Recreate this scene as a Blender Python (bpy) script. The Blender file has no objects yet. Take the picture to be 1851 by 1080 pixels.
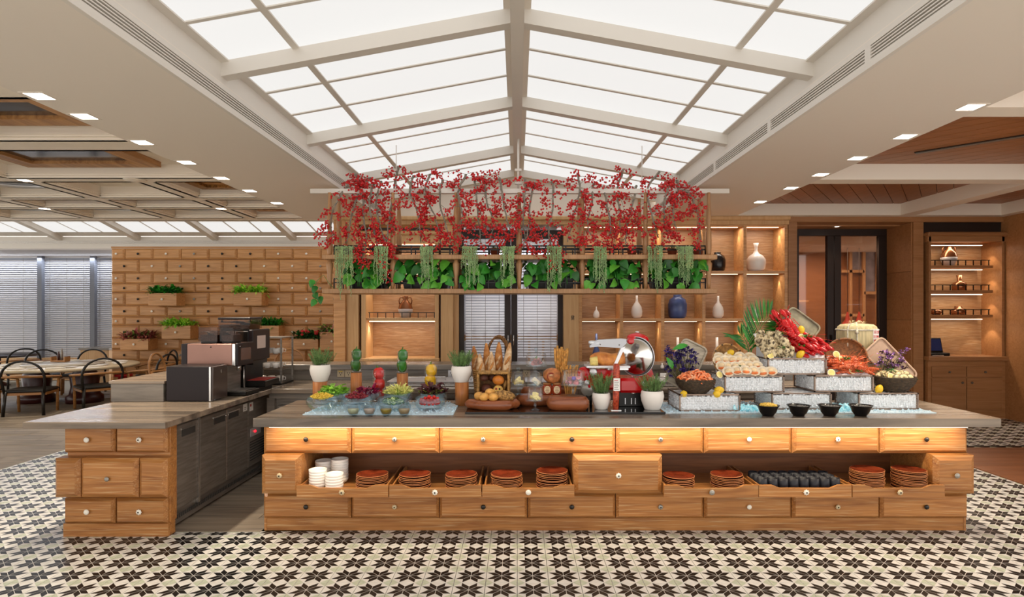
import bpy, math, random
from math import pi, sin, cos, radians, sqrt
from mathutils import Vector, Matrix, Euler
SC = bpy.context.scene
COL = SC.collection
# ---------------------------------------------------------------- camera
cam_d = bpy.data.cameras.new('camera'); cam = bpy.data.objects.new('camera', cam_d); COL.objects.link(cam)
FPX, CX, CY, EYE = 1095.0, 935.0, 563.0, 1.7
cam.location = (0, 0, EYE); cam.rotation_euler = (pi/2, 0, 0)
cam_d.sensor_fit = 'HORIZONTAL'; cam_d.sensor_width = 36; cam_d.lens = 36*FPX/1851
cam_d.shift_x = -(CX-925.5)/1851; cam_d.shift_y = (CY-540)/1851
cam_d.clip_start = 0.05; cam_d.clip_end = 200
SC.camera = cam
# ---------------------------------------------------------------- world, exposure
w = bpy.data.worlds.new('world'); SC.world = w; w.use_nodes = True
w.node_tree.nodes['Background'].inputs[0].default_value = (1.0, 0.965, 0.925, 1)
w.node_tree.nodes['Background'].inputs[1].default_value = 1.7
SC.view_settings.view_transform = 'Standard'; SC.view_settings.look = 'None'
SC.view_settings.exposure = 0.33; SC.view_settings.gamma = 1.0
SC.view_settings.use_curve_mapping = False
PANEL_GLOW = 0.68          # radiance of the backlit skylight panels
# ---------------------------------------------------------------- pixel <-> place
def X(px, Y): return (px-CX)*Y/FPX
def Z(py, Y): return EYE-(py-CY)*Y/FPX
def P(px, py, Y): return Vector((X(px, Y), Y, Z(py, Y)))
def YT(py, z=0.9): return FPX*(EYE-z)/(py-CY)     # depth of a point at height z
RND = random.Random(7)
# ---------------------------------------------------------------- materials
def lin(c):
    if isinstance(c, str):
        c = c.lstrip('#'); c = [int(c[i:i+2], 16)/255 for i in (0, 2, 4)]
    return [((v+0.055)/1.055)**2.4 if v > 0.04045 else v/12.92 for v in c]
def nt(m): return m.node_tree.nodes, m.node_tree.links
def mat(name, col, rough=0.5, metal=0.0, var=0.0, nscale=20, bump=0.0, trans=0.0, ior=1.45, emit=None, es=0.0, stretch=(1,1,1), sub=0.0, coat=0.0, col2=None, alpha=1.0, spec=0.5, lo=0.35, hi=0.65):
    m = bpy.data.materials.new(name); m.use_nodes = True
    N, L = nt(m); b = N['Principled BSDF']
    c = lin(col)
    b.inputs['Base Color'].default_value = (*c, 1); b.inputs['Roughness'].default_value = rough
    b.inputs['Metallic'].default_value = metal; b.inputs['IOR'].default_value = ior
    b.inputs['Transmission Weight'].default_value = trans
    b.inputs['Coat Weight'].default_value = coat
    b.inputs['Alpha'].default_value = alpha
    b.inputs['Specular IOR Level'].default_value = spec
    if sub: b.inputs['Subsurface Weight'].default_value = sub; b.inputs['Subsurface Radius'].default_value = (.02, .01, .006)
    if emit:
        b.inputs['Emission Color'].default_value = (*lin(emit), 1); b.inputs['Emission Strength'].default_value = es
    if var or bump or col2:
        tc = N.new('ShaderNodeTexCoord'); mp = N.new('ShaderNodeMapping'); mp.inputs['Scale'].default_value = stretch
        oi = N.new('ShaderNodeObjectInfo'); ad = N.new('ShaderNodeVectorMath'); ad.operation = 'ADD'
        mu = N.new('ShaderNodeMath'); mu.operation = 'MULTIPLY'; mu.inputs[1].default_value = 13.7
        L.new(oi.outputs['Random'], mu.inputs[0]); L.new(tc.outputs['Object'], ad.inputs[0]); L.new(mu.outputs[0], ad.inputs[1])
        L.new(ad.outputs[0], mp.inputs[0])
        no = N.new('ShaderNodeTexNoise'); no.inputs['Scale'].default_value = nscale; no.inputs['Detail'].default_value = 5
        L.new(mp.outputs[0], no.inputs['Vector'])
        if var or col2:
            r = N.new('ShaderNodeValToRGB'); e = r.color_ramp.elements
            d = lin(col2) if col2 else [v*(1-var) for v in c]
            e[0].color = (*d, 1); e[0].position = lo
            e[1].color = (*[min(1, v*(1+var*.5)) for v in c], 1); e[1].position = hi
            L.new(no.outputs['Fac'], r.inputs[0]); L.new(r.outputs[0], b.inputs['Base Color'])
        if bump:
            bp = N.new('ShaderNodeBump'); bp.inputs['Strength'].default_value = bump; bp.inputs['Distance'].default_value = .01
            L.new(no.outputs['Fac'], bp.inputs['Height']); L.new(bp.outputs[0], b.inputs['Normal'])
    return m
def wood(name, base, dark, light, axis='x', scale=1.0, rough=0.42, streak=0.5, bump=0.12):
    """oak: long fibres along an axis, wavy figure, pale limed pores"""
    m = bpy.data.materials.new(name); m.use_nodes = True
    N, L = nt(m); b = N['Principled BSDF']; b.inputs['Roughness'].default_value = rough
    tc = N.new('ShaderNodeTexCoord'); oi = N.new('ShaderNodeObjectInfo')
    mu = N.new('ShaderNodeMath'); mu.operation = 'MULTIPLY'; mu.inputs[1].default_value = 37.0
    ad = N.new('ShaderNodeVectorMath'); ad.operation = 'ADD'
    L.new(oi.outputs['Random'], mu.inputs[0]); L.new(tc.outputs['Object'], ad.inputs[0]); L.new(mu.outputs[0], ad.inputs[1])
    st = {'x': (1.2, 16, 16), 'y': (16, 1.2, 16), 'z': (16, 16, 1.2)}[axis]
    fine = {'x': (2.2, 95, 95), 'y': (95, 2.2, 95), 'z': (95, 95, 2.2)}[axis]
    def noise(s, det, dist):
        mp = N.new('ShaderNodeMapping'); mp.inputs['Scale'].default_value = [v*scale for v in s]
        no = N.new('ShaderNodeTexNoise'); no.inputs['Scale'].default_value = 1; no.inputs['Detail'].default_value = det
        no.inputs['Distortion'].default_value = dist
        L.new(ad.outputs[0], mp.inputs[0]); L.new(mp.outputs[0], no.inputs['Vector']); return no
    n1 = noise(st, 4, 1.4); n2 = noise(fine, 2, .6)
    r1 = N.new('ShaderNodeValToRGB'); e = r1.color_ramp.elements
    e[0].color = (*lin(dark), 1); e[0].position = .3; e[1].color = (*lin(base), 1); e[1].position = .62
    r2 = N.new('ShaderNodeValToRGB'); e = r2.color_ramp.elements
    e[0].color = (0, 0, 0, 1); e[0].position = .55; e[1].color = (streak, streak, streak, 1); e[1].position = .72
    mx = N.new('ShaderNodeMix'); mx.data_type = 'RGBA'
    L.new(n1.outputs['Fac'], r1.inputs[0]); L.new(n2.outputs['Fac'], r2.inputs[0])
    L.new(r2.outputs[0], mx.inputs[0]); L.new(r1.outputs[0], mx.inputs[6]); mx.inputs[7].default_value = (*lin(light), 1)
    # small tone shift from piece to piece
    hv = N.new('ShaderNodeHueSaturation'); mr = N.new('ShaderNodeMapRange'); mr.inputs[3].default_value = .9; mr.inputs[4].default_value = 1.08
    L.new(oi.outputs['Random'], mr.inputs[0]); L.new(mr.outputs[0], hv.inputs['Value']); L.new(mx.outputs[2], hv.inputs['Color'])
    L.new(hv.outputs[0], b.inputs['Base Color'])
    bp = N.new('ShaderNodeBump'); bp.inputs['Strength'].default_value = bump; bp.inputs['Distance'].default_value = .004
    L.new(n2.outputs['Fac'], bp.inputs['Height']); L.new(bp.outputs[0], b.inputs['Normal'])
    return m
def stone(name, a, bcol, c, ang, rough=0.25, scale=1.0):
    m = bpy.data.materials.new(name); m.use_nodes = True
    N, L = nt(m); b = N['Principled BSDF']; b.inputs['Roughness'].default_value = rough
    tc = N.new('ShaderNodeTexCoord'); mp = N.new('ShaderNodeMapping'); mp.inputs['Rotation'].default_value = (0, 0.25, ang)
    mp.inputs['Scale'].default_value = (.55*scale, 7*scale, 7*scale)
    no = N.new('ShaderNodeTexNoise'); no.inputs['Scale'].default_value = 1.6; no.inputs['Detail'].default_value = 7; no.inputs['Distortion'].default_value = .5
    L.new(tc.outputs['Object'], mp.inputs[0]); L.new(mp.outputs[0], no.inputs['Vector'])
    r = N.new('ShaderNodeValToRGB'); e = r.color_ramp.elements
    e[0].color = (*lin(a), 1); e[0].position = .33; e[1].color = (*lin(c), 1); e[1].position = .68
    x = e.new(.48); x.color = (*lin(bcol), 1)
    L.new(no.outputs['Fac'], r.inputs[0]); L.new(r.outputs[0], b.inputs['Base Color'])
    return m
M = {}
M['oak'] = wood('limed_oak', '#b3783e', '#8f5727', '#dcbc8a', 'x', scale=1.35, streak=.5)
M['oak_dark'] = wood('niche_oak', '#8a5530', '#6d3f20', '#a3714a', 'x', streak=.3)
M['oak_wall'] = wood('wall_oak', '#c8935c', '#ac7742', '#dcb588', 'x', streak=.3)
M['oak_z'] = wood('upright_oak', '#bd8c5c', '#a5754a', '#cfa982', 'z', streak=.25)
M['panel'] = wood('veneer_panel', '#cfa573', '#c39661', '#dab889', 'z', streak=.18, rough=.5)
M['panel_red'] = wood('veneer_panel_brown', '#a87548', '#986639', '#b58658', 'x', streak=.2, rough=.5)
M['back_oak'] = wood('niche_back_oak', '#a98058', '#8f6843', '#dcc4a2', 'x', scale=2.2, streak=.5)
M['turned'] = wood('turned_oak', '#b88a5c', '#a2744a', '#cda77c', 'z', scale=2, streak=.25)
M['plank'] = wood('ceiling_plank', '#a4683c', '#8f572e', '#b57b4c', 'x', streak=.2)
M['plank_y'] = wood('ceiling_plank_y', '#9a6038', '#85502a', '#aa7046', 'y', streak=.2)
M['stone'] = stone('striped_stone', '#5d5247', '#7b6c5d', '#968572', 0.35)
M['stone_dark'] = stone('striped_stone_grey', '#59524b', '#756c62', '#8d8378', 0.5)
M['floor_wood'] = stone('wood_look_floor', '#6b6056', '#857867', '#988a78', 0.8, .55, 1.3)
M['floor_red'] = wood('floor_board', '#8a5636', '#74452a', '#9a6643', 'x', rough=.35)
M['white'] = mat('white_paint', '#e6dccf', .55)
M['cream'] = mat('cream_paint', '#efe4d4', .55)
M['beam'] = mat('cool_white_paint', '#ddd6cc', .5)
M['slotdark'] = mat('slot_shadow', '#3a3836', .7)
M['black'] = mat('black_metal', '#15120f', .35, .3)
M['dark_frame'] = mat('dark_bronze_frame', '#2c1f19', .4, .2)
M['steel'] = mat('brushed_steel', '#8f877e', .38, .55, var=.25, nscale=4, stretch=(1, 1, 12))
M['steel_lt'] = mat('bright_steel', '#d7d4d0', .22, .95)
M['silver'] = mat('satin_aluminium', '#d9d8da', .35, .6)
M['ceramic'] = mat('white_ceramic', '#efe9e2', .25)
M['pot'] = mat('white_glazed_pot', '#ede5dc', .4)
M['knob_w'] = mat('knob_white', '#efe8da', .2); M['knob_d'] = mat('knob_dark', '#2b2622', .25, .3)
M['knob_g'] = mat('knob_grey', '#9a958c', .25, .3); M['knob_c'] = mat('knob_cream', '#cbb691', .25)
def glassy(name, col='#ffffff', rough=.0, fac=.12, tint=.95):
    """thin clear glass: see-through with Fresnel reflections"""
    m = bpy.data.materials.new(name); m.use_nodes = True
    N, L = nt(m); N.remove(N['Principled BSDF']); out = N['Material Output']
    t = N.new('ShaderNodeBsdfTransparent'); t.inputs[0].default_value = (*[v*tint for v in lin(col)], 1)
    g = N.new('ShaderNodeBsdfGlossy'); g.inputs['Roughness'].default_value = rough+.03; g.inputs[0].default_value = (1, 1, 1, 1)
    lw = N.new('ShaderNodeLayerWeight'); lw.inputs[0].default_value = .35
    mr = N.new('ShaderNodeMapRange'); mr.inputs[3].default_value = fac*.4; mr.inputs[4].default_value = min(1, fac*4.5)
    mx = N.new('ShaderNodeMixShader'); L.new(lw.outputs['Fresnel'], mr.inputs[0]); L.new(mr.outputs[0], mx.inputs[0])
    L.new(t.outputs[0], mx.inputs[1]); L.new(g.outputs[0], mx.inputs[2]); L.new(mx.outputs[0], out.inputs[0])
    return m
M['glass'] = glassy('clear_glass', fac=.035, tint=.99)
M['glass_b'] = glassy('bowl_glass', '#f0f8fc', .0, .065, .985)
M['glass_dm'] = glassy('dome_glass', '#ffffff', .0, .085, .97)
M['glass_d'] = glassy('door_glass', '#d8c8bc', .0, .1, .8)
# ---------------------------------------------------------------- mesh building
class MB:
    def __init__(s): s.v = []; s.f = []; s.sm = []; s.mi = []; s.m = 0; s.M = None
    def add(s, vs, fs, smooth=False):
        n = len(s.v)
        if s.M is not None: vs = [s.M @ Vector(q) for q in vs]
        s.v += [tuple(q) for q in vs]
        for f in fs: s.f.append(tuple(i+n for i in f)); s.sm.append(smooth); s.mi.append(s.m)
        return s
    def box(s, x0, y0, z0, x1, y1, z1, b=0.0):
        if x1 < x0: x0, x1 = x1, x0
        if y1 < y0: y0, y1 = y1, y0
        if z1 < z0: z0, z1 = z1, z0
        if b <= 0:
            v = [(x, y, z) for z in (z0, z1) for y in (y0, y1) for x in (x0, x1)]
            return s.add(v, [(0, 2, 3, 1), (4, 5, 7, 6), (0, 1, 5, 4), (2, 6, 7, 3), (0, 4, 6, 2), (1, 3, 7, 5)])
        b = min(b, (x1-x0)/2.01, (y1-y0)/2.01, (z1-z0)/2.01)
        v = []; idx = {}
        for ix in (0, 1):
            for iy in (0, 1):
                for iz in (0, 1):
                    for a in range(3):
                        c = [(x0, x1)[ix], (y0, y1)[iy], (z0, z1)[iz]]
                        for k in range(3):
                            if k != a: c[k] += b*(1, -1)[(ix, iy, iz)[k]]
                        idx[ix, iy, iz, a] = len(v); v.append(c)
        fs = []
        def I(c, a): return idx[c[0], c[1], c[2], a]
        for a in range(3):
            for sd in (0, 1):
                q = []
                for (p, r) in ((0, 0), (1, 0), (1, 1), (0, 1)):
                    c = [0, 0, 0]; c[a] = sd; c[(a+1) % 3] = p; c[(a+2) % 3] = r; q.append(I(c, a))
                fs.append(tuple(q if sd else q[::-1]))
        for a in range(3):
            u, w_ = (a+1) % 3, (a+2) % 3
            for p in (0, 1):
                for r in (0, 1):
                    c0 = [0, 0, 0]; c0[u] = p; c0[w_] = r; c1 = list(c0); c1[a] = 1
                    q = [I(c0, u), I(c1, u), I(c1, w_), I(c0, w_)]
                    fs.append(tuple(q if p == r else q[::-1]))
        for ix in (0, 1):
            for iy in (0, 1):
                for iz in (0, 1):
                    q = [I((ix, iy, iz), 0), I((ix, iy, iz), 1), I((ix, iy, iz), 2)]
                    fs.append(tuple(q if (ix+iy+iz) % 2 else q[::-1]))
        return s.add(v, fs)
    def lathe(s, prof, n=20, c=(0, 0, 0), smooth=True, cap=True):
        v = []; k = len(prof)
        for r, z in prof:
            for i in range(n):
                a = 2*pi*i/n; v.append((c[0]+r*cos(a), c[1]+r*sin(a), c[2]+z))
        fs = [(j*n+i, j*n+(i+1) % n, (j+1)*n+(i+1) % n, (j+1)*n+i) for j in range(k-1) for i in range(n)]
        s.add(v, fs, smooth)
        if cap:
            m = len(s.v)-n*k
            for j, rev in ((0, True), (k-1, False)):
                if prof[j][0] > 1e-4:
                    q = [m+j*n+i for i in range(n)]; s.f.append(tuple(q[::-1] if rev else q)); s.sm.append(False); s.mi.append(s.m)
        return s
    def cyl(s, c, r, h, n=16, r2=None, smooth=True): return s.lathe([(r, 0), (r if r2 is None else r2, h)], n, c, smooth)
    def tube(s, pts, r, n=8, cap=True, smooth=True):
        pts = [Vector(p) for p in pts]; k = len(pts); v = []
        rs = r if isinstance(r, (list, tuple)) else [r]*k
        t0 = (pts[1]-pts[0]).normalized(); up = Vector((0, 0, 1)) if abs(t0.z) < .9 else Vector((1, 0, 0))
        a = t0.cross(up).normalized()
        for i, p in enumerate(pts):
            t = (pts[min(i+1, k-1)]-pts[max(i-1, 0)])
            t = t.normalized() if t.length > 1e-9 else t0
            a = (a-t*a.dot(t)); a = a.normalized() if a.length > 1e-6 else t.orthogonal().normalized()
            b = t.cross(a)
            for j in range(n):
                q = 2*pi*j/n; v.append(p+(a*cos(q)+b*sin(q))*rs[i])
        fs = [(j*n+i, j*n+(i+1) % n, (j+1)*n+(i+1) % n, (j+1)*n+i) for j in range(k-1) for i in range(n)]
        if cap: fs += [tuple(range(n))[::-1], tuple((k-1)*n+i for i in range(n))]
        return s.add(v, fs, smooth)
    def ell(s, c, rx, ry=None, rz=None, nu=12, nv=8, rot=None, fn=None):
        ry = rx if ry is None else ry; rz = rx if rz is None else rz
        v = []; c = Vector(c)
        for j in range(nv+1):
            t = pi*j/nv
            for i in range(nu):
                a = 2*pi*i/nu; p = Vector((sin(t)*cos(a), sin(t)*sin(a), cos(t)))
                k = fn(p) if fn else 1
                p = Vector((p.x*rx*k, p.y*ry*k, p.z*rz*k))
                if rot is not None: p = rot @ p
                v.append(c+p)
        fs = [(j*nu+i, (j+1)*nu+i, (j+1)*nu+(i+1) % nu, j*nu+(i+1) % nu) for j in range(nv) for i in range(nu)]
        return s.add(v, fs, True)
    def prism(s, poly, a0, a1, axis='z'):
        n = len(poly)
        def q(p, a): return {'z': (p[0], p[1], a), 'y': (p[0], a, p[1]), 'x': (a, p[0], p[1])}[axis]
        v = [q(p, a0) for p in poly]+[q(p, a1) for p in poly]
        fs = [tuple(range(n))[::-1], tuple(range(n, 2*n))]+[(i, (i+1) % n, n+(i+1) % n, n+i) for i in range(n)]
        return s.add(v, fs)
    def quad(s, a, b, c, d): return s.add([a, b, c, d], [(0, 1, 2, 3)])
    def leaf(s, base, tip, w_, up=(0, 0, 1), bend=.15, fold=.12, heart=False):
        """one leaf blade with a midrib fold: 8 triangles"""
        b = Vector(base); t = Vector(tip); d = t-b; up = Vector(up); sd = d.cross(up)
        sd = sd.normalized() if sd.length > 1e-6 else Vector((1, 0, 0)); nn = sd.cross(d).normalized(); l = d.length
        ws = (0.9, 1.0, .62) if heart else (.55, 1.0, .7); ts = (.12, .38, .72) if heart else (.2, .5, .78)
        v = [b]
        for q, t_ in zip(ws, ts):
            m = b+d*t_+nn*l*bend*sin(pi*t_)
            v += [m-sd*w_*.5*q+nn*fold*w_, m, m+sd*w_*.5*q+nn*fold*w_]
        v.append(t)
        fs = [(0, 1, 2), (0, 2, 3), (1, 4, 5, 2), (2, 5, 6, 3), (4, 7, 8, 5), (5, 8, 9, 6), (7, 10, 8), (8, 10, 9)]
        return s.add(v, fs, True)
    def mesh(s, name, mats):
        me = bpy.data.meshes.new(name); me.from_pydata(s.v, [], s.f)
        me.polygons.foreach_set('use_smooth', s.sm); me.polygons.foreach_set('material_index', s.mi)
        for m in (mats if isinstance(mats, (list, tuple)) else [mats]): me.materials.append(M[m] if isinstance(m, str) else m)
        me.update(); return me
    def build(s, name, mats, parent=None, local=False):
        if parent is not None and not local:
            o = wloc(parent); s.v = [(a-o.x, b-o.y, c-o.z) for a, b, c in s.v]
        return inst(name, s.mesh(name, mats), parent)
def wloc(o):
    p = Vector((0, 0, 0))
    while o is not None: p = p+o.location; o = o.parent
    return p
def inst(name, me, parent=None, loc=(0, 0, 0), rot=(0, 0, 0), scale=(1, 1, 1)):
    o = bpy.data.objects.new(name, me); COL.objects.link(o); o.parent = parent
    o.location = loc; o.rotation_euler = rot; o.scale = scale if isinstance(scale, (tuple, list)) else (scale,)*3
    return o
def tag(o, label, cat, group=None, kind=None):
    o['label'] = label
    if cat: o['category'] = cat
    if group: o['group'] = group
    if kind: o['kind'] = kind
    return o
def T(name, label, cat, loc=(0, 0, 0), group=None, rot=(0, 0, 0), kind=None):
    o = bpy.data.objects.new(name, None); COL.objects.link(o); o.location = loc; o.rotation_euler = rot; o.empty_display_size = .1
    return tag(o, label, cat, group, kind)
def ST(name, label, loc=(0, 0, 0)): return T(name, label, None, loc, kind='structure')
def dup(root, loc=None, rot=None, label=None, parent=None, scale=None):
    c = root.copy(); COL.objects.link(c)
    if parent is not None: c.parent = parent
    if loc is not None: c.location = loc
    if rot is not None: c.rotation_euler = rot
    if scale is not None: c.scale = (scale,)*3 if not isinstance(scale, (tuple, list)) else scale
    if label: c['label'] = label
    for ch in root.children: dup(ch, parent=c)
    return c
def align(d, roll=0.0):
    """rotation taking +Z to direction d"""
    q = Vector((0, 0, 1)).rotation_difference(Vector(d).normalized())
    return (q.to_matrix() @ Matrix.Rotation(roll, 3, 'Z'))
def relax(items, ground, keep=None, iters=45):
    """settle a heap: items are [location, [(offset, radius), ...]]; push overlapping ones apart and up, keep them above the ground"""
    for it in range(iters):
        for i in range(len(items)):
            for j in range(i):
                A, B = items[i], items[j]; best = 0; bd = None
                if (A[0]-B[0]).length > .5: continue
                for oa, ra in A[1]:
                    for ob, rb_ in B[1]:
                        d = (A[0]+oa)-(B[0]+ob); p = ra+rb_-d.length
                        if p > best: best = p; bd = d
                if best > 0:
                    d = bd.normalized() if bd.length > 1e-5 else Vector((0, 0, 1)); d.z += .25*(1 if A[0].z >= B[0].z else -1); d.normalize()
                    A[0] += d*best*.4; B[0] -= d*best*.4
        for A in items:
            if keep: keep(A[0])
            lift = max(ground((A[0]+o).x, (A[0]+o).y)+r*.85-(A[0]+o).z for o, r in A[1])
            if lift > 0: A[0].z += lift
            elif lift < -.004: A[0].z -= min(.003, -lift)
    return items
ORD = ['first', 'second', 'third', 'fourth', 'fifth', 'sixth', 'seventh', 'eighth', 'ninth', 'tenth', 'eleventh', 'twelfth', 'thirteenth', 'fourteenth', 'fifteenth', 'sixteenth', 'seventeenth', 'eighteenth', 'nineteenth', 'twentieth', 'twenty-first', 'twenty-second', 'twenty-third', 'twenty-fourth']
def lamp(name, kind, loc, power, col=(1, .8, .55), size=.05, rot=(0, 0, 0), parent=None, spot=60, blend=.5, sy=None):
    d = bpy.data.lights.new(name, kind); d.energy = power; d.color = col
    if kind == 'AREA':
        d.size = size
        if sy: d.shape = 'RECTANGLE'; d.size_y = sy
    else: d.shadow_soft_size = size
    if kind == 'SPOT': d.spot_size = radians(spot); d.spot_blend = blend
    o = bpy.data.objects.new(name, d); COL.objects.link(o)
    if parent is not None: o.parent = parent; o.location = Vector(loc)-wloc(parent)
    else: o.location = loc
    o.rotation_euler = rot
    return o
# ================================================================ floor
YB = 9.65            # back wall
floor = tag(MB().box(-16, -4, -.16, 9, 16, -.012).build('floor', mat('grout_bed', '#8f8a7c', .8)), 'floor of patterned cement tiles, grey wood-look planks and red-brown boards', None, kind='structure')
TP = .198; T0Y = 3.592
m_tc = mat('tile_cream', '#dedad2', .3, var=.1, nscale=9); m_tb = mat('tile_black', '#0d0b0b', .34, spec=.3)
m_tg = mat('tile_sage', '#c0c6ac', .3, var=.1, nscale=9)
def tile_shape(mb, cx=0, cy=0, h=TP/2-.0007):
    mb.m = 0
    b = .0012
    v = [(cx-h, cy-h, -.012), (cx+h, cy-h, -.012), (cx+h, cy+h, -.012), (cx-h, cy+h, -.012),
         (cx-h+b, cy-h+b, 0), (cx+h-b, cy-h+b, 0), (cx+h-b, cy+h-b, 0), (cx-h+b, cy+h-b, 0)]
    mb.add(v, [(4, 5, 6, 7), (0, 1, 5, 4), (1, 2, 6, 5), (2, 3, 7, 6), (3, 0, 4, 7)])
    H_ = TP/2*.985
    def poly(pts, m, ins):
        mb.m = m; n = len(pts); out = []
        for i in range(n):                       # true inset: every edge moved in by ins
            a, b, c = Vector(pts[i-1]), Vector(pts[i]), Vector(pts[(i+1) % n]); u = (b-a).normalized(); v = (c-b).normalized()
            n1 = Vector((-u.y, u.x)); n2 = Vector((-v.y, v.x)); out.append(b+(n1+n2)*ins/(1+n1.dot(n2)))
        mb.add([(cx+p.x*H_, cy+p.y*H_, .0004) for p in out], [tuple(range(n))])
    for sx in (1, -1):
        for sy in (1, -1):
            a = [(0, 0), (.5, 0), (1, .5), (.5, .5)]
            poly([(sx*p, sy*q) for p, q in (a if sx*sy > 0 else a[::-1])], 1, .015)
            poly([(sx*q, sy*p) for p, q in (a[::-1] if sx*sy > 0 else a)], 1, .015)
            t = [(1, .5), (1, 1), (.5, 1)]
            poly([(sx*p, sy*q) for p, q in (t if sx*sy > 0 else t[::-1])], 2, .012)
    mb.m = 0
cells = []
for j in range(-6, 34):
    cy = T0Y+TP*(j+.5)
    for i in range(-46, 40):
        cx = TP*(i+.5)
        if cx < -5.5 or cx > 7.7 or cy > YB: continue
        if cx > 4.95 and cy < 7.6: continue
        if -3.35 < cx < 3.42 and cy > 4.74: continue
        if -2.7 < cx < -1.97 and cy > 4.6: continue
        px = CX+FPX*cx/cy; py = CY+FPX*EYE/cy
        cells.append((py if (-20 < px < 1870 and py < 1095) else -1, cx, cy))
cells.sort(reverse=True)
mb = MB(); tile_shape(mb); tme = mb.mesh('floor_tile', [m_tc, m_tb, m_tg])
for k, (s_, cx, cy) in enumerate(cells[:295]): inst('floor_tile', tme, floor, (cx, cy, 0))
for i in range(-14, -10): inst('floor_tile', tme, floor, (TP*(i+.5), 4.582+.042, 0), (0, 0, 0), (1, .42, 1))
mb = MB()
for s_, cx, cy in cells[295:]: tile_shape(mb, cx, cy)
mb.build('tile_field', [m_tc, m_tb, m_tg], floor)['kind'] = 'stuff'
# wood-look planks (dining side and service aisle), red-brown boards (right)
pm = MB().box(-.598, -.148, -.012, .598, .148, 0, .0015).mesh('floor_plank', 'floor_wood')
for j in range(34):
    y = 3.0+.3*j
    for i in range(8):
        x = -5.54-.6-1.2*i-(.4*(j % 3))
        if i == 0 and j % 3:
            w_ = .4*(j % 3); inst('floor_plank', pm, floor, (-5.54-w_/2, y, 0), (0, 0, 0), (w_/1.2, 1, 1))
        if abs(X(935, 1)) >= 0 and CX+FPX*(x+.6)/y > -60: inst('floor_plank', pm, floor, (x, y, 0))
for j in range(16):
    y = 4.82+.3*j
    for i in range(5):
        x = -2.12+1.2*i-(.6 if j % 2 else 0)
        if y < 5.9 and x > -1.2: continue
        inst('floor_plank', pm, floor, (x, y, 0))
MB().box(-3.6, 4.67, -.013, 3.6, YB, -.006).build('sub_floor', 'floor_wood', floor)
pm = MB().box(-1.5, -.098, -.012, 1.5, .098, 0, .001).mesh('floor_board', 'floor_red')
for j in range(25): inst('floor_board', pm, floor, (6.48, 2.75+.2*j, 0))
MB().box(-7, -4, -.012, 8, 2.4, -.001).build('near_floor', m_tc, floor)
# ================================================================ centre ceiling: soffits, fascias, backlit gable
SZ = 3.2; XI = 2.167; XO = 3.44; EV = 2.25; ZE = 3.601; ZR = 4.016; Y0C = -3.4; YG = 9.86
SL = (ZR-ZE)/EV
def zp(x): return ZE+SL*(EV-abs(x))
ceil = ST('ceiling', 'white soffits around a gabled ceiling of backlit panels and white rafters')
for s in (-1, 1):
    mb = MB(); mb.box(s*(XI+.03), Y0C, SZ, s*XO, YG, SZ+.2)
    mb.build('soffit', M['white'], ceil)
    mb = MB()
    mb.box(s*XI, Y0C, SZ, s*(XI+.03), YG, SZ+.048); mb.box(s*XI, Y0C, SZ+.134, s*(XI+.03), YG, SZ+.16)
    if s > 0:
        for y in (.9, 2.4, 3.75, 5.22, 6.66, 8.1): mb.box(XI, y-.03, SZ+.048, XI+.03, y+.03, SZ+.134)
    mb.build('fascia', 'beam', ceil)
    MB().box(s*(XI+.028), Y0C, SZ+.04, s*(XI+.04), YG, SZ+.14).build('grille_shadow', 'slotdark', ceil)
    for k in range(4):
        z = SZ+.06+.02*k
        MB().box(s*(XI+.003), Y0C, z, s*(XI+.028), YG, z+.008).build('grille_slat', 'beam', ceil)
    mb = MB(); mb.box(s*XI, Y0C, SZ+.16, s*(EV+.05), YG, SZ+.17); mb.box(s*EV, Y0C, SZ+.17, s*(EV+.05), YG, ZE+.12)
    mb.build('eave_band', 'beam', ceil)
MB().box(-.05, Y0C, 3.80, .05, YG, ZR+.08).build('ridge_beam', 'beam', ceil)
MB().box(-.105, Y0C, ZR-.02, .105, YG, ZR+.09).build('ridge_frame', 'white', ceil)
RAF = [-3.0, -1.1, .85, 2.76, 4.65, 6.53, 8.44, YG+.02]
m_glow = mat('backlit_panel', '#6f6e6c', .6, emit='#fbfaf8', es=PANEL_GLOW)
def slope_bar(x0, x1, y0, y1, d, up):        # bar that follows the roof slope
    z0, z1 = zp(x0), zp(x1)
    return MB().add([(x0, y0, z0-d), (x1, y0, z1-d), (x1, y1, z1-d), (x0, y1, z0-d), (x0, y0, z0+up), (x1, y0, z1+up), (x1, y1, z1+up), (x0, y1, z0+up)],
                    [(0, 3, 2, 1), (4, 5, 6, 7), (0, 1, 5, 4), (1, 2, 6, 5), (2, 3, 7, 6), (3, 0, 4, 7)])
MUL = 1.68
for s in (-1, 1):
    for y in RAF: slope_bar(s*.04, s*EV, y-.05, y+.05, .115, .03).build('rafter', 'beam', ceil)
    slope_bar(s*MUL-.025, s*MUL+.025, Y0C, YG, .012, .02).build('mullion', 'beam', ceil)
    slope_bar(s*(EV-.06), s*EV, Y0C, YG, .012, .02).build('eave_frame', 'beam', ceil)
    for a, b in zip(RAF, RAF[1:]):
        n = 3 if b < YG else 2
        for k in range(n):
            y0 = a+.05+(b-a-.1)*k/n; y1 = a+.05+(b-a-.1)*(k+1)/n
            if k: slope_bar(s*.1, s*EV, y0-.017, y0+.017, .010, .02).build('purlin', 'beam', ceil)
            for xa, xb in ((.1, MUL), (MUL, EV-.03)):
                slope_bar(s*xa, s*xb, y0, y1, 0, .006).build('light_panel', m_glow, ceil)
slope = MB().add([(-EV-.05, YG+.1, SZ-.05), (EV+.05, YG+.1, SZ-.05), (EV+.05, YG+.1, ZE+.1), (0, YG+.1, ZR+.1), (-EV-.05, YG+.1, ZE+.1)], [(0, 1, 2, 3, 4)])
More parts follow.
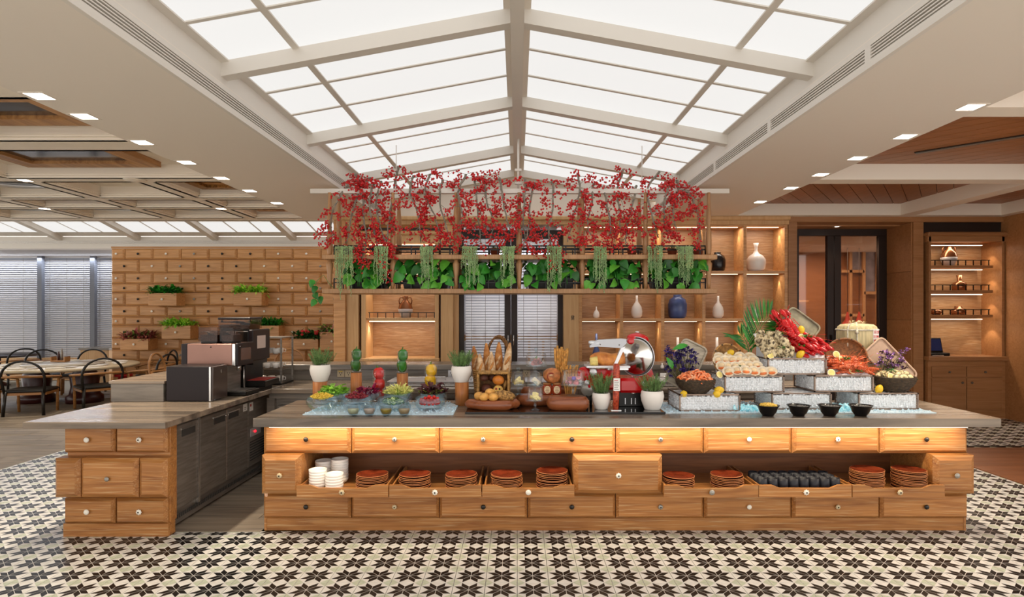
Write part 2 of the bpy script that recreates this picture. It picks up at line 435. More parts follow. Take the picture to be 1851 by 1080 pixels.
slope.build('gable_end', 'white', ceil)
# ================================================================ left coffered ceiling
CZ = 3.45
lc = ST('ceiling', 'cream coffered ceiling with framed wood and mirror panels over the dining side')
holes = [(-5.36, -3.72, 5.0, 6.2), (-6.7, -3.72, 6.62, 7.95)]
for (x0, x1) in ((-4.9, -3.72), (-6.42, -5.15), (-7.95, -6.68), (-9.5, -8.2), (-11.05, -9.75), (-12.5, -11.3)):
    holes += [(x0, x1, 8.22, 9.32), (x0, x1, 9.55, 10.2), (x0, x1, 10.42, 11.35)]
xs = sorted({-14.5, -XO}|{h[0] for h in holes}|{h[1] for h in holes}); ys = sorted({-3.4, 11.75}|{h[2] for h in holes}|{h[3] for h in holes})
mb = MB()
for xa, xb in zip(xs, xs[1:]):
    for ya, yb in zip(ys, ys[1:]):
        cx, cy = (xa+xb)/2, (ya+yb)/2
        if any(h[0] < cx < h[1] and h[2] < cy < h[3] for h in holes): continue
        mb.quad((xa, ya, CZ), (xb, ya, CZ), (xb, yb, CZ), (xa, yb, CZ))
mb.box(-14.5, 11.7, CZ, -XO, 11.78, CZ+.3)
mb.build('coffer_grid', 'cream', lc)
m_mir = mat('smoky_mirror', '#77787a', .12, .9, var=.3, nscale=3); m_gold = mat('gilt_frame', '#a8793f', .4, .5, var=.5, nscale=30, bump=.8)
m_band = wood('banded_oak', '#bd8a54', '#8a5a30', '#d0a878', 'y', scale=.6, streak=.2)
def coffer(i, h):
    x0, x1, y0, y1 = h; d = .17
    mb = MB(); b = .05
    for k, (o, z0, z1) in enumerate(((0, CZ, CZ+.03), (.03, CZ+.03, CZ+.05), (.05, CZ+.05, CZ+.07), (.03, CZ+.07, CZ+d))):
        for (p, q, r, s) in ((x0+o-b, y0, x0+o, y1), (x1-o, y0, x1-o+b, y1), (x0, y0+o-b, x1, y0+o), (x0, y1-o, x1, y1-o+b)): mb.box(p, q, z0, r, s, z1)
    mb.box(x0-.05, y0-.05, CZ+d, x1+.05, y1+.05, CZ+d+.02)
    fr = mb.build('coffer', 'cream', lc)
    kind = ['frame', 'frame', 'gilt', 'wood', 'framew', 'plain', 'gilt', 'oval', 'oval', 'ovalb', 'oval', 'plain', 'ovalb', 'oval'][i] if i < 14 else 'plain'
    def ring(a, w_, z0, z1, name, m):
        q = MB()
        q.box(x0+a, y0+a, z0, x1-a, y0+a+w_, z1); q.box(x0+a, y1-a-w_, z0, x1-a, y1-a, z1)
        q.box(x0+a, y0+a+w_, z0, x0+a+w_, y1-a-w_, z1); q.box(x1-a-w_, y0+a+w_, z0, x1-a, y1-a-w_, z1)
        q.build(name, m, fr)
    z = CZ+d
    if kind in ('frame', 'framew', 'gilt', 'wood'):
        a = .16 if (x1-x0) > 1.5 else .12
        if i == 1: x0, x1 = x0+.25, x1-.7
        if i == 0: x1 -= .25
        m = {'frame': m_band, 'framew': m_band, 'gilt': m_gold, 'wood': m_band}[kind]
        ring(a, .2 if i < 2 else .14, z-.07, z, 'panel_frame', m)
        MB().box(x0+a+.1, y0+a+.1, z-.03, x1-a-.1, y1-a-.1, z-.005).build('centre_panel', m_mir if kind == 'frame' else 'oak_wall', fr)
    elif kind.startswith('oval'):
        q = MB(); cx, cy = (x0+x1)/2, (y0+y1)/2; rx, ry = (x1-x0)*.36, (y1-y0)*.36
        pts = [(cx+rx*cos(t*pi/16), cy+ry*sin(t*pi/16), z-.03) for t in range(33)]
        q.tube(pts, .035, 8, False); q.build('oval_frame', m_gold if kind == 'ovalb' else 'silver', fr)
        MB().prism([(p[0], p[1]) for p in pts[:-1]], z-.02, z-.004).build('oval_mirror', m_mir, fr)
for i, h in enumerate(holes): coffer(i, h)
# backlit strip in front of the drawer wall, bulkhead, low ceiling by the windows
YD = 13.0
st = ST('ceiling', 'row of backlit panels between white rafters above the drawer wall')
def zs(y): return 3.30+(YD-y)*.22
for k in range(7):
    xr = -14.8+1.67*k+.02-.035
    mb = MB(); y0, y1 = 11.6, 13.0
    mb.add([(xr-.06, y0, zs(y0)-.09), (xr+.06, y0, zs(y0)-.09), (xr+.06, y1, zs(y1)-.09), (xr-.06, y1, zs(y1)-.09), (xr-.06, y0, zs(y0)+.03), (xr+.06, y0, zs(y0)+.03), (xr+.06, y1, zs(y1)+.03), (xr-.06, y1, zs(y1)+.03)],
           [(0, 3, 2, 1), (4, 5, 6, 7), (0, 1, 5, 4), (1, 2, 6, 5), (2, 3, 7, 6), (3, 0, 4, 7)])
    mb.build('rafter', 'beam', st)
    for j in range(3):
        a = xr+.06+.517*j
        for (p, q) in ((11.6, 12.1), (12.13, 12.72)):
            MB().add([(a+.02, p, zs(p)), (a+.497, p, zs(p)), (a+.497, q, zs(q)), (a+.02, q, zs(q))], [(0, 1, 2, 3)]).build('light_panel', m_glow, st)
mb = MB()
mb.add([(-14.8, 11.6, zs(11.6)+.008), (-3.4, 11.6, zs(11.6)+.008), (-3.4, YD, zs(YD)+.008), (-14.8, YD, zs(YD)+.008)], [(0, 1, 2, 3)])
mb.box(-14.8, YD-.02, 3.04, -3.4, YD+.25, 3.3)
mb.build('bulkhead', 'beam', st)
for k in range(3): MB().box(-14.5, YD-.035, 3.15+.025*k, -4.0, YD-.02, 3.158+.025*k).build('grille_slat', 'steel_lt', st)
MB().box(-14.8, YD+.2, 3.06, -3.4, 15.4, 3.12).build('low_ceiling', mat('grey_ceiling', '#a9a199', .7), st)
# ================================================================ right plank ceiling with white beams
rc = ST('ceiling', 'diagonal wood plank ceiling divided by white beams on the right side')
WZ = 3.38
def clip(poly, x0, y0, x1, y1):
    for ax, lim, sg in ((0, x0, 1), (0, x1, -1), (1, y0, 1), (1, y1, -1)):
        out = []
        for i, p in enumerate(poly):
            q = poly[(i+1) % len(poly)]; a = (p[ax]-lim)*sg; b = (q[ax]-lim)*sg
            if a >= 0: out.append(p)
            if a*b < 0: t = a/(a-b); out.append((p[0]+(q[0]-p[0])*t, p[1]+(q[1]-p[1])*t))
        poly = out
        if not poly: break
    return poly
mpl = {}
for (x0, y0, x1, y1, dx, dy, nm) in ((XO, 4.67, 6.0, 6.9, .66, -.75, 'plank'), (XO, 7.13, 5.98, 9.5, .58, .81, 'plank_y'), (6.22, 7.13, 7.75, 9.5, .58, -.81, 'plank_y'), (XO, 1.5, 6.0, 4.45, .66, .75, 'plank'), (6.22, 4.67, 8.5, 6.9, .66, .75, 'plank')):
    nx, ny = -dy, dx; L_ = 6; cx, cy = (x0+x1)/2, (y0+y1)/2; wd = .19
    for k in range(-14, 15):
        ox, oy = cx+nx*wd*k, cy+ny*wd*k; h = wd/2-.004
        pl = [(ox-dx*L_+nx*-h, oy-dy*L_+ny*-h), (ox+dx*L_+nx*-h, oy+dy*L_+ny*-h), (ox+dx*L_+nx*h, oy+dy*L_+ny*h), (ox-dx*L_+nx*h, oy-dy*L_+ny*h)]
        pl = clip(pl, x0, y0, x1, y1)
        if len(pl) > 2: MB().prism(pl, WZ, WZ+.015).build('plank', nm, rc)
    MB().box(x0, y0, WZ+.012, x1, y1, WZ+.03).build('backing', 'slotdark', rc)
for b in ((XO, 4.45, 8.6, 4.67), (XO, 6.9, 8.6, 7.13), (XO, 9.45, 7.8, 9.7), (5.98, 4.67, 6.22, 6.9), (5.98, 7.13, 6.22, 9.45), (7.55, 4.67, 7.8, 9.45), (XO, 1.2, 8.6, 1.5)):
    MB().box(b[0], b[1], SZ, b[2], b[3], WZ+.05).build('beam', 'cream', rc)
mb = MB(); d = Vector((.70, -.71, 0)); o = Vector((4.22, 6.42, WZ-.006)); n = Vector((.71, .70, 0))*.05
for k, m in ((1, 1), (.4, 0)):
    pass
mb.prism([tuple((o+n)[:2]), tuple((o-n)[:2]), tuple((o-n+d*2)[:2]), tuple((o+n+d*2)[:2])], WZ-.008, WZ).build('slot_diffuser', 'black', rc)
mb = MB(); n2 = n*.3
mb.prism([tuple((o+n2)[:2]), tuple((o-n2)[:2]), tuple((o-n2+d*2)[:2]), tuple((o+n2+d*2)[:2])], WZ-.012, WZ-.008).build('slot_blade', 'steel', rc)
# ================================================================ recessed downlights
m_led = mat('led_lens', '#ffffff', .4, emit='#fff6ea', es=9.0)
def downlight(x, y, z, lab, grp, power=75, s=.065):
    t = T('downlight', lab, 'downlight', (x, y, z), grp)
    q = MB(); b = .018
    for (x0, y0, x1, y1) in ((-s-b, -s-b, s+b, -s), (-s-b, s, s+b, s+b), (-s-b, -s, -s, s), (s, -s, s+b, s)): q.box(x0, y0, -.003, x1, y1, .004)
    q.build('trim_ring', 'white', t, True)
    MB().box(-s, -s, -.001, s, s, .004).build('lens', m_led, t, True)
    lamp('downlight_beam', 'SPOT', (x, y, z-.02), power, (1, .87, .70), .06, parent=t, spot=95, blend=.7)
LY = [4.22, 4.66, 5.38, 6.10, 6.82, 7.54, 8.4]
for k, y in enumerate(LY): downlight(-3.33, y, SZ, f'{ORD[k]} square downlight from the open end of the soffit beside the coffered ceiling', 'square downlights in the soffit beside the coffers')
for k, y in enumerate([4.45, 5.2, 5.93, 6.65, 7.37, 8.3]): downlight(3.33, y, SZ, f'{ORD[k]} square downlight from the open end of the soffit beside the plank ceiling', 'square downlights in the soffit beside the planks')
for k, (x, y) in enumerate(((-6.58, 8.1), (-8.06, 10.33), (-5.05, 10.33))): downlight(x, y, CZ, ['downlight in the coffered ceiling beside the plain coffer', 'downlight between coffers above the dining table', 'downlight between the oval mirror coffers'][k], 'downlights among the coffers', 120)
tag(MB().lathe([(0, 0), (.13, 0), (.14, .008), (.12, .012)], 24, (-5.08, 8.05, CZ-.012)).build('ceiling_speaker', 'cream'), 'round cream speaker grille set flush in the coffered ceiling', 'speaker')
# ================================================================ back wall
KB = YB
wb = ST('wall_back', 'oak panelled back wall with pilasters and header', (0, YB, 0))
def wx(px, Y=YB): return X(px, Y)
def bwall(px0, px1, py0, py1, m, y0=YB, y1=YB+.3, name='wall_panel', b=.002):
    return MB().box(wx(px0), y0, Z(py1, YB) if py1 < 900 else 0, wx(px1), y1, Z(py0, YB), b).build(name, m, wb)
ZT = SZ
def col(px0, px1, m, y0, z0=0, z1=None, name='pilaster', y1=YB+.5): return MB().box(wx(px0), y0, z0, wx(px1), y1, z1 or ZT, .003).build(name, m, wb)
col(605, 626, 'oak_wall', YB-.06); col(626, 648, 'panel', YB)
col(797, 819, 'panel', YB-.02); col(819, 828, 'panel', YB+.1); col(1019, 1046, 'panel', YB-.02); col(1424, 1440, 'panel_red', YB-.02, y1=YB+.75); col(1650, 1668, 'panel_red', YB-.02, y1=YB+.75)
col(648, 653, 'dark_frame', YB+.12); col(793, 797, 'dark_frame', YB+.12); col(1667, 1673, 'dark_frame', YB+.1)
MB().box(wx(605), YB-.05, Z(407, YB), wx(1424), YB+.3, ZT, .004).build('header', 'panel', wb)
MB().box(wx(1424), YB-.04, Z(402, YB), 7.71, YB+.3, ZT, .004).build('header', 'panel_red', wb)
MB().box(wx(605), YB-.12, ZT-.06, wx(1424), YB-.05, ZT, .01).build('cornice', 'panel', wb)
MB().box(wx(605)-.02, YB+.3, 0, wx(605), 13, ZT).build('return_panel', 'oak_wall', wb)
MB().box(wx(650), YB+.62, 0, wx(832), YB+.66, ZT).build('rear_panel', 'dark_frame', wb)
# right door recess: ceiling and reveals
MB().box(wx(1436), YB+.3, Z(402, YB)-.02, wx(1655), 10.5, ZT).build('recess_ceiling', 'panel_red', wb)
for k in range(4): MB().box(wx(1650)-.012, YB+.02, .0+.78*k, wx(1650)+.02, 10.36, .775+.78*k, .003).build('reveal_panel', 'panel_red', wb)
downlight(wx(1522)*1.02, 10.0, Z(402, YB)-.021, 'small downlight in the door recess ceiling', None, 12, .03)
q = MB()
for (a, b, c, d) in ((-1, .9, 1, 1.2), (-1, .2, -.7, 1.2), (.7, .2, 1, 1.2), (-1, .2, 1, .45), (-1, -1.2, -.7, .2), (-.4, -.2, 1, .05), (.7, -1.2, 1, .05), (-.4, -.8, .3, -.4)): q.box(wx(1035)+a*.022, YB-.024, Z(575, YB)+b*.03, wx(1035)+c*.022, YB-.019, Z(575, YB)+d*.03)
q.build('sign_glyph', 'black', wb)
# ---- right wall
wr = ST('wall_right', 'brown oak panelled right wall', (7.71, 7, 0))
for (y0, y1, z0, z1) in ((8.95, 9.66, .0, 3.2), (7.7, 8.945, .1, 1.85), (7.7, 8.945, 1.86, 3.2), (6.4, 7.695, .1, 1.85), (6.4, 7.695, 1.86, 3.2), (4.5, 6.39, .1, 3.2)):
    MB().box(7.71, y0, z0, 7.76, y1, z1, .004).build('wall_panel', 'panel_red', wr)
MB().box(7.72, 4.5, 0, 7.78, 9.66, .1).build('skirting', 'panel_red', wr)
# ================================================================ centre glazed doors with blinds
def glazed(name, lab, px0, px1, pys, Y, stiles, glass_px, panem):
    d = ST(name, lab, (X((px0+px1)/2, Y), Y, 0)); zt = Z(pys, Y)
    mb = MB()
    for a, b in stiles: MB().box(X(a, Y), Y-.03, 0, X(b, Y), Y+.05, zt, .004).build('stile', 'dark_frame', d)
    MB().box(X(px0, Y), Y-.03, zt, X(px1, Y), Y+.05, zt+.14, .004).build('head', 'dark_frame', d)
    MB().box(X(px0, Y), Y-.03, 0, X(px1, Y), Y+.05, .2, .004).build('bottom_rail', 'dark_frame', d)
    for a, b in glass_px: MB().box(X(a, Y), Y+.005, .2, X(b, Y), Y+.015, zt).build('pane', panem, d)
    return d
d1 = glazed('door_1', 'dark framed glass double door with white blinds behind it', 828, 1020, 432, YB+.2, ((827, 839), (912, 923), (924, 935), (1008, 1020)), ((839, 912), (935, 1008)), 'glass')
for px in (918.5, 928.5): MB().cyl((X(px, YB+.2), YB+.14, 1.15), .008, .16, 8).build('handle', 'steel_lt', d1)
d2 = glazed('door_2', 'dark framed glass double door showing a panelled room beyond', 1440, 1604, 427, 10.34, ((1438, 1443), (1494, 1506), (1507, 1519), (1587, 1604)), ((1443, 1494), (1519, 1587)), 'glass_d')
for px in (1500, 1512): MB().cyl((X(px, 10.34), 10.28, 1.0), .012, .3, 8).build('handle', 'black', d2)
m_slat = mat('white_slat', '#d8d6d8', .5)
def blinds(name, lab, x0, x1, z0, z1, y, pitch=.028, tilt=.6, par=None):
    t = par or T(name, lab, 'blinds', ((x0+x1)/2, y, z0))
    mb = MB(); n = int((z1-z0)/pitch); h = pitch*.46
    for i in range(n):
        z = z0+pitch*i
        mb.quad((x0, y-h*cos(tilt), z-h*sin(tilt)), (x1, y-h*cos(tilt), z-h*sin(tilt)), (x1, y+h*cos(tilt), z+h*sin(tilt)), (x0, y+h*cos(tilt), z+h*sin(tilt)))
    s = mb.build('slats', m_slat, t); s['kind'] = 'stuff'
    for k in range(3):
        x = x0+(x1-x0)*(.15+.35*k); MB().box(x-.003, y-.018, z0, x+.003, y-.016, z1).build('cord', 'knob_g', t)
    MB().box(x0, y-.02, z1, x1, y+.02, z1+.04).build('head_rail', m_slat, t)
    return t
blinds('venetian_blind', 'white venetian blind behind the glass leaf beside the left display niche', X(839, YB), X(910, YB)+.02, .95, 3.035, YB+.28, .045, .7)
blinds('venetian_blind', 'white venetian blind behind the glass leaf beside the open shelves', X(936, YB), X(1006, YB)+.02, .95, 3.035, YB+.28, .045, .7)
d = ST('trim_1', 'wooden rail and posts behind the centre glass door', (0, YB+.7, 0))
MB().box(-1.0, YB+.6, 1.2, .9, YB+.66, 1.3).build('rail', 'panel', d)
for px in (958, 985): MB().box(X(px, YB)-.02, YB+.6, 0, X(px, YB)+.02, YB+.66, 1.2).build('post', 'panel', d)
w1 = ST('window_1', 'pale window wall behind the centre blinds', (0, YB+1.2, 0))
MB().box(-1.6, YB+1.2, 0, 1.4, YB+1.24, 3.2).build('pane', mat('daylit_glass', '#c6c8d2', .4), w1)
lamp('blind_fill', 'AREA', (0, YB+.95, 2.9), 14, (.86, .9, 1), 1.6, (0, 0, 0), w1, sy=.3)
# room beyond the right glass door
rm = ST('wall_beyond', 'panelled room with glazed frames beyond the right glass door', (6, 13.2, 0))
MB().box(4.3, 13.4, 0, 9.2, 13.45, 3.3).build('wall_panel', 'panel_red', rm)
MB().box(4.3, 10.45, 0, 4.35, 13.4, 3.3).build('side_panel', 'panel_red', rm)
MB().box(4.3, 10.5, 3.0, 9.2, 13.45, 3.05).build('room_ceiling', 'white', rm)
m_rp = mat('grey_screen', '#8f8a92', .3, .3, var=.3, nscale=6)
for (px0, px1, py0, py1) in ((1539, 1558, 452, 489), (1562, 1584, 446, 527)):
    MB().box(X(px0, 13.3), 13.3, Z(py1, 13.3), X(px1, 13.3), 13.33, Z(py0, 13.3)).build('screen_pane', m_rp, rm)
for px in (1536, 1560, 1585): MB().box(X(px, 13.3)-.03, 13.25, 0, X(px, 13.3)+.03, 13.3, 3.0).build('frame_post', 'panel', rm)
for py, a, b in ((444, 1519, 1585), (491, 1519, 1560), (530, 1560, 1585), (570, 1519, 1560)): MB().box(X(a, 13.3), 13.25, Z(py, 13.3)-.03, X(b, 13.3), 13.3, Z(py, 13.3)+.03).build('frame_rail', 'panel', rm)
for z in (1.2, 1.9): MB().box(5.2, 13.1, z, 6.3, 13.3, z+.04).build('shelf', 'panel', rm)
lamp('room_lamp', 'AREA', (6.2, 12, 2.95), 130, (1, .82, .68), 2.0, parent=rm, sy=1.2)
m_sh = mat('red_shade', '#a33a2c', .5, emit='#d8402a', es=.35)
for k, px in enumerate((1532, 1553)):
    x = X(px, 12.2); t = T('pendant_lamp', 'red bell pendant lamp seen through the right glass door', 'lamp', (x, 12.2, 1.42), 'red pendants beyond the glass door')
    MB().lathe([(.012, .27), (.02, .24), (.03, .2), (.05, .1), (.1, .03), (.112, 0)], 16, cap=False).build('shade', m_sh, t, True)
    MB().cyl((0, 0, .26), .006, 1.3, 6).build('cord', 'black', t, True)
# ================================================================ lit display niches
m_strip = mat('led_strip', '#ffffff', .4, emit='#ffe8c8', es=2.2)
def rail(parent, x0, x1, y, z, n, h=.09, m='black', name='gallery_rail'):
    mb = MB(); mb.box(x0, y-.008, z+h-.012, x1, y+.008, z+h)
    for k in range(n): q = x0+.02+(x1-x0-.04)*k/(n-1); mb.box(q-.006, y-.006, z, q+.006, y+.006, z+h-.01)
    return mb.build(name, m, parent)
ln = T('display_cabinet', 'lit oak display niche beside the corner pilaster', 'cabinet', (wx(722), YB, 0))
yb = YB+.5
def B(par, name, m, px0, px1, py0, py1, y0, y1, b=.003): return MB().box(wx(px0), y0, Z(py1, YB), wx(px1), y1, Z(py0, YB), b).build(name, m, par)
B(ln, 'side_panel', 'panel', 653, 661, 428, 655, YB, yb); B(ln, 'side_panel', 'panel', 786, 793, 428, 655, YB, yb)
B(ln, 'back_panel', 'back_oak', 653, 793, 428, 655, yb, yb+.03); B(ln, 'head', 'panel', 650, 796, 424, 440, YB-.02, yb); B(ln, 'crown', 'panel', 648, 798, 418, 426, YB-.06, YB+.1, .02)
for py in (488, 575): s = B(ln, 'shelf', 'panel', 661, 786, py, py+5, YB+.05, yb); rail(s, wx(663), wx(786), YB+.1, Z(py, YB), 9)
B(ln, 'sill', 'panel', 651, 795, 648, 654, YB-.04, yb, .01); MB().box(wx(653), YB, 0, wx(793), yb, Z(654, YB)).build('base', 'panel', ln)
for py in (441, 494, 581):
    s = B(ln, 'led_strip', m_strip, 664, 784, py, py+1.5, YB+.12, YB+.15, 0)
    lamp('niche_light', 'AREA', (wx(724), YB+.2, Z(py+2, YB)), 2.6, (1, .9, .76), 1.0, parent=ln, sy=.04)
    lamp('niche_spot', 'SPOT', (wx(668), YB+.22, Z(py+1, YB)), 7, (1, .89, .74), .015, parent=ln, spot=70, blend=.3)
# right niche cabinet
rn = T('display_cabinet', 'brown cabinet with three railed shelves, drawers and cupboard doors', 'cabinet', (wx(1743), YB-.1, 0))
ya, yb = YB-.08, YB+.35
B(rn, 'side_panel', 'panel_red', 1673, 1677, 424, 645, ya, yb); B(rn, 'side_panel', 'panel_red', 1804, 1809, 424, 645, ya, yb)
B(rn, 'back_panel', 'back_oak', 1673, 1809, 424, 650, yb, yb+.03); B(rn, 'head', 'panel_red', 1671, 1812, 428, 438, ya, yb); B(rn, 'crown', 'panel_red', 1669, 1816, 421, 429, ya-.05, ya+.1, .02)
for py in (480, 525, 569.5): s = B(rn, 'shelf', 'panel_red', 1676, 1795, py, py+5, ya+.08, yb); rail(s, wx(1677), wx(1793), ya+.12, Z(py, YB), 9)
B(rn, 'worktop', 'panel_red', 1669, 1816, 644, 652, ya-.06, yb, .008)
MB().box(wx(1671), ya, 0, wx(1810), yb, Z(652, YB)).build('base', 'panel_red', rn)
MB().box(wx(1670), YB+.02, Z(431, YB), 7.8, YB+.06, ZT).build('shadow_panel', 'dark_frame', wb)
m_kn = mat('pewter_knob', '#6f675e', .3, .8)
for (a, b, kx) in ((1677, 1738, 1708), (1740, 1803, 1772)):
    q = B(rn, 'drawer', 'panel_red', a, b, 662, 681, ya-.02, ya); MB().ell((wx(kx), ya-.03, Z(672, YB)), .018, nu=8, nv=6).build('knob', m_kn, q)
    q = B(rn, 'cupboard_door', 'panel_red', a, b, 683, 740, ya-.02, ya); MB().ell((wx(1731 if a < 1700 else 1748), ya-.03, Z(691, YB)), .018, nu=8, nv=6).build('knob', m_kn, q)
for py in (442.5, 487, 532, 577):
    B(rn, 'led_strip', m_strip, 1680, 1782, py, py+1.2, ya+.15, ya+.17, 0)
    lamp('niche_light', 'AREA', (wx(1735), ya+.2, Z(py+2, YB)), 2.6, (1, .86, .68), .95, parent=rn, sy=.04)
    lamp('niche_spot', 'SPOT', (wx(1790), ya+.2, Z(py+1, YB)), 6, (1, .82, .62), .015, parent=rn, spot=75, blend=.3)
# ================================================================ open shelf unit with lit cells
su = T('shelf_unit', 'wide oak shelf unit of lit square cells holding vases', 'shelf', (wx(1235), YB, 0))
ya, yb = YB-.02, YB+.42
UP = [1049+74.25*k for k in range(6)]; SH = [405, 490, 576, 661]
for p in UP: MB().box(wx(p-2.9), ya, 0, wx(p+2.9), yb, Z(405, YB), .003).build('upright', 'oak_wall', su)
for py in SH:
    MB().box(wx(UP[0]-2.9), ya+.004, Z(py+5, YB), wx(UP[-1]+2.9), yb, Z(py, YB), .002).build('shelf_board', 'oak_wall', su)
MB().box(wx(UP[0]-2.9), yb, 0, wx(UP[-1]+2.9), yb+.03, Z(405, YB)).build('back_panel', 'back_oak', su)
MB().box(wx(UP[0]-2.9), ya+.05, 0, wx(UP[-1]+2.9), yb, .7).build('plinth', 'oak_wall', su)
for r, py in enumerate(SH[:3]):
    for c in range(5):
        a, b = wx(UP[c]+4), wx(UP[c+1]-4); z = Z(py+6, YB)
        MB().box(a, ya+.06, z-.001, b-.06, ya+.08, z+.004).build('led_strip', m_strip, su)
        lamp('cell_light', 'AREA', ((a+b)/2, ya+.12, z-.002), 1.0 if r else 2.6, (1, .92, .82), .5, parent=su, sy=.03)
        lamp('cell_spot', 'SPOT', (b-.03, ya+.2, z-.01), 8, (1, .88, .7), .008, parent=su, spot=44, blend=.15)
# vases
VP = {'bottle': [(.0, 0), (.62, 0), (.95, .12), (1, .3), (.85, .5), (.5, .64), (.26, .72), (.2, .82), (.2, 1.0), (.15, 1.0)],
      'flask': [(0, 0), (.62, 0), (.9, .1), (1, .3), (.96, .42), (.7, .55), (.3, .64), (.16, .74), (.17, .86), (.28, 1), (.24, 1)],
      'jar': [(0, 0), (.7, 0), (.92, .08), (1, .3), (1, .6), (.85, .8), (.5, .9), (.42, .93), (.45, 1), (.3, 1)],
      'long': [(0, 0), (.8, 0), (1, .1), (1, .3), (.6, .5), (.28, .62), (.25, 1), (.2, 1)]}
m_bv = mat('blue_glaze', '#4d5c8c', .3, var=.25, nscale=6); m_dv = mat('black_glaze', '#1d1a1c', .25); m_br = mat('copper_glaze', '#8a5636', .2, .6); m_two = mat('pale_grey_glaze', '#b9b1ae', .35)
def vase(kind, px, zb, w_, h, m, lab, y=YB+.17):
    return tag(MB().lathe([(r*w_/2, z*h) for r, z in VP[kind]], 24).build('vase', m), lab, 'vase', None) if False else tag(place(MB().lathe([(r*w_/2, z*h) for r, z in VP[kind]], 24).build('vase', m), (X(px, y), y, zb)), lab, 'vase')
def place(o, loc, rot=(0, 0, 0)): o.location = loc; o.rotation_euler = rot; return o
z1, z2, z3 = Z(490, YB), Z(576, YB), Z(661, YB)
vase('bottle', 1078, z2, .105, .19, 'ceramic', 'small white bottle vase on the shelf nearest the glass door pilaster')
vase('bottle', 1151, z2, .18, .37, 'ceramic', 'white bottle vase on the shelf between the small vase and the blue jar')
vase('jar', 1224.5, z2, .3, .38, m_bv, 'large blue glazed jar with short neck on the middle shelf')
vase('bottle', 1298, z2, .18, .36, 'ceramic', 'white bottle vase on the shelf to the other side of the blue jar')
vase('bottle', 1366, z2, .11, .2, 'ceramic', 'small white bottle vase on the shelf under the big white flask')
vase('jar', 1297, z1, .25, .31, m_dv, 'black glazed jar on the top shelf behind the plant rack')
vase('flask', 1366.5, z1, .31, .46, 'ceramic', 'big white round vase with flared neck on the top shelf')
vase('long', 1078, z3, .15, .5, m_bv, 'blue long-necked bottle on the lower shelf behind the red slicer')
vase('long', 1225, z3, .16, .44, 'ceramic', 'white long-necked bottle on the lower shelf behind the dark purple flowers')
vase('long', 1296, z3, .16, .44, 'ceramic', 'white long-necked bottle on the lower shelf behind the bamboo tray')
def jug(px, zb, s, lab, y):
    t = T('jug', lab, 'jug', (X(px, y), y, zb))
    MB().lathe([(0, 0), (.07*s, 0), (.12*s, .1*s), (.125*s, .15*s)], 20).build('lower_body', m_two, t, True)
    MB().lathe([(.125*s, .15*s), (.11*s, .22*s), (.05*s, .29*s), (.035*s, .33*s), (.05*s, .37*s), (.03*s, .37*s)], 20, cap=False).build('upper_body', m_br, t, True)
    for sx in (-1, 1): MB().tube([(sx*.04*s, 0, .34*s), (sx*.09*s, 0, .35*s), (sx*.11*s, 0, .29*s), (sx*.1*s, 0, .23*s)], .012*s, 6).build('handle', m_br, t, True)
jug(733, Z(575, YB), .95, 'brown and white two-handled jug on the left niche shelf', YB+.25)
jug(1715, Z(480, YB), .95, 'brown two-handled jug on the top shelf of the brown cabinet', YB+.19)
tag(place(MB().lathe([(0, 0), (.1, 0), (.105, .11), (.04, .15), (.03, .17), (.045, .25), (.03, .25)], 16).build('clay_bottle', m_br), (X(1734, YB+.19), YB+.19, Z(525, YB))), 'brown clay bottle on the middle shelf of the brown cabinet', 'bottle')
tag(place(MB().lathe([(0, 0), (.1, 0), (.11, .08), (.06, .1), (.05, .14), (.03, .14)], 16).build('clay_pot', m_br), (X(1732, YB+.19), YB+.19, Z(569.5, YB))), 'squat brown clay pot on the lowest railed shelf', 'pot')
tag(place(MB().lathe([(0, 0), (.06, 0), (.085, .04), (.07, .08), (.06, .08)], 16).build('clay_bowl', m_br), (X(1692, YB+.19), YB+.19, Z(569.5, YB))), 'small brown clay bowl at the end of the lowest railed shelf', 'bowl')
# till on the cabinet worktop
t = T('cash_register', 'black touch-screen till on the brown cabinet worktop', 'till', (wx(1693)+.022, YB+.02, Z(644, YB)+.001))
MB().box(-.15, -.06, 0, .17, .2, .05, .01).build('base', 'black', t, True)
s = MB(); s.M = Matrix.Translation((-.02, .02, .05)) @ Matrix.Rotation(-.25, 4, 'X'); s.box(-.13, -.01, 0, .13, .02, .24, .008); s.build('screen_housing', 'black', t, True)
s = MB(); s.M = Matrix.Translation((-.02, .02, .05)) @ Matrix.Rotation(-.25, 4, 'X'); s.box(-.11, -.014, .03, .11, -.009, .22); s.build('screen', mat('till_screen', '#1a2038', .2, emit='#40509a', es=.06), t, True)
MB().box(-.14, -.1, 0, .04, -.06, .02, .004).build('paper_slot', 'steel_lt', t, True)
# ================================================================ left: wall of drawers
wl = ST('wall_left', 'far wall faced with rows of pillowed oak drawer fronts with knobs', (-6.3, YD, 0))
kd = YD/FPX; XL = X(203, YD); XR = X(640, YD)
MB().box(XL, YD, 0, XR, YD+.2, Z(449, YD)).build('core', 'oak_dark', wl)
MB().box(XL-.005, YD-.03, Z(449.5, YD), XR, YD+.2, Z(447, YD)+.01).build('cap', 'oak_wall', wl)
def pillow(w_, h, d=.05, b=.035):
    mb = MB(); x, z = w_/2, h/2
    v = [(-x, d, -z), (x, d, -z), (x, d, z), (-x, d, z), (-x, .027, -z), (x, .027, -z), (x, .027, z), (-x, .027, z), (-x+b, 0, -z+b), (x-b, 0, -z+b), (x-b, 0, z-b), (-x+b, 0, z-b)]
    mb.add(v, [(8, 9, 10, 11), (4, 5, 9, 8), (5, 6, 10, 9), (6, 7, 11, 10), (7, 4, 8, 11), (0, 1, 5, 4), (1, 2, 6, 5), (2, 3, 7, 6), (3, 0, 4, 7)])
    return mb
KN = {}
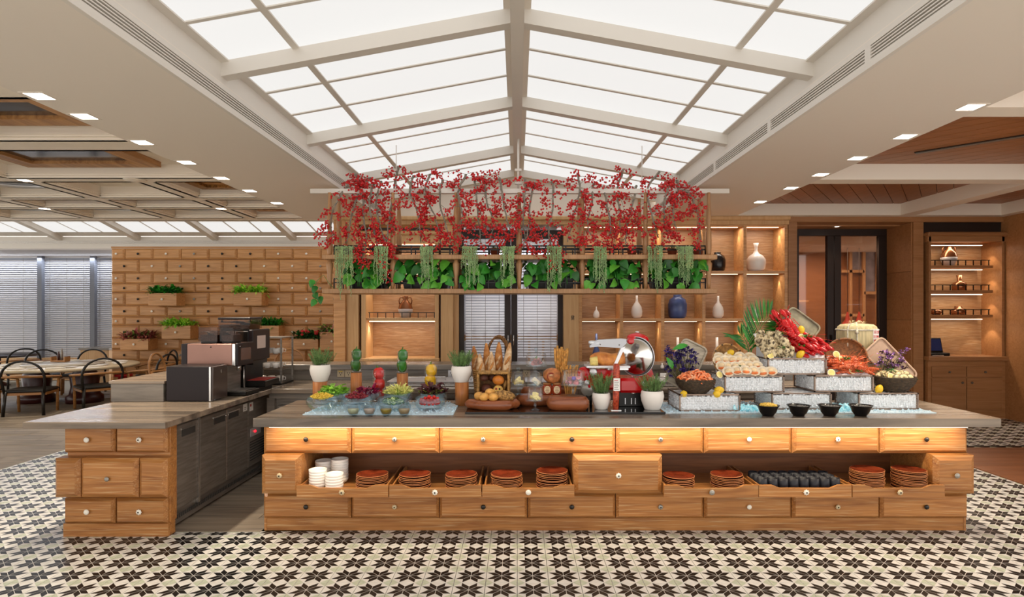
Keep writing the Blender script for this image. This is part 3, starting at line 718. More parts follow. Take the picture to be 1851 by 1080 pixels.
def knob_mesh(kind):
    if kind not in KN:
        mb = MB(); mb.M = Matrix.Rotation(pi/2, 4, 'X')
        if kind.startswith('flower'):
            n = 16; pr = [(0, .0), (.35, 0), (.35, .5), (.8, .62), (1, .85), (.8, 1.1), (.3, 1.25), (0, 1.28)]
            mb.lathe(pr, n); mb.v = [(a*(1+.12*cos(8*math.atan2(c, a))), b, c*(1+.12*cos(8*math.atan2(c, a)))) for a, b, c in mb.v]
            mb.m = 1; mb.lathe([(.28, 1.2), (.3, 1.32), (0, 1.36)], 8)
        else: mb.lathe([(0, 0), (.4, 0), (.4, .5), (.85, .6), (1, .85), (.8, 1.15), (0, 1.28)], 12)
        c = {'flower_w': ['knob_w', 'knob_d'], 'flower_c': ['knob_c', 'knob_d'], 'flower_g': ['knob_g', 'knob_d'], 'white': ['knob_w'], 'dark': ['knob_d'], 'grey': ['knob_g']}[kind]
        KN[kind] = mb.mesh('knob', c)
    return KN[kind]
rows = [449.7, 469.7, 493.9, 513.6, 529.4, 553.1, 572.9, 589, 612, 632, 652, 676, 696, 712.4]
kinds = ['white', 'dark', 'white', 'grey', 'dark', 'dark', 'white', 'white', 'grey']
pcache = {}
for r in range(len(rows)-1):
    js = [203] + ([227.5+50.5*k for k in range(9)] if r % 2 == 0 else [252.8+50.5*k for k in range(9)])
    js = [j for j in js if j < 640]
    for c in range(len(js)-1):
        w_ = (js[c+1]-js[c])*kd-.008; h = (rows[r+1]-rows[r])*kd-.008; key = (round(w_, 2), round(h, 3))
        if key not in pcache: pcache[key] = pillow(w_, h).mesh('drawer_front', 'oak_wall')
        cx = X((js[c]+js[c+1])/2, YD); cz = Z((rows[r]+rows[r+1])/2, YD)
        o = inst('drawer_front', pcache[key], wl, (cx+6.3, -.05, cz))
        inst('knob', knob_mesh(kinds[(c+r % 2) % 9]), o, (-.02 if c == 0 and r % 2 == 0 else 0, 0, 0), (0, 0, 0), .026)
# window wall with blinds
ww = ST('wall_window', 'far window wall with grey posts behind venetian blinds', (-11, 15, 0))
MB().box(-14.5, 15.2, 0, -9, 15.25, 3.1).build('glass_wall', mat('evening_glass', '#a9afbd', .3), ww)
MB().box(-14.5, 14.9, 0, -9, 15.2, .55).build('low_sill', 'panel', ww)
m_post = mat('grey_post', '#6d7078', .5)
for px in (74, 169): MB().box(X(px, 14.95)-.055, 14.9, 0, X(px, 14.95)+.055, 15.0, 3.06).build('post', m_post, ww)
for k, (a, b) in enumerate(((-110, 70), (78, 165), (173, 230))):
    blinds('venetian_blind', ['wide white blind at the outer end of the window wall', 'white blind between the two grey window posts', 'narrow white blind beside the drawer wall end'][k], X(a, 15.05), X(b, 15.05), .56, 3.022, 15.05, .052, .8)
lamp('blind_fill', 'AREA', (-11.5, 14.86, 3.03), 45, (.8, .87, 1), 4.5, (-.35, 0, 0), ww, sy=.04)  # strip lamp added on the room side to brighten the slats, not daylight
t = T('low_cabinet', 'low oak cabinet with grey stone top at the drawer wall end', 'cabinet', (X(182, 13.6), 13.6, 0))
MB().box(-.28, -.25, 0, .35, .25, Z(632, 13.6), .005).build('body', 'panel', t, True); MB().box(-.3, -.28, Z(632, 13.6), .37, .28, Z(628, 13.6), .003).build('stone_top', 'stone_dark', t, True)
# ================================================================ main buffet island
YF = 4.515; ZC = .9
XA, XB = -1.972, 3.61
top = T('stone_countertop', 'long striped grey-brown stone countertop of the buffet island', 'countertop', (.8, 4.98, .834))
MB().box(XA, YF, .834, XB, 5.44, .9, .004).build('slab', 'stone', top)
isl = T('buffet_island', 'long oak buffet island with drawer fronts and pulled-out dish trays', 'buffet counter', (.77, 5.0, 0))
YD1 = 4.66; xl, xr = X(475, YD1), X(1751, YD1)
def IB(name, m, x0, y0, z0, x1, y1, z1, b=.003, par=None): return MB().box(x0, y0, z0, x1, y1, z1, b).build(name, m, par or isl)
IB('plinth', 'oak', xl+.012, 4.69, 0, xr-.012, 5.3, .1)
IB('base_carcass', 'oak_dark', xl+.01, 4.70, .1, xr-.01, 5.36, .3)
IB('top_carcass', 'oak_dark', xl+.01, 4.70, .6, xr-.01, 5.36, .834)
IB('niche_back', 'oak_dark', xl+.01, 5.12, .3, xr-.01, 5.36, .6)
IB('end_panel', 'oak', xl, 4.685, 0, xl+.02, 5.36, .834); IB('end_panel', 'oak', xr-.02, 4.685, 0, xr, 5.36, .834)
for px, sd in ((542, -1), (1037, 1), (1198, -1), (1690, 1)): IB('divider', 'oak', X(px, 4.57)+sd*.002, 4.66, .3, X(px, 4.57)+sd*.024, 5.2, .6)
dw = (xr-xl)/8
pil = pillow(dw-.006, .228, .05, .028).mesh('drawer', 'oak'); pil3 = pillow(dw-.006, .19, .05, .02).mesh('drawer', 'oak')
k1 = ['dark', 'flower_g', 'flower_g', 'dark', 'flower_g', 'white', 'flower_w', 'dark']; k3 = ['dark', 'flower_c', 'dark', 'dark', 'flower_g', 'white', 'flower_c', 'dark']
o = wloc(isl)
for k in range(8):
    x = xl+dw*(k+.5)
    for me, z, kk in ((pil, .718, k1), (pil3, .2, k3)):
        d = inst('drawer', me, isl, Vector((x, 4.65, z))-o); inst('knob', knob_mesh(kk[k]), d, (0, 0, 0), (0, 0, 0), .019)
for (a, b, kn, kx) in ((471, 542, 'flower_c', .5), (1037, 1198, 'flower_w', .49), (1690, 1765, 'grey', .5)):
    xa, xb = X(a, 4.57), X(b, 4.57)
    me = pillow(xb-xa, .292, .14, .036).mesh('drawer', 'oak')
    d = inst('drawer', me, isl, Vector(((xa+xb)/2, 4.57, .462))-o); inst('knob', knob_mesh(kn), d, (0, 0, 0), (0, 0, 0), .021)
TR = [(537, 702), (704, 870), (872, 1038), (1200, 1370), (1371, 1538), (1540, 1706)]
TK = ['flower_c', 'flower_w', 'white', 'grey', 'flower_w', 'flower_c']
TRX = []
for i, (a, b) in enumerate(TR):
    x0, x1 = X(a, 4.5), X(b, 4.5); TRX.append((x0, x1)); w_ = x1-x0; zb, zt, zd = .319, .409, .386
    mb = MB(); pr = [(x0, zb), (x1, zb), (x1, zt), (x1-.1, zt), (x1-.16, zd), (x0+.16, zd), (x0+.1, zt), (x0, zt)]
    mb.prism([(p, q) for p, q in pr], 4.49, 4.51, 'y')
    t = mb.build('tray', 'oak', isl)
    q = MB(); q.box(x0+.01, 4.51, .325, x1-.01, 5.1, .335); t2 = q.build('tray_bottom', 'oak', t)
    for xx in (x0+.012, x1-.024): MB().box(xx, 4.51, .335, xx+.012, 5.1, .40).build('tray_side', 'oak', t)
    inst('knob', knob_mesh(TK[i]), t, Vector(((x0+x1)/2, 4.49, .36))-wloc(t), (0, 0, 0), .021)
# LED strip under the counter overhang
MB().box(xl+.1, 4.535, .828, xr-.1, 4.55, .834).build('led_strip', m_strip, isl)
lamp('counter_led', 'AREA', ((xl+xr)/2, 4.55, .822), 15, (1, .84, .6), xr-xl-.2, (.35, 0, 0), isl, sy=.02)
# ---- crockery
m_plate = mat('rust_glaze', '#74301b', .22, var=.35, nscale=14); m_rim = mat('plate_rim', '#bd7a4a', .3)
def plate_mesh():
    mb = MB(); mb.lathe([(0, .004), (.075, .004), (.1, .012), (.117, .02)], 32, cap=False); mb.m = 1
    mb.lathe([(.117, .02), (.1195, .0195), (.1195, .0165), (.117, .015)], 32, cap=False); mb.m = 0
    mb.lathe([(.117, .015), (.1, .007), (.07, 0), (0, 0)], 32, cap=False)
    return mb.mesh('plate', [m_plate, m_rim])
pme = plate_mesh()
ZT0 = .3355
stacks = [(673, 10, 'next to the white bowls'), (750, 9, 'third of the tray beside the bowls tray'), (834, 10, 'second in the tray beside the bowls tray'), (916, 10, 'in the tray left open beside the wide centre drawer'), (998, 11, 'against the wide centre drawer, bowl side'),
          (1226, 8, 'against the wide centre drawer, tumbler side'), (1314, 9, 'next to the black tumblers, centre drawer side'), (1567, 13, 'next to the black tumblers, end side'), (1643, 14, 'beside the square end drawer')]
SD = ['beside the white bowls', 'second from the white bowls', 'third from the white bowls', 'fourth from the white bowls', 'fifth from the white bowls', 'two before the black tumblers', 'just before the black tumblers', 'just past the black tumblers', 'beside the square end drawer']
for s, (px, n, _) in enumerate(stacks):
    y = 4.65; x = X(px, y); step = min(.0125, (.112 if n < 11 else .146)/n)
    for k in range(n):
        jx, jy = RND.uniform(-.005, .005), RND.uniform(-.004, .004)
        o_ = inst('plate', pme, None, (x+jx, y+jy, ZT0+step*k), (RND.uniform(-.012, .012)-.01*(k == n-1), RND.uniform(-.02, .02), RND.uniform(0, 6)))
        tag(o_, ('topmost rust-brown plate' if k == n-1 else f'{ORD[k]} rust-brown plate from the bottom')+f' in the stack {SD[s]}', 'plate', 'rust-brown plates stacked in the trays')
bme = MB(); bme.lathe([(0, 0), (.04, 0), (.058, .012), (.066, .028), (.067, .045), (.063, .045), (.061, .028), (.05, .01), (0, .008)], 24); bme = bme.mesh('bowl', 'ceramic')
for s, (px, y, n, d) in enumerate(((570, 4.66, 6, 'at the tray corner in front'), (600, 4.62, 5, 'beside the plates in front'), (581, 4.85, 7, 'shorter of the two behind'), (610, 4.82, 8, 'tallest of the white bowl stacks'))):
    x = X(px, y-.06)
    for k in range(n): tag(inst('bowl', bme, None, (x+RND.uniform(-.002, .002), y, ZT0+.021*k), (0, 0, k)), (f'topmost white bowl' if k == n-1 else f'{ORD[k]} white bowl from the bottom')+f' of the stack {d}', 'bowl', 'white bowls stacked in the end tray')
cme = MB(); cme.lathe([(0, 0), (.03, 0), (.037, .02), (.039, .05), (.036, .098), (.033, .098), (.034, .02), (0, .008)], 20); cme = cme.mesh('tumbler', mat('smoky_black_glass', '#24252c', .42, spec=.35))
for r in range(3):
    for k in range(8):
        y = 4.6+.09*r; x0, x1 = TRX[4]; x = x0+.068+(x1-x0-.136)*k/7
        tag(inst('tumbler', cme, None, (x, y, ZT0)), f'{ORD[k]} black tumbler of the {["front", "middle", "rear"][r]} row, counted from the centre drawer side', 'tumbler', 'black tumblers in the tray')
# ================================================================ side bar (coffee) with stone top, raised ledges, steel fridges
bt = T('stone_countertop', 'striped stone top of the coffee bar wrapping to the back counter', 'countertop', (-3.05, 5.5, .85))
MB().box(-3.56, 4.358, .852, -2.535, 7.0, .9, .004).build('bar_slab', 'stone', bt)
MB().box(-2.535, 6.235, .852, 3.2, 7.05, .9, .004).build('back_slab', 'stone', bt)
MB().box(-2.56, 6.25, .80, 3.2, 6.27, .852).build('edge_drop', 'stone_dark', bt)
ld = T('stone_ledge', 'raised grey stone ledge running behind the coffee machines and back counter', 'ledge', (-3.3, 6.3, .9))
MB().box(-3.584, 5.34, .9, -3.12, 7.42, 1.06, .003).build('bar_riser', 'stone_dark', ld); MB().box(-3.6, 5.335, 1.06, -3.11, 7.44, 1.085, .003).build('bar_shelf', 'stone', ld)
MB().box(-3.12, 7.03, .9, 3.2, 7.36, 1.025, .003).build('back_riser', 'stone_dark', ld); MB().box(-3.11, 6.97, 1.025, 3.22, 7.42, 1.085, .004).build('back_shelf', 'stone_dark', ld)
cb = T('bar_cabinet', 'oak drawer-fronted end cabinet of the coffee bar', 'cabinet', (-3.0, 4.6, 0))
MB().box(-3.42, 4.56, 0, -2.629, 4.66, .1, .003).build('plinth', 'oak', cb); MB().box(-3.408, 4.59, .1, -2.629, 4.68, .852, .003).build('end_panel', 'oak', cb)
MB().box(-3.408, 4.68, 0, -3.3, 7.0, .852).build('outer_panel', 'oak_wall', cb); MB().box(-3.3, 6.9, 0, -2.75, 7.0, .852).build('rear_panel', 'oak_wall', cb)
ob = wloc(cb)
for (xa, xb, zc, h, kn) in ((-3.41, -3.025, .738, .205, 'white'), (-3.02, -2.632, .738, .205, 'flower_w'), (-3.41, -3.025, .198, .19, 'white'), (-3.02, -2.632, .198, .19, 'flower_w')):
    d = inst('drawer', pillow(xb-xa-.004, h, .05, .02).mesh('drawer', 'oak'), cb, Vector(((xa+xb)/2, 4.54, zc))-ob); inst('knob', knob_mesh(kn), d, (0, 0, 0), (0, 0, 0), .021)
for (a, b, kn) in ((95, 142, None), (142.7, 247.5, 'grey'), (248.2, 300, None)):
    xa, xb = X(a, 4.47), X(b, 4.47); d = inst('drawer', pillow(xb-xa-.004, .29, .12, .03).mesh('drawer', 'oak'), cb, Vector(((xa+xb)/2, 4.47, .463))-ob)
    if kn: inst('knob', knob_mesh(kn), d, (0, 0, 0), (0, 0, 0), .018)
# steel under-counter fridges along the aisle
fr = T('steel_fridge', 'brushed steel under-counter fridge with flush doors facing the aisle', 'fridge', (-2.9, 5.5, 0))
XF = -2.67
MB().box(-3.28, 4.69, .02, XF-.02, 6.86, .845).build('body', 'steel', fr)
MB().box(-3.2, 4.69, 0, XF-.06, 6.86, .06).build('kick', 'black', fr)
def fd(y0, y1, hy=None, name='door', lab=None):
    d = MB().box(XF-.02, y0, .14, XF, y1, .80, .006).build(name, 'steel', fr)
    if hy is not None:
        MB().box(XF-.004, hy, .70, XF+.003, hy+.2, .76).build('pull_recess', 'slotdark', d); MB().box(XF, hy-.01, .755, XF+.008, hy+.21, .768).build('pull_lip', 'steel_lt', d)
    return d
fd(4.70, 5.06, 4.82); MB().box(XF-.02, 5.062, .1, XF+.006, 5.09, .82).build('corner_post', 'steel_lt', fr)
d = fd(5.1, 5.56, 5.33); MB().ell((XF+.004, 5.54, .745), .008, nu=8, nv=6).build('lock', 'steel_lt', d)
d = fd(5.57, 6.0, 5.6); MB().ell((XF+.004, 5.585, .745), .008, nu=8, nv=6).build('lock', 'steel_lt', d)
s_ = mat('paper_notice', '#efece6', .6); s_r = mat('notice_red', '#c23a35', .6); s_g = mat('notice_print', '#8a8682', .6)
MB().box(XF, 5.9, .72, XF+.002, 5.985, .79).build('notice', s_, d); MB().box(XF+.002, 5.92, .75, XF+.0025, 5.965, .757).build('notice_print', s_g, d); MB().box(XF+.002, 5.92, .735, XF+.0025, 5.965, .74).build('notice_print', s_g, d)
d = MB().box(XF-.02, 6.01, .14, XF, 6.5, .80, .006).build('service_panel', 'steel', fr)
MB().box(XF, 6.04, .7, XF+.002, 6.12, .785).build('notice', s_, d); MB().box(XF+.002, 6.05, .745, XF+.0025, 6.08, .77).build('notice_print', s_r, d)
MB().box(XF, 6.06, .44, XF+.004, 6.3, .52).build('control_strip', 'silver', d); MB().ell((XF+.005, 6.16, .48), .012, nu=8, nv=6).build('red_light', mat('indicator_red', '#ff2030', .3, emit='#ff1020', es=4), d)
for k in range(8): MB().box(XF, 6.05, .2+.026*k, XF+.003, 6.4, .212+.026*k).build('vent_slot', 'slotdark', d)
mb = MB()
for k in range(60): mb.box(XF-.002, 4.72+.03*k, .07, XF+.002, 4.737+.03*k, .1)
mb.build('kick_vent', 'slotdark', fr)
bf = T('back_fridge', 'steel drawer units under the back counter', 'fridge', (.3, 6.6, 0))
MB().box(-2.6, 6.34, 0, 3.15, 6.95, .80).build('body', 'steel', bf)
for k in range(9):
    x = -2.5+.62*k; d = MB().box(x, 6.315, .42, x+.58, 6.34, .72, .004).build('drawer', 'steel', bf); MB().box(x+.02, 6.30, .665, x+.56, 6.318, .70).build('pull', 'steel_lt', d)
MB().box(-2.6, 6.29, 0, -2.52, 6.34, .8).build('corner_post', 'stone_dark', bf)
# sockets on the riser
m_sk = mat('beige_socket', '#b9a98c', .4); m_y = mat('yellow_tag', '#e0c22c', .5)
for k, (px, lab) in enumerate(((615, 'beige data socket with yellow tag on the back riser'), (629, 'beige power socket beside the yellow-tagged one'), (816, 'grey power socket on the riser behind the white plant pot'), (952, 'beige power socket on the riser behind the glass domes'), (988, 'beige power socket behind the ham roll'))):
    z0 = .935; x = X(px, 7.0)
    t = T('wall_socket', lab, 'socket', (x, 7.03, z0)); MB().box(-.042, -.012, 0, .042, 0, .085, .003).build('plate', m_sk if k != 2 else 'silver', t, True)
    for dx, dz in ((-.012, .05), (.012, .05), (0, .028)): MB().box(dx-.004, -.014, dz-.007, dx+.004, -.011, dz+.007).build('slot', 'black', t, True)
    if k == 0: MB().box(-.022, -.0145, .062, .022, -.012, .07).build('tag', m_y, t, True)
# steel trays and taps on the back counter
for k, (px, w_) in enumerate(((768, .7), (880, .5), (1010, .7), (1180, .6))):
    t = T('steel_pan', ['wide steel pan on the back counter behind the yellow peppers', 'steel pan on the back counter behind the bread basket', 'steel pan on the back counter behind the ham roll', 'steel pan on the back counter behind the slicer'][k], 'pan', (X(px, 6.6), 6.62, .9), 'steel pans on the back counter')
    MB().box(-w_/2, -.2, 0, w_/2, .2, .05, .006).build('body', 'steel_lt', t, True); MB().box(-w_/2-.02, -.22, .05, w_/2+.02, .22, .057).build('rim', 'silver', t, True)
    MB().tube([(-w_/3, -.1, .057), (-w_/3, -.1, .09), (w_/3, -.1, .09), (w_/3, -.1, .057)], .008, 6).build('handle', 'steel_lt', t, True)
# ================================================================ coffee machines
m_cho = mat('dark_brown_panel', '#1f1718', .38, spec=.3); m_cop = mat('copper_panel', '#8f6c60', .35, .65, var=.15, nscale=2); m_bean = mat('coffee_beans', '#3a2116', .4, var=.5, nscale=90, bump=1)
m_scr = mat('touch_screen', '#6a4a3a', .15); m_scr2 = mat('touch_screen_lit', '#8a7a72', .2, emit='#b8a090', es=.25); m_clear = glassy('clear_plastic', '#f2ece8', .05, .02, .96)
m_ylw = mat('sticker_white', '#f2efe8', .5)
t = T('milk_fridge', 'low dark brown milk cooler beside the copper coffee machine', 'cooler', (-2.9, 5.5, .9))
MB().box(-3.097, 5.34, .905, -2.72, 5.63, 1.212, .006).build('body', m_cho, t); MB().box(-2.72, 5.345, .905, -2.705, 5.63, 1.208).build('steel_edge', 'steel_lt', t)
MB().box(-2.705, 5.36, .91, -2.69, 5.625, 1.205, .003).build('door', mat('smoked_door', '#4a3c36', .12), t)
q = MB(); q.prism([(5.49, 1.155), (5.503, 1.135), (5.516, 1.148), (5.503, 1.175)], -2.6905, -2.6885, 'x'); q.build('emblem', 'steel_lt', t)
MB().box(-3.08, 5.36, .9, -2.72, 5.6, .906).build('foot', 'black', t)
def hopper(par, x0, x1, y0, y1, z0, z1, lid=True):
    h = MB()
    e = .012
    for (a, b, c, d) in ((x0, y0, x1, y0+.004), (x0, y1-.004, x1, y1), (x0, y0, x0+.004, y1), (x1-.004, y0, x1, y1)): h.box(a, b, z0+.02, c, d, z1)
    g = h.build('hopper', m_clear, par)
    zf = z0+(z1-z0)*.62
    n = 14; mb = MB(); vs = []; fs = []
    for i in range(n+1):
        for j in range(n+1):
            u, v = i/n, j/n; vs.append((x0+e+(x1-x0-2*e)*u, y0+e+(y1-y0-2*e)*v, zf+.02*sin(3*u+1)+RND.uniform(-.006, .006)))
    for i in range(n):
        for j in range(n): a = i*(n+1)+j; fs.append((a, a+1, a+n+2, a+n+1))
    mb.add(vs, fs); mb.box(x0+e, y0+e, z0+.02, x1-e, y1-e, zf-.012); b = mb.build('beans', m_bean, g); b['kind'] = 'stuff'
    MB().box(x0+.015, y0+.01, z0, x1-.015, y1-.01, z0+.03, .006).build('hopper_base', 'black', g)
    if lid: MB().box(x0-.006, y0-.006, z1, x1+.006, y1+.006, z1+.022, .006).build('hopper_lid', m_cho, g)
    else: MB().box(x0-.004, y0-.004, z1, x1+.004, y1+.004, z1+.006).build('hopper_lid', m_clear, g)
t = T('coffee_machine', 'copper-sided coffee machine with clear bean hopper', 'coffee machine', (-2.87, 5.82, .9))
MB().box(-3.13, 5.67, .9, -2.80, 6.0, 1.2, .005).build('rear_body', 'black', t)
MB().box(-3.14, 5.66, 1.19, -3.085, 6.0, 1.395, .004).build('dark_end', m_cho, t)
MB().box(-3.085, 5.655, 1.19, -2.665, 6.0, 1.395, .006).build('copper_side', m_cop, t)
MB().box(-2.665, 5.655, 1.19, -2.635, 6.0, 1.393, .004).build('chrome_edge', 'steel_lt', t)
q = MB().box(-2.635, 5.66, 1.185, -2.61, 6.0, 1.40, .006).build('front_panel', m_cho, t); MB().box(-2.611, 5.72, 1.235, -2.608, 5.93, 1.35).build('screen', m_scr, q); MB().ell((-2.609, 5.70, 1.368), .006, nu=8, nv=6).build('emblem', 'steel_lt', q)
MB().ell((-2.86, 5.653, 1.365), .006, nu=8, nv=6).build('lock', 'black', t)
MB().box(-2.80, 5.70, .905, -2.73, 5.98, 1.19).build('brew_back', 'steel', t); MB().tube([(-2.68, 5.83, 1.19), (-2.68, 5.83, 1.13)], .022, 10).build('spout', 'steel_lt', t)
MB().tube([(-2.665, 5.9, 1.16), (-2.66, 5.9, .95)], .007, 8).build('steam_wand', 'steel_lt', t)
MB().box(-2.8, 5.69, .905, -2.545, 5.99, .945, .006).build('drip_tray', 'black', t); MB().box(-2.74, 5.72, .945, -2.57, 5.96, .949).build('drip_grid', 'steel', t)
hopper(t, -3.0, -2.82, 5.70, 5.93, 1.395, 1.545, False); hopper(t, -2.81, -2.68, 5.72, 5.93, 1.395, 1.54, False)
t = T('coffee_machine', 'tall dark coffee machine with lidded hopper and lit screen', 'coffee machine', (-2.9, 6.27, .9))
MB().box(-3.1, 6.06, .9, -2.72, 6.48, 1.22, .005).build('rear_body', 'black', t); MB().box(-3.1, 6.06, 1.22, -2.69, 6.48, 1.5, .006).build('upper_body', 'black', t)
q = MB().box(-2.69, 6.06, 1.2, -2.645, 6.48, 1.515, .008).build('front_panel', m_cho, t); MB().box(-2.6455, 6.16, 1.32, -2.642, 6.36, 1.45).build('screen', m_scr2, q)
for yy in (6.16, 6.29): MB().cyl((0, 0, 0), .018, .01, 12).build('button', 'steel_lt', q).matrix_local = Matrix.Translation(Vector((-2.645, yy, 1.25))-wloc(q)) @ Matrix.Rotation(pi/2, 4, 'Y')
MB().box(-2.76, 6.1, 1.16, -2.66, 6.44, 1.22).build('spout_block', 'black', t); MB().box(-2.8, 6.08, .94, -2.53, 6.44, 1.0, .006).build('drip_tray', 'black', t); MB().box(-2.72, 6.12, 1.0, -2.55, 6.4, 1.005).build('red_mat', mat('red_mat', '#b5332b', .5), t)
MB().box(-2.79, 6.1, .9, -2.6, 6.42, .94).build('tray_foot', 'black', t)
hopper(t, -3.02, -2.7, 6.12, 6.4, 1.5, 1.615, True)
# glass cup cabinet
t = T('cup_cabinet', 'glass cabinet of white cups beside the coffee machines', 'display case', (-2.72, 6.72, .9))
x0, x1, y0, y1, z0, z1 = -2.9, -2.56, 6.57, 6.9, .9, 1.405
mb = MB()
for xx in (x0, x1):
    for yy in (y0, y1): MB().box(xx-.008, yy-.008, z0, xx+.008, yy+.008, z1).build('post', 'steel', t)
MB().box(x0-.01, y0-.01, z1, x1+.01, y1+.01, z1+.012).build('roof', 'steel', t); MB().box(x0-.01, y0-.01, z0, x1+.01, y1+.01, z0+.018).build('base', 'black', t)
for z in (1.07, 1.225): MB().box(x0, y0, z, x1, y1, z+.006).build('glass_shelf', m_clear, t)
MB().box(x0, y0, z0+.02, x1, y0+.003, z1).build('front_pane', 'glass', t); MB().box(x1-.003, y0, z0+.02, x1, y1, z1).build('side_pane', 'glass', t)
cup = MB(); cup.lathe([(0, 0), (.025, 0), (.034, .02), (.038, .06), (.035, .06), (.031, .02), (0, .006)], 18); cup.tube([(.036, 0, .05), (.058, 0, .045), (.058, 0, .02), (.034, 0, .015)], .005, 6); cup = cup.mesh('coffee_cup', 'ceramic')
for r, z in enumerate((.918, 1.076, 1.231)):
    for k in range(3):
        for b in range(2):
            tag(inst('coffee_cup', cup, None, (-2.845+.098*k, 6.65+.12*b, z), (0, 0, .3+RND.uniform(-.3, .3))), f'{ORD[k]} white cup from the machine side on the {["lowest", "middle", "top"][r]} shelf, {["front", "rear"][b]} row', 'cup', 'white cups in the glass cabinet')
# low bottle/soap
t = T('soap_bottle', 'clear pump bottle with white cap beside the red slicer', 'bottle', (X(1197, 6.9), 6.9, .9))
MB().lathe([(0, 0), (.045, 0), (.047, .1), (.03, .14), (.014, .15)], 16).build('body', m_clear, t, True); MB().lathe([(.018, .15), (.018, .18), (.008, .185), (.008, .21), (0, .21)], 12).build('pump', 'ceramic', t, True); MB().box(-.035, -.049, .03, .035, -.045, .1).build('label', s_, t, True)
# ================================================================ hanging plant rack
YR, YR2 = 7.2, 7.55
rk = T('plant_rack', 'hanging oak plant rack with turned posts, two shelves and black railings', 'plant rack', (.02, 7.37, 1.93))
PX = [-2.222+.7483*k for k in range(7)]
zr = Z(346, YR); zu = Z(466, YR); zl = Z(527, YR)
for y, a, b in ((YR, 562, 1317), (YR2, 577, 1297)): MB().box(X(a, y), y-.03, Z(350.5, y), X(b, y), y+.03, Z(342, y), .003).build('top_rail', 'beam', rk)
for z, nm in ((zu, 'upper_shelf'), (zl, 'lower_shelf')): MB().box(X(582, 7.1), 7.1, z-.028, X(1297, 7.1), 7.65, z+.027, .006).build(nm, 'turned', rk)
def post_mesh(h):
    pr = [(.03, 0), (.036, .03), (.044, .1), (.046, .22), (.04, .36), (.03, .4), (.026, .42), (.034, .44), (.034, .455), (.024, .47), (.03, .5), (.04, .56), (.038, .66), (.028, .8), (.024, .97), (.03, 1)]
    return MB().lathe([(r*.78, z*h) for r, z in pr], 14).mesh('post', 'turned')
def low_mesh(h): return MB().lathe([(r*.9, z*h) for r, z in [(.022, 0), (.026, .2), (.032, .5), (.043, .78), (.045, .86), (.03, .92), (.03, 1)]], 14).mesh('post', 'turned')
hU = Z(350, YR)-zu-.02; hL = zu-zl-.05; pU, pL = post_mesh(hU), low_mesh(hL); o = wloc(rk)
for y in (YR-.02, YR2):
    for x in PX: inst('post', pU, rk, Vector((x, y, zu+.025))-o); inst('post', pL, rk, Vector((x, y, zl+.025))-o)
for y in (YR+.018, YR2-.032):
    for (za, zb2, nm) in ((zu+.027, Z(443.5, YR), 'railing'), (zl+.027, Z(503, YR), 'railing')):
        mb = MB(); xa, xb = PX[0]+.04, PX[-1]-.02
        mb.box(xa, y-.009, zb2-.016, xb, y+.009, zb2); mb.box(xa, y-.008, zb2-.06, xb, y+.008, zb2-.046)
        x = xa; k = 0
        while x < xb: mb.box(x-.007, y-.007, za, x+.007, y+.007, zb2-.01); x += (.11, .11, .24)[k % 3]; k += 1
        mb.box(xb-.014, y-.007, za, xb, y+.007, zb2)
        mb.build(nm, 'black', rk)
MB().tube([(.012, 7.38, zr), (.012, 7.38, 3.81)], .013, 10).build('hanger_pole', 'beam', rk)
for z in (3.42, 3.26): MB().box(-.03, 7.36, z-.015, .055, 7.4, z+.015, .004).build('pole_clamp', 'beam', rk)
for s in (PX[1], PX[5]): MB().tube([(s, 7.38, zr), (s, 7.38, zp(s)-.02)], .006, 6).build('hanger_wire', 'beam', rk)
MB().box(PX[0], YR, zr-.03, PX[0]+.04, YR2, zr+.0).build('cross_bar', 'beam', rk); MB().box(PX[-1]-.04, YR, zr-.03, PX[-1], YR2, zr).build('cross_bar', 'beam', rk)
# ---- red-berry branches draped over the top rail
m_bark = mat('grey_bark', '#8a8072', .8, var=.4, nscale=40); m_berry = mat('red_berry', '#cc1a1c', .3, var=.3, nscale=30)
BR = [((672, 322), (628, 338), (606, 372), (598, 410), (604, 428)), ((645, 316), (648, 345), (634, 400), (628, 440)), ((662, 330), (656, 380), (662, 440), (650, 470)), ((676, 330), (668, 370), (678, 430), (684, 458)),
      ((721, 300), (714, 335), (704, 390), (698, 440), (690, 495)), ((690, 328), (680, 370), (690, 420), (700, 452)), ((747, 318), (742, 350), (756, 390), (760, 440)), ((778, 316), (768, 350), (786, 390), (798, 442)),
      ((800, 326), (795, 360), (806, 410), (816, 442)), ((843, 316), (828, 348), (836, 390), (828, 420)), ((858, 325), (862, 360), (866, 410), (868, 440)), ((876, 322), (878, 360), (892, 400), (886, 432)),
      ((903, 322), (908, 350), (914, 390), (928, 428)), ((950, 324), (948, 360), (946, 410), (952, 440)), ((966, 330), (958, 370), (956, 410), (945, 450)), ((998, 326), (1000, 370), (992, 420), (1000, 450), (1026, 472)),
      ((1045, 315), (1048, 350), (1036, 395), (1026, 438)), ((1072, 332), (1070, 370), (1062, 410), (1078, 436)), ((1090, 338), (1098, 375), (1104, 415), (1096, 440)), ((1128, 306), (1116, 345), (1122, 390), (1118, 425)),
      ((1150, 336), (1142, 375), (1134, 410), (1130, 442)), ((1193, 310), (1170, 345), (1180, 395), (1190, 430)), ((1216, 326), (1204, 350), (1200, 400), (1212, 438)), ((1224, 326), (1226, 350), (1216, 385), (1224, 415)), ((1222, 345), (1244, 348), (1260, 382), (1266, 435))]
rb = random.Random(11)
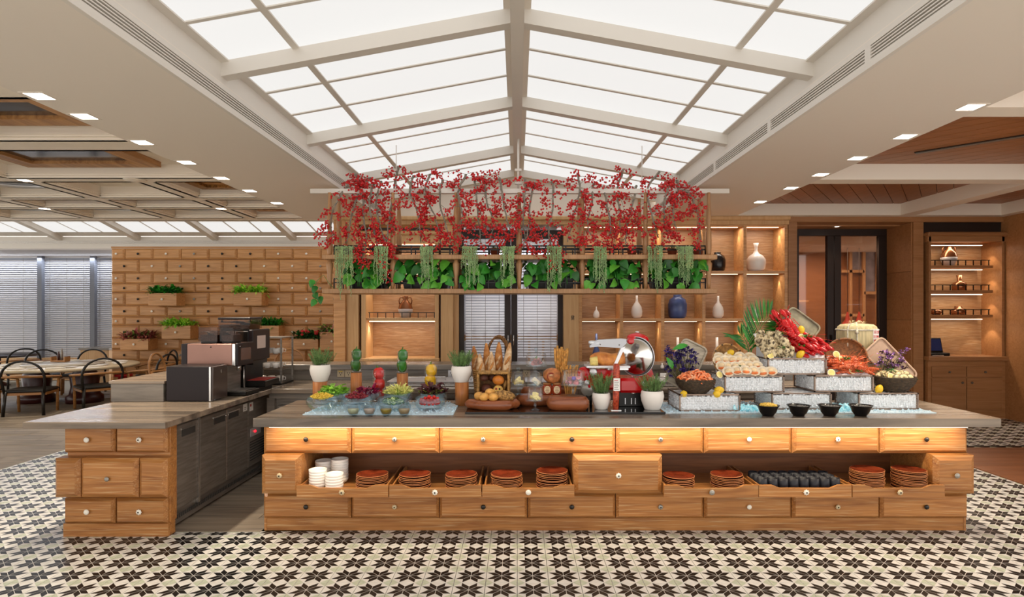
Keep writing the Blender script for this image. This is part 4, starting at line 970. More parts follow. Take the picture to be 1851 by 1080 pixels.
def bez(pts, n):
    out = []
    P_ = [pts[0]]+list(pts)+[pts[-1]]
    for i in range(1, len(P_)-2):
        for k in range(n):
            t = k/n; a, b, c, d = P_[i-1], P_[i], P_[i+1], P_[i+2]
            out.append(.5*((2*b)+(c-a)*t+(2*a-5*b+4*c-d)*t*t+(3*b-a-3*c+d)*t**3))
    out.append(pts[-1]); return out
def berry_ball(mb, c, r): mb.ell(c, r, nu=6, nv=4)
for i, br in enumerate(BR):
    pts = [P(px, py, YR+.02 if py < 348 else YR-.07-.03*((i*7+k) % 3)) for k, (px, py) in enumerate(br)]
    t = T('berry_branch', f'{ORD[i] if i < 24 else "last"} red-berry branch on the rack\'s top rail counted from the drawer-wall end', 'branch', pts[1], 'red-berry branches draped over the plant rack')
    path = bez(pts, 5); path = [p+Vector((rb.uniform(-.008, .008), rb.uniform(-.008, .008), 0)) for p in path]; n = len(path)
    mb = MB(); mb.tube(path, [.013*(1-.75*k/n)+.002 for k in range(n)], 6); bm_ = MB()
    def twig(p, d, l, nb):
        q = [p]; d = d.normalized()
        for k in range(4): d = (d+Vector((rb.uniform(-.35, .35), rb.uniform(-.2, .2), -.28))).normalized(); q.append(q[-1]+d*l/4)
        mb.tube(q, [.003, .0025, .002, .0015, .001], 4)
        for k in range(nb):
            u = rb.uniform(.25, 1)*4; a = int(min(3, u)); c = q[a].lerp(q[a+1], u-a)
            berry_ball(bm_, c+Vector((rb.uniform(-.036, .036), rb.uniform(-.035, .025), rb.uniform(-.042, .016))), rb.uniform(.0085, .0142))
    nt_ = rb.randint(17, 23)
    for k in range(nt_):
        j = int((k+.5)/nt_*(n-1)); p = path[j]
        twig(p, Vector((rb.choice((-1, 1))*rb.uniform(.4, 1), rb.uniform(-.5, .3), rb.uniform(-.9, .5) if j > 3 else rb.uniform(-.1, .8))), rb.uniform(.12, .24), rb.randint(12, 17))
    mb.build('stems', m_bark, t); b = bm_.build('berries', m_berry, t); b['kind'] = 'stuff'
# ---- trailing string-of-pearls pots on the upper shelf
m_pearl = mat('pearl_green', '#a8c48a', .5, var=.3, nscale=12); m_terra = mat('terracotta', '#8e4a32', .7); m_vine = mat('vine', '#6f8a4c', .7)
rp = random.Random(5)
for i, (px, ln_, wd) in enumerate(((627, 92, 15), (694, 80, 12), (775, 78, 13), (851, 78, 13), (918, 80, 13), (1001, 92, 13), (1083, 82, 11), (1181, 86, 13), (1233, 80, 13))):
    y = YR-.052; x = X(px, y)
    t = T('trailing_plant', f'{ORD[i]} string-of-pearls plant along the rack\'s upper shelf from the drawer-wall end', 'hanging plant', (x, y, zu+.027), 'string-of-pearls plants on the rack')
    MB().lathe([(0, 0), (.042, 0), (.055, .07), (.058, .075), (.05, .075), (.045, .06), (0, .06)], 14).build('pot', m_terra if i % 2 else 'knob_g', t, True)
    mb = MB(); w_ = wd*YR/FPX
    def bead(c, r): mb.add([(c[0]+r, c[1], c[2]), (c[0]-r, c[1], c[2]), (c[0], c[1]+r, c[2]), (c[0], c[1]-r, c[2]), (c[0], c[1], c[2]+r), (c[0], c[1], c[2]-r)], [(0, 2, 4), (2, 1, 4), (1, 3, 4), (3, 0, 4), (2, 0, 5), (1, 2, 5), (3, 1, 5), (0, 3, 5)], True)
    for s in range(26):
        ax = rp.uniform(-1, 1)*w_; L_ = ln_*YR/FPX*rp.uniform(.35, 1.0)*(1.0 if s % 4 else 1.12); sway = rp.uniform(-.03, .03)
        z = .075; yy = -.05; xx = ax*.8
        for k in range(int(L_/.011)):
            u = k*.011
            if u < .06: pz, py_ = .075+.01*sin(u*50), -.05-.02-u*.9
            else: pz, py_ = .075-(u-.06), -.128
            bead((ax+sway*u/.4+rp.uniform(-.006, .006), py_+rp.uniform(-.006, .006), pz), rp.uniform(.0055, .0085))
    for s in range(60): bead((rp.uniform(-w_, w_), rp.uniform(-.09, .04), rp.uniform(.06, .1)), .008)
    b = mb.build('strands', m_pearl, t, True); b['kind'] = 'stuff'
for i, px in enumerate((650, 713, 835, 895, 1142, 1215, 1262)):
    y = YR2-.115; t = T('flower_pot', f'{ORD[i]} small terracotta pot behind the rack railing from the drawer-wall end', 'pot', (X(px, y), y, zu+.027), 'terracotta pots behind the railing')
    MB().lathe([(0, 0), (.045, 0), (.06, .085), (.066, .085), (.066, .1), (.055, .1), (.05, .08), (0, .08)], 14).build('pot', m_terra, t, True)
    mb = MB()
    for k in range(14): a = rp.uniform(0, 6.28); mb.leaf((.02*cos(a), .02*sin(a), .08), (.06*cos(a), .06*sin(a), .08+rp.uniform(.02, .07)), .022)
    b = mb.build('foliage', m_vine, t, True); b['kind'] = 'stuff'
# ---- pothos troughs on the lower shelf; each leaf a piece
LG = [mat('leaf_deep', '#24661f', .35, var=.3, nscale=10), mat('leaf_mid', '#3a8f2e', .35, var=.3, nscale=10), mat('leaf_bright', '#66b23a', .4, var=.25, nscale=10)]
LM = [MB().leaf((0, 0, 0), (0, 0, -.115), .085, up=(0, -1, 0), bend=.1, heart=True).mesh('leaf', m) for m in LG]
rl = random.Random(3)
for i in range(6):
    xa, xb = PX[i]+.09, PX[i+1]-.09
    if i == 0: xa += .12
    t = T('planter_trough', f'{ORD[i]} black trough of glossy pothos along the rack\'s lower shelf from the drawer-wall end', 'planter', ((xa+xb)/2, 7.37, zl+.027), 'pothos troughs on the rack')
    w_ = (xb-xa)/2
    mb = MB(); mb.add([(-w_*.9, -.1, 0), (w_*.9, -.1, 0), (w_*.9, .1, 0), (-w_*.9, .1, 0), (-w_, -.125, .15), (w_, -.125, .15), (w_, .125, .15), (-w_, .125, .15)], [(0, 3, 2, 1), (0, 1, 5, 4), (1, 2, 6, 5), (2, 3, 7, 6), (3, 0, 4, 7), (4, 5, 6, 7)])
    mb.build('trough', 'black', t, True)
    for k in range(48):
        hang = rl.random() < (.3 if i in (0, 1, 2) else .14)
        x = rl.uniform(-1.0, 1.0)*w_; yv = rl.uniform(-.19, .13)
        z = rl.uniform(.05, .17) if hang else rl.uniform(.17, .35)
        yv = -.225 if hang else rl.uniform(-.24, .02)
        m = LM[rl.choice((0, 0, 1, 1, 1, 2) if not hang else (1, 2, 2))]
        inst('leaf', m, t, (x, yv, z), (rl.uniform(-.9, .35), rl.uniform(-1.1, 1.1), rl.uniform(-.7, .7)), rl.uniform(.95, 1.5))
    mb = MB()
    for k in range(170):
        b_ = Vector((rl.uniform(-1.08, 1.08)*w_, rl.uniform(-.1, .16), rl.uniform(.14, .33))); mb.leaf(b_, b_+Vector((rl.uniform(-.08, .08), rl.uniform(-.07, .05), rl.uniform(-.1, .05))), .07, bend=.15, heart=True)
    f = mb.build('inner_foliage', LG[0], t, True); f['kind'] = 'stuff'
    mb = MB()
    for k in range(5):
        x = rl.uniform(-w_, w_); mb.tube([(x*.9, 0, .13), (x, -.08, .24), (x+.02, -.2, .2), (x+.03, -.225, rl.uniform(.0, .15))], .004, 4)
    mb.build('vine_stems', LG[1], t, True)['kind'] = 'stuff'
t = T('trailing_vine', 'loose vine hanging off the rack end towards the drawer wall', 'vine', (PX[0]-.1, 7.16, zl))
MB().tube([(.16, .0, .03), (.1, -.03, .1), (.05, -.05, .19), (-.02, -.08, .12), (-.04, -.1, .02), (-.03, -.1, -.12)], .004, 5).build('stem', m_vine, t, True)
for (dx, dz, k) in ((-.05, .13, 1), (-.02, .06, 0), (-.04, -.02, 0), (-.02, -.1, 1), (.03, -.06, 0)): inst('leaf', LM[k], t, (dx, -.1, dz), (-.2, rl.uniform(-.6, .6), 0), .9)
# ---- planter boxes pulled out of the drawer wall
rw = random.Random(9)
WB = [(268, 319, 530, 553, 'deep', 'boxed dark green fern on the drawer wall, upper and outer one'), (422, 473, 529, 553, 'lime', 'boxed lime-green plant on the drawer wall, upper one near the rack'), (292, 344, 589, 613, 'lime', 'boxed lime-green plant on the drawer wall, above the pink-leaved box'),
      (217, 268, 613, 633, 'pink', 'boxed pink and red leaved plant low on the drawer wall'), (452, 504, 589, 613, 'deep', 'boxed mid-green leafy plant behind the coffee machines'), (525, 575, 613, 632, 'redf', 'boxed red-flowered plant on the drawer wall near the pilaster'), (578, 622, 601, 634, 'pale', 'boxed pale pink flowering plant against the corner pilaster')]
PAL = {'deep': ['#278a26', '#3aa830', '#1f701e'], 'lime': ['#a4e03a', '#c8ee5c', '#7cc832'], 'pink': ['#b0504a', '#cf7a6a', '#6f8a3c', '#7a3a34'], 'redf': ['#2a6a28', '#1f5520', '#c81f2a'], 'pale': ['#4a7a34', '#c98a7a', '#a8c850']}
pmats = {}
for (a, b, c, d, kind, lab) in WB:
    yf = 12.62; x0, x1 = X(a, yf), X(b, yf); za, zb2 = Z(d, yf), Z(c, yf)
    t = T('wall_planter', lab, 'planter', ((x0+x1)/2, 12.78, za), 'planter boxes on the drawer wall'); w_ = (x1-x0)/2; h = zb2-za
    mb = MB(); mb.box(-w_, -.16, 0, w_, -.13, h, .004); mb.box(-w_, .12, 0, w_, .17, h); mb.box(-w_, -.13, 0, -w_+.03, .12, h); mb.box(w_-.03, -.13, 0, w_, .12, h); mb.box(-w_+.02, -.14, .002, w_-.02, .13, h*.7)
    mb.build('box', 'oak_wall', t, True)
    inst('knob', knob_mesh('white'), t, (0, -.16, h*.5), (0, 0, 0), .026)
    for ci, c_ in enumerate(PAL[kind]):
        if c_ not in pmats: pmats[c_] = mat('foliage_'+c_[1:], c_, .45, var=.25, nscale=12)
        mb = MB(); n = 270//len(PAL[kind])
        if kind in ('redf',) and ci == 2: n = 16
        for k in range(n):
            x = rw.uniform(-w_*.95, w_*.95); y = rw.uniform(-.14, .1); L_ = rw.uniform(.09, .2)
            if kind == 'redf' and ci == 2: mb.ell((x, y-.05, h+rw.uniform(.05, .17)), .035, .03, .03, 6, 4); continue
            dx = rw.uniform(-1, 1)+x/w_*.5; dz = rw.uniform(-.25, 1.0)*(1 if y > -.1 else .5); dy = rw.uniform(-1, .4)
            v = Vector((dx, dy, dz)).normalized()*L_; bs = Vector((x, y, h*.85+rw.uniform(0, .1))); mb.leaf(bs, bs+v, rw.uniform(.035, .06), bend=rw.uniform(.05, .3))
        f = mb.build('flowers' if kind == 'redf' and ci == 2 else 'foliage', pmats[c_], t, True); f['kind'] = 'stuff'
# ================================================================ dining corner
m_ch = mat('black_bentwood', '#17130f', .35); m_arm = wood('arm_oak', '#a5733f', '#8a5a2c', '#b98a58', 'x', streak=.2); m_seat = mat('black_leather', '#121110', .4)
TCx, TCy = -8.5, 11.35
def make_chair():
    t = T('dining_chair', 'chair', 'chair', (0, 0, 0), 'bentwood chairs around the dining table')
    MB().box(-.24, -.22, .37, .24, .24, .42, .018).build('seat', m_seat, t, True)
    MB().box(-.23, -.21, .33, .23, .23, .37).build('seat_frame', m_arm, t, True)
    for sx in (-1, 1):
        MB().tube([(sx*.23, .21, .56), (sx*.22, .2, .38), (sx*.215, .21, 0)], .018, 8).build('leg', m_arm, t, True)
        MB().tube([(sx*.2, -.22, .4), (sx*.215, -.25, 0)], .019, 8).build('leg', m_ch, t, True)
    hp = [(-.21, -.22, .36), (-.23, -.25, .55)]+[(.23*cos(pi-pi*k/12), -.27-.03*sin(pi*k/12), .64+.25*sin(pi*k/12)) for k in range(13)]+[(.23, -.25, .55), (.21, -.22, .36)]
    MB().tube(hp, .017, 8).build('back_hoop', m_ch, t, True)
    ap = [(-.25, .24, .56), (-.29, .08, .6), (-.29, -.12, .62), (-.21, -.27, .635), (0, -.33, .645), (.21, -.27, .635), (.29, -.12, .62), (.29, .08, .6), (.25, .24, .56)]
    MB().tube(ap, [.016, .02, .02, .02, .021, .02, .02, .02, .016], 8).build('arm_rail', m_arm, t, True)
    return t
proto = make_chair()
CH = [(-8.08, 10.08, .3, 'nearest the tile border'), (-7.33, 10.58, .85, 'second from the tile border'), (-6.9, 11.42, 1.5, 'on the bar side, turned side-on'), (-7.35, 12.3, 2.4, 'in front of the drawer wall end'), (-8.98, 12.54, 3.25, 'across the table by the window post'), (-9.75, 12.5, 3.9, 'across the table facing the bar'), (-9.0, 10.0, -.35, 'beside the border chair on the window side'), (-9.85, 10.7, -1.1, 'at the outer end of the round table')]
for i, (x, y, a, d) in enumerate(CH):
    c = proto if i == 0 else dup(proto)
    c.location = (x, y, 0); c.rotation_euler = (0, 0, a); c.scale = (1.28, 1.15, 1); c['label'] = 'black hoop-back chair with oak arms '+d
for i, (x, y, a, d) in enumerate(((-10.95, 13.3, 1.0, 'at the far table by the window wall'), (-12.35, 12.85, .1, 'at the far table, partly out of view'))):
    c = dup(proto, (x, y, 0), (0, 0, a), 'black hoop-back chair with oak arms '+d)
t = T('round_table', 'large round dining table with pale stone top on dark red pedestal', 'table', (TCx, TCy, 0))
m_tab = mat('pale_stone_top', '#cdbd9f', .3, var=.15, nscale=3); m_ped = mat('dark_red_pedestal', '#3c1512', .3)
MB().lathe([(0, .65), (1.2, .65), (1.22, .665), (1.22, .69), (1.2, .70), (0, .70)], 56).build('table_top', m_tab, t, True)
for dx in (-.5, .4): MB().lathe([(0, 0), (.3, 0), (.3, .12), (.25, .16), (.22, .3), (.24, .48), (.17, .6), (.2, .65), (0, .65)], 20, (dx, 0, 0)).build('pedestal', m_ped, t, True)
tag(place(MB().lathe([(0, 0), (.62, 0), (.64, .012), (.64, .022), (0, .03)], 40).build('turntable', mat('grey_marble', '#bfb8ae', .2, var=.2, nscale=4)), (TCx, TCy, .70)), 'grey marble turntable in the middle of the round table', 'turntable')
nap = MB().box(-.13, -.07, 0, .13, .07, .022, .008).mesh('napkin', mat('white_linen', '#e8e2d8', .8)); dish = MB().lathe([(0, 0), (.06, 0), (.1, .014), (.1, .018), (0, .008)], 20).mesh('side_plate', 'ceramic')
for k in range(10):
    a = 2*pi*k/10+.2; x, y = TCx+.95*cos(a), TCy+.95*sin(a)
    tag(inst('napkin', nap, None, (x, y, .701), (0, 0, a+pi/2)), 'folded white napkin laid at a place of the round table', 'napkin', 'place settings on the round table')
    tag(inst('side_plate', dish, None, (TCx+.86*cos(a+.25), TCy+.86*sin(a+.25), .701)), 'small white plate beside a folded napkin on the round table', 'plate', 'place settings on the round table')
t = T('condiment_caddy', 'small wooden caddy with sauce bottles on the turntable', 'caddy', (X(109, 11.6), 11.6, .731))
MB().box(-.14, -.07, 0, .14, .07, .03, .004).build('tray', m_arm, t, True); MB().box(-.14, -.07, .03, -.12, .07, .1).build('tray_end', m_arm, t, True); MB().box(.12, -.07, .03, .14, .07, .1).build('tray_end', m_arm, t, True)
for dx, h, m in ((-.03, .2, m_ped), (.03, .25, 'steel'), (.08, .17, 'glass')): MB().lathe([(0, .03), (.022, .03), (.022, h*.7), (.012, h*.85), (.012, h), (0, h)], 12, (dx, 0, 0)).build('bottle', m, t, True)
t = T('round_table', 'far round table with white cloth by the window wall', 'table', (-12.0, 13.9, 0)); MB().lathe([(0, .66), (.8, .66), (.8, .7), (0, .7)], 32).build('table_top', 'dark_frame', t, True); MB().lathe([(.3, 0), (.12, .1), (.12, .66)], 16).build('pedestal', m_ped, t, True)
t = T('stool', 'red stool under the far side of the round table', 'stool', (-7.75, 11.9, 0)); m_rd = mat('bright_red', '#c2201c', .4)
MB().cyl((0, 0, .42), .17, .05, 20).build('seat', m_rd, t, True); MB().lathe([(.16, 0), (.11, .03), (.08, .42)], 16).build('base', m_rd, t, True)
# second table behind the coffee bar with light bentwood chairs
t = T('side_table', 'table with white cloth behind the coffee bar and cup cabinet', 'table', (-4.6, 10.6, 0)); MB().box(-.75, -.5, .72, .75, .5, .76, .006).build('table_top', m_tab, t, True)
for sx in (-1, 1):
    for sy in (-1, 1): MB().box(sx*.68-.03, sy*.44-.03, 0, sx*.68+.03, sy*.44+.03, .72).build('leg', m_ped, t, True)
for k, (x, y, a, d) in enumerate(((-4.45, 9.7, .1, 'pale wooden hoop-back chair at the cloth table beside the cup cabinet'), (-4.45, 11.5, 3.1, 'pale wooden hoop-back chair across the cloth table'), (-5.98, 10.62, -1.45, 'pale wooden hoop-back chair behind the copper coffee machine'))):
    c = dup(proto, (x, y, 0), (0, 0, a), d); c['group'] = 'pale chairs at the cloth table'
    for ch in c.children:
        if ch.name.startswith('back_hoop'): ch.data = ch.data.copy(); ch.data.materials[0] = m_arm; ch.scale = (1, 1, 1.08)
for k in range(4): tag(inst('napkin', nap, None, (-5.0+.35*k, 10.3, .761), (0, 0, .2*k)), 'folded white napkin on the cloth table behind the cup cabinet', 'napkin', 'napkins on the table behind the coffee bar')
# ================================================================ crushed-ice beds let into the counter
m_ice = mat('crushed_ice', '#d3e9f4', .3, var=.12, nscale=60, bump=1.0, sub=.0); m_icew = mat('packed_ice', '#f6f8fa', .3, var=.08, nscale=70, bump=.35)
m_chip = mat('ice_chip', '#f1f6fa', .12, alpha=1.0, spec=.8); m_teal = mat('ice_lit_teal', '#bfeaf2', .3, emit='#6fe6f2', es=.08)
rf = random.Random(21)
def chips(mb, n, fx, r0=.006, r1=.014):
    for k in range(n):
        x, y, z = fx(); r = rf.uniform(r0, r1); mb.M = Matrix.Translation((x, y, z)) @ Euler((rf.uniform(0, 6), rf.uniform(0, 6), rf.uniform(0, 6))).to_matrix().to_4x4()
        mb.box(-r, -r*.8, -r*.6, r, r*.8, r*.6)
    mb.M = None
def icebed(poly, lab, n):
    mb = MB(); mb.prism(poly, .9, .906); x0, x1 = min(p[0] for p in poly), max(p[0] for p in poly); y0, y1 = min(p[1] for p in poly), max(p[1] for p in poly)
    def fx():
        while True:
            x, y = rf.uniform(x0, x1), rf.uniform(y0, y1); ins = False
            for i in range(len(poly)):
                (ax, ay), (bx, by) = poly[i], poly[i-1]
                if (ay > y) != (by > y) and x < (bx-ax)*(y-ay)/(by-ay)+ax: ins = not ins
            if ins: return x, y, .908
    chips(mb, n, fx, .003, .0075)
    return tag(mb.build('ice_bed', m_ice), lab, 'ice', kind='stuff')
icebed([(-1.654, 4.667), (-.492, 4.667), (-.5, 5.12), (-.6, 5.285), (-1.63, 5.285)], 'pale blue crushed-ice bed under the salad bowls', 420)
icebed([(1.14, 4.74), (3.28, 4.74), (3.28, 5.3), (1.14, 5.3)], 'pale blue crushed-ice bed under the seafood boxes', 1300)
# ================================================================ salads
def foodmat(name, c, v=.3, rough=.45): return mat(name, c, rough, var=v, nscale=25)
def bowl_profile(mb):
    mb.lathe([(0, 0), (.05, 0), (.092, .014), (.12, .048), (.125, .074), (.116, .104), (.112, .104)], 32, cap=False)
    mb.lathe([(.112, .104), (.1, .075), (.075, .052), (.04, .042), (0, .04)], 32, cap=False)
bm0 = MB(); bowl_profile(bm0); bowl_me = bm0.mesh('glass_bowl', 'glass_b')
GB = [(582, 4.87, 'corn'), (645, 4.87, 'beans'), (711, 4.87, 'cucumber'), (777, 4.87, 'tomato'), (604, 5.135, 'lettuce'), (663, 5.135, 'radicchio'), (720, 5.135, 'frisee'), (782, 5.135, 'redleaf')]
NM = {'corn': 'yellow sweetcorn', 'beans': 'dark red kidney beans', 'cucumber': 'sliced cucumber', 'tomato': 'cherry tomatoes', 'lettuce': 'green lettuce', 'radicchio': 'purple radicchio', 'frisee': 'yellow-green frisee', 'redleaf': 'dark red leaf lettuce'}
def leafpile(mb, n, r, h, l0, l1, w0, w1, c=(0, 0, .06)):
    for k in range(n):
        a = rf.uniform(0, 2*pi); q = r*sqrt(rf.random()); z = c[2]+h*(1-(q/r)**2)*rf.random()
        b = Vector((c[0]+q*cos(a), c[1]+q*sin(a), z)); d = Vector((cos(a)+rf.uniform(-.8, .8), sin(a)+rf.uniform(-.8, .8), rf.uniform(-.1, 1.1))).normalized()*rf.uniform(l0, l1)
        mb.leaf(b, b+d, rf.uniform(w0, w1), up=(rf.uniform(-.5, .5), rf.uniform(-.5, .5), 1), bend=rf.uniform(-.3, .4), fold=rf.uniform(-.2, .35))
def contain(mb):                                  # leaves stay inside the bowl below its rim and spill only a little over it
    out = []
    for x, y, z in mb.v:
        q = sqrt(x*x+y*y); zf = z+.02; m = max(.02, .045+.62*(zf-.045)) if zf < .108 else .138
        k = min(1, m/q) if q > 1e-6 else 1; out.append((x*k, y*k, max(z, .03)))
    mb.v = out
tom = MB().ell((0, 0, 0), .0165, .0165, .015, 10, 7).mesh('cherry_tomato', foodmat('tomato_skin', '#d2281c', .15, .2))
cu = MB(); cu.lathe([(.019, -.002), (.02, 0), (.019, .002)], 14, cap=False); cu.m = 1; cu.lathe([(0, .0022), (.0165, .0022)], 14, cap=False); cu.lathe([(0, -.0022), (.0165, -.0022)], 14, cap=False); cu.m = 0; cu.lathe([(.0165, .0022), (.0195, .002)], 14, cap=False)
cu = cu.mesh('cucumber_slice', [foodmat('cucumber_skin', '#2f6a24'), foodmat('cucumber_flesh', '#cfdc9a', .15)])
for px, y, kd_ in GB:
    x = X(px, y); t = tag(inst('glass_bowl', bowl_me, None, (x, y, .905)), f'double-walled glass bowl holding {NM[kd_]}', 'bowl', 'glass salad bowls on the ice')
    mb = MB(); mm = None
    if kd_ in ('corn', 'beans'):
        for k in range(420 if kd_ == 'corn' else 230):
            a = rf.uniform(0, 2*pi); q = .088*sqrt(rf.random()); z = .05+.06*(1-(q/.088)**2)*rf.random()+.03*(q/.088)**2+.012
            r = .0055 if kd_ == 'corn' else .0085; mb.ell((q*cos(a), q*sin(a), z), r, r*.8, r*.7, 6, 4, Euler((rf.random()*6, rf.random()*6, 0)).to_matrix())
        mm = foodmat('corn_kernel', '#fbd04a', .2) if kd_ == 'corn' else foodmat('kidney_bean', '#8a1a26', .3, .3)
        f = mb.build('corn_kernels' if kd_ == 'corn' else 'kidney_beans', mm)
    elif kd_ == 'lettuce': leafpile(mb, 130, .1, .075, .04, .085, .03, .055); contain(mb); f = mb.build('lettuce', [foodmat('lettuce_green', '#9ad044', .55)])
    elif kd_ == 'radicchio':
        leafpile(mb, 95, .09, .07, .035, .07, .03, .05); mb.m = 1; leafpile(mb, 30, .09, .075, .03, .06, .01, .016); contain(mb); f = mb.build('radicchio', [foodmat('radicchio_purple', '#9a1f48', .45, .3), foodmat('radicchio_rib', '#e6d3d6', .1)])
    elif kd_ == 'frisee': leafpile(mb, 420, .092, .075, .04, .08, .006, .012); mb.m = 1; leafpile(mb, 120, .095, .06, .03, .06, .008, .018); contain(mb); f = mb.build('frisee', [foodmat('frisee_yellow', '#f0ec8a', .25), foodmat('frisee_green', '#b4cc4e', .3)])
    elif kd_ == 'redleaf': leafpile(mb, 120, .1, .09, .04, .085, .03, .05); mb.m = 1; leafpile(mb, 40, .105, .05, .04, .07, .02, .04); contain(mb); f = mb.build('red_leaf_lettuce', [foodmat('red_leaf', '#552224', .5), foodmat('red_leaf_green', '#9aa04a', .4)])
    if kd_ in ('tomato', 'cucumber'):
        nn = 44 if kd_ == 'tomato' else 52; its = []; rr = .0152 if kd_ == 'tomato' else .0115
        for k in range(nn): a = k*2.4; q = .066*sqrt((k+.5)/nn); its.append([Vector((x+q*cos(a), y+q*sin(a), .905+.075+.05*(1-(q/.066)**2))), [(Vector((0, 0, 0)), rr)]])
        def gr(gx, gy): q = sqrt((gx-x)**2+(gy-y)**2); return .905+(.088-.6*q if kd_ == 'tomato' else .09-.5*q)
        def kp(v): q = sqrt((v.x-x)**2+(v.y-y)**2); m = .07; v.x, v.y = (x+(v.x-x)*min(1, m/max(q, 1e-6)), y+(v.y-y)*min(1, m/max(q, 1e-6)))
        relax(its, gr, kp)
        for k, (v, _) in enumerate(its):
            if kd_ == 'tomato': tag(inst('cherry_tomato', tom, None, v, (0, 0, k), .93), 'glossy red cherry tomato heaped in a glass bowl on ice', 'tomato', 'cherry tomatoes in the glass bowl')
            else: tag(inst('cucumber_slice', cu, None, v, (rf.uniform(-.7, .7), rf.uniform(-.7, .7), 0), 1.0), 'thin cucumber slice heaped in a glass bowl on ice', 'cucumber', 'cucumber slices in the glass bowl')
        mb = MB(); mb.lathe([(0, .05), (.05, .056), (.066, .066), (.045, .078), (0, .084)], 20); f = mb.build('salad_core', foodmat('tomato_core', '#b8241a') if kd_ == 'tomato' else foodmat('cucumber_core', '#7a9a44'))
        tag(place(f, (x, y, .905)), f'heap of {NM[kd_]} filling the bowl under the loose pieces', 'salad', kind='stuff')
    else: tag(place(f, (x, y, .925)), f'heap of {NM[kd_]} in a glass bowl on the ice', 'salad', 'salads in glass bowls', 'stuff')
sb = MB(); sb.lathe([(0, 0), (.022, 0), (.022, .006), (.034, .014), (.047, .045), (.052, .083), (.05, .083), (.045, .046), (.032, .018), (0, .014)], 24); sb = sb.mesh('sauce_bowl', 'glass_b')
for i, (px, c, d) in enumerate(((635.5, '#d8c79a', 'cream-coloured dressing'), (665, '#dcb39a', 'pink dressing'), (695.5, '#b58a1c', 'golden oil dressing'), (728.5, '#c69a6a', 'tan sesame dressing'))):
    y = 4.62; x = X(px, y-.05)
    tag(inst('sauce_bowl', sb, None, (x, y, .9)), f'small clear glass bowl holding {d}', 'bowl', 'glass sauce bowls on the counter edge')
    tag(place(MB().lathe([(0, .015), (.031, .019), (.0435, .046), (.045, .055), (0, .057)], 24).build('dressing', mat('dressing', c, .3)), (x, y, .9)), f'{d} filling the small glass bowl', 'dressing')
# ---- peppers in glass cylinders
def pepper(mb, c, r, h, rot):
    def lob(p): return (1+.10*abs(cos(2*math.atan2(p.y, p.x)))*(1-.5*abs(p.z))-.16*max(0, p.z)**8)*(1+.14*(1-abs(p.z))*abs(p.z)*2)*(1+.12*p.z)
    mb.M = Matrix.Translation(c) @ rot.to_4x4(); mb.m = 0
    mb.ell((0, 0, 0), r, r, h/2, 20, 12, fn=lob); mb.m = 1
    mb.tube([(0, 0, h*.36), (0, 0, h*.5), (.006, 0, h*.62), (.016, 0, h*.72)], [.011, .007, .006, .005], 6); mb.M = None
gst = foodmat('pepper_stem', '#4f7a26')
def pepvase(px, y, zb, zt, col, lab, ped, r=.049, n=2):
    x = X(px, y)
    if ped:
        t = T('wood_pedestal', f'round orange-brown wood block under the {lab} vase', 'pedestal', (x, y, .9), 'wood display blocks')
        MB().cyl((0, 0, 0), r, zb-.9, 28).build('block', wood('block_'+lab[:3], '#b9743c', '#9f5c2a', '#c98d55', 'z', 2), t, True)
    v = MB(); h = zt-zb; v.lathe([(0, .004), (r-.003, .004), (r-.003, h), (r, h), (r, 0), (0, 0)], 28, cap=False)
    tag(place(v.build('glass_vase', 'glass'), (x, y, zb)), f'clear glass cylinder holding {lab} peppers', 'vase', 'pepper vases')
    m = foodmat('pepper_'+col[1:], col, .2, .18)
    hh = min(.1, h/n*1.05)
    for k in range(n):
        q = MB(); pepper(q, (0, 0, 0), r*.8, hh*1.12, Euler(((.15, -.2, .1)[k], (-.1, .2, .3)[k], k*1.3)).to_matrix())
        o_ = q.build('bell_pepper', [m, gst])
        tag(place(o_, (x+(-.004, .004, 0)[k], y, zb+.006+hh*.52+k*hh*.95)), f'{["lower", "upper", "topmost"][k]} {lab} bell pepper in the glass cylinder', 'pepper', 'bell peppers in glass cylinders')
pepvase(644, 5.37, Z(674, 5.37), Z(634, 5.37), '#2a661c', 'dark green', True)
pepvase(727.5, 5.37, Z(675, 5.37), Z(635, 5.37), '#2f7a20', 'bright green', True)
pepvase(685, 5.365, .9, Z(669, 5.365), '#d0201a', 'red', False, .056, 3)
pepvase(779, 5.365, Z(702, 5.365), Z(660, 5.365), '#f7bf18', 'yellow', True, .056)
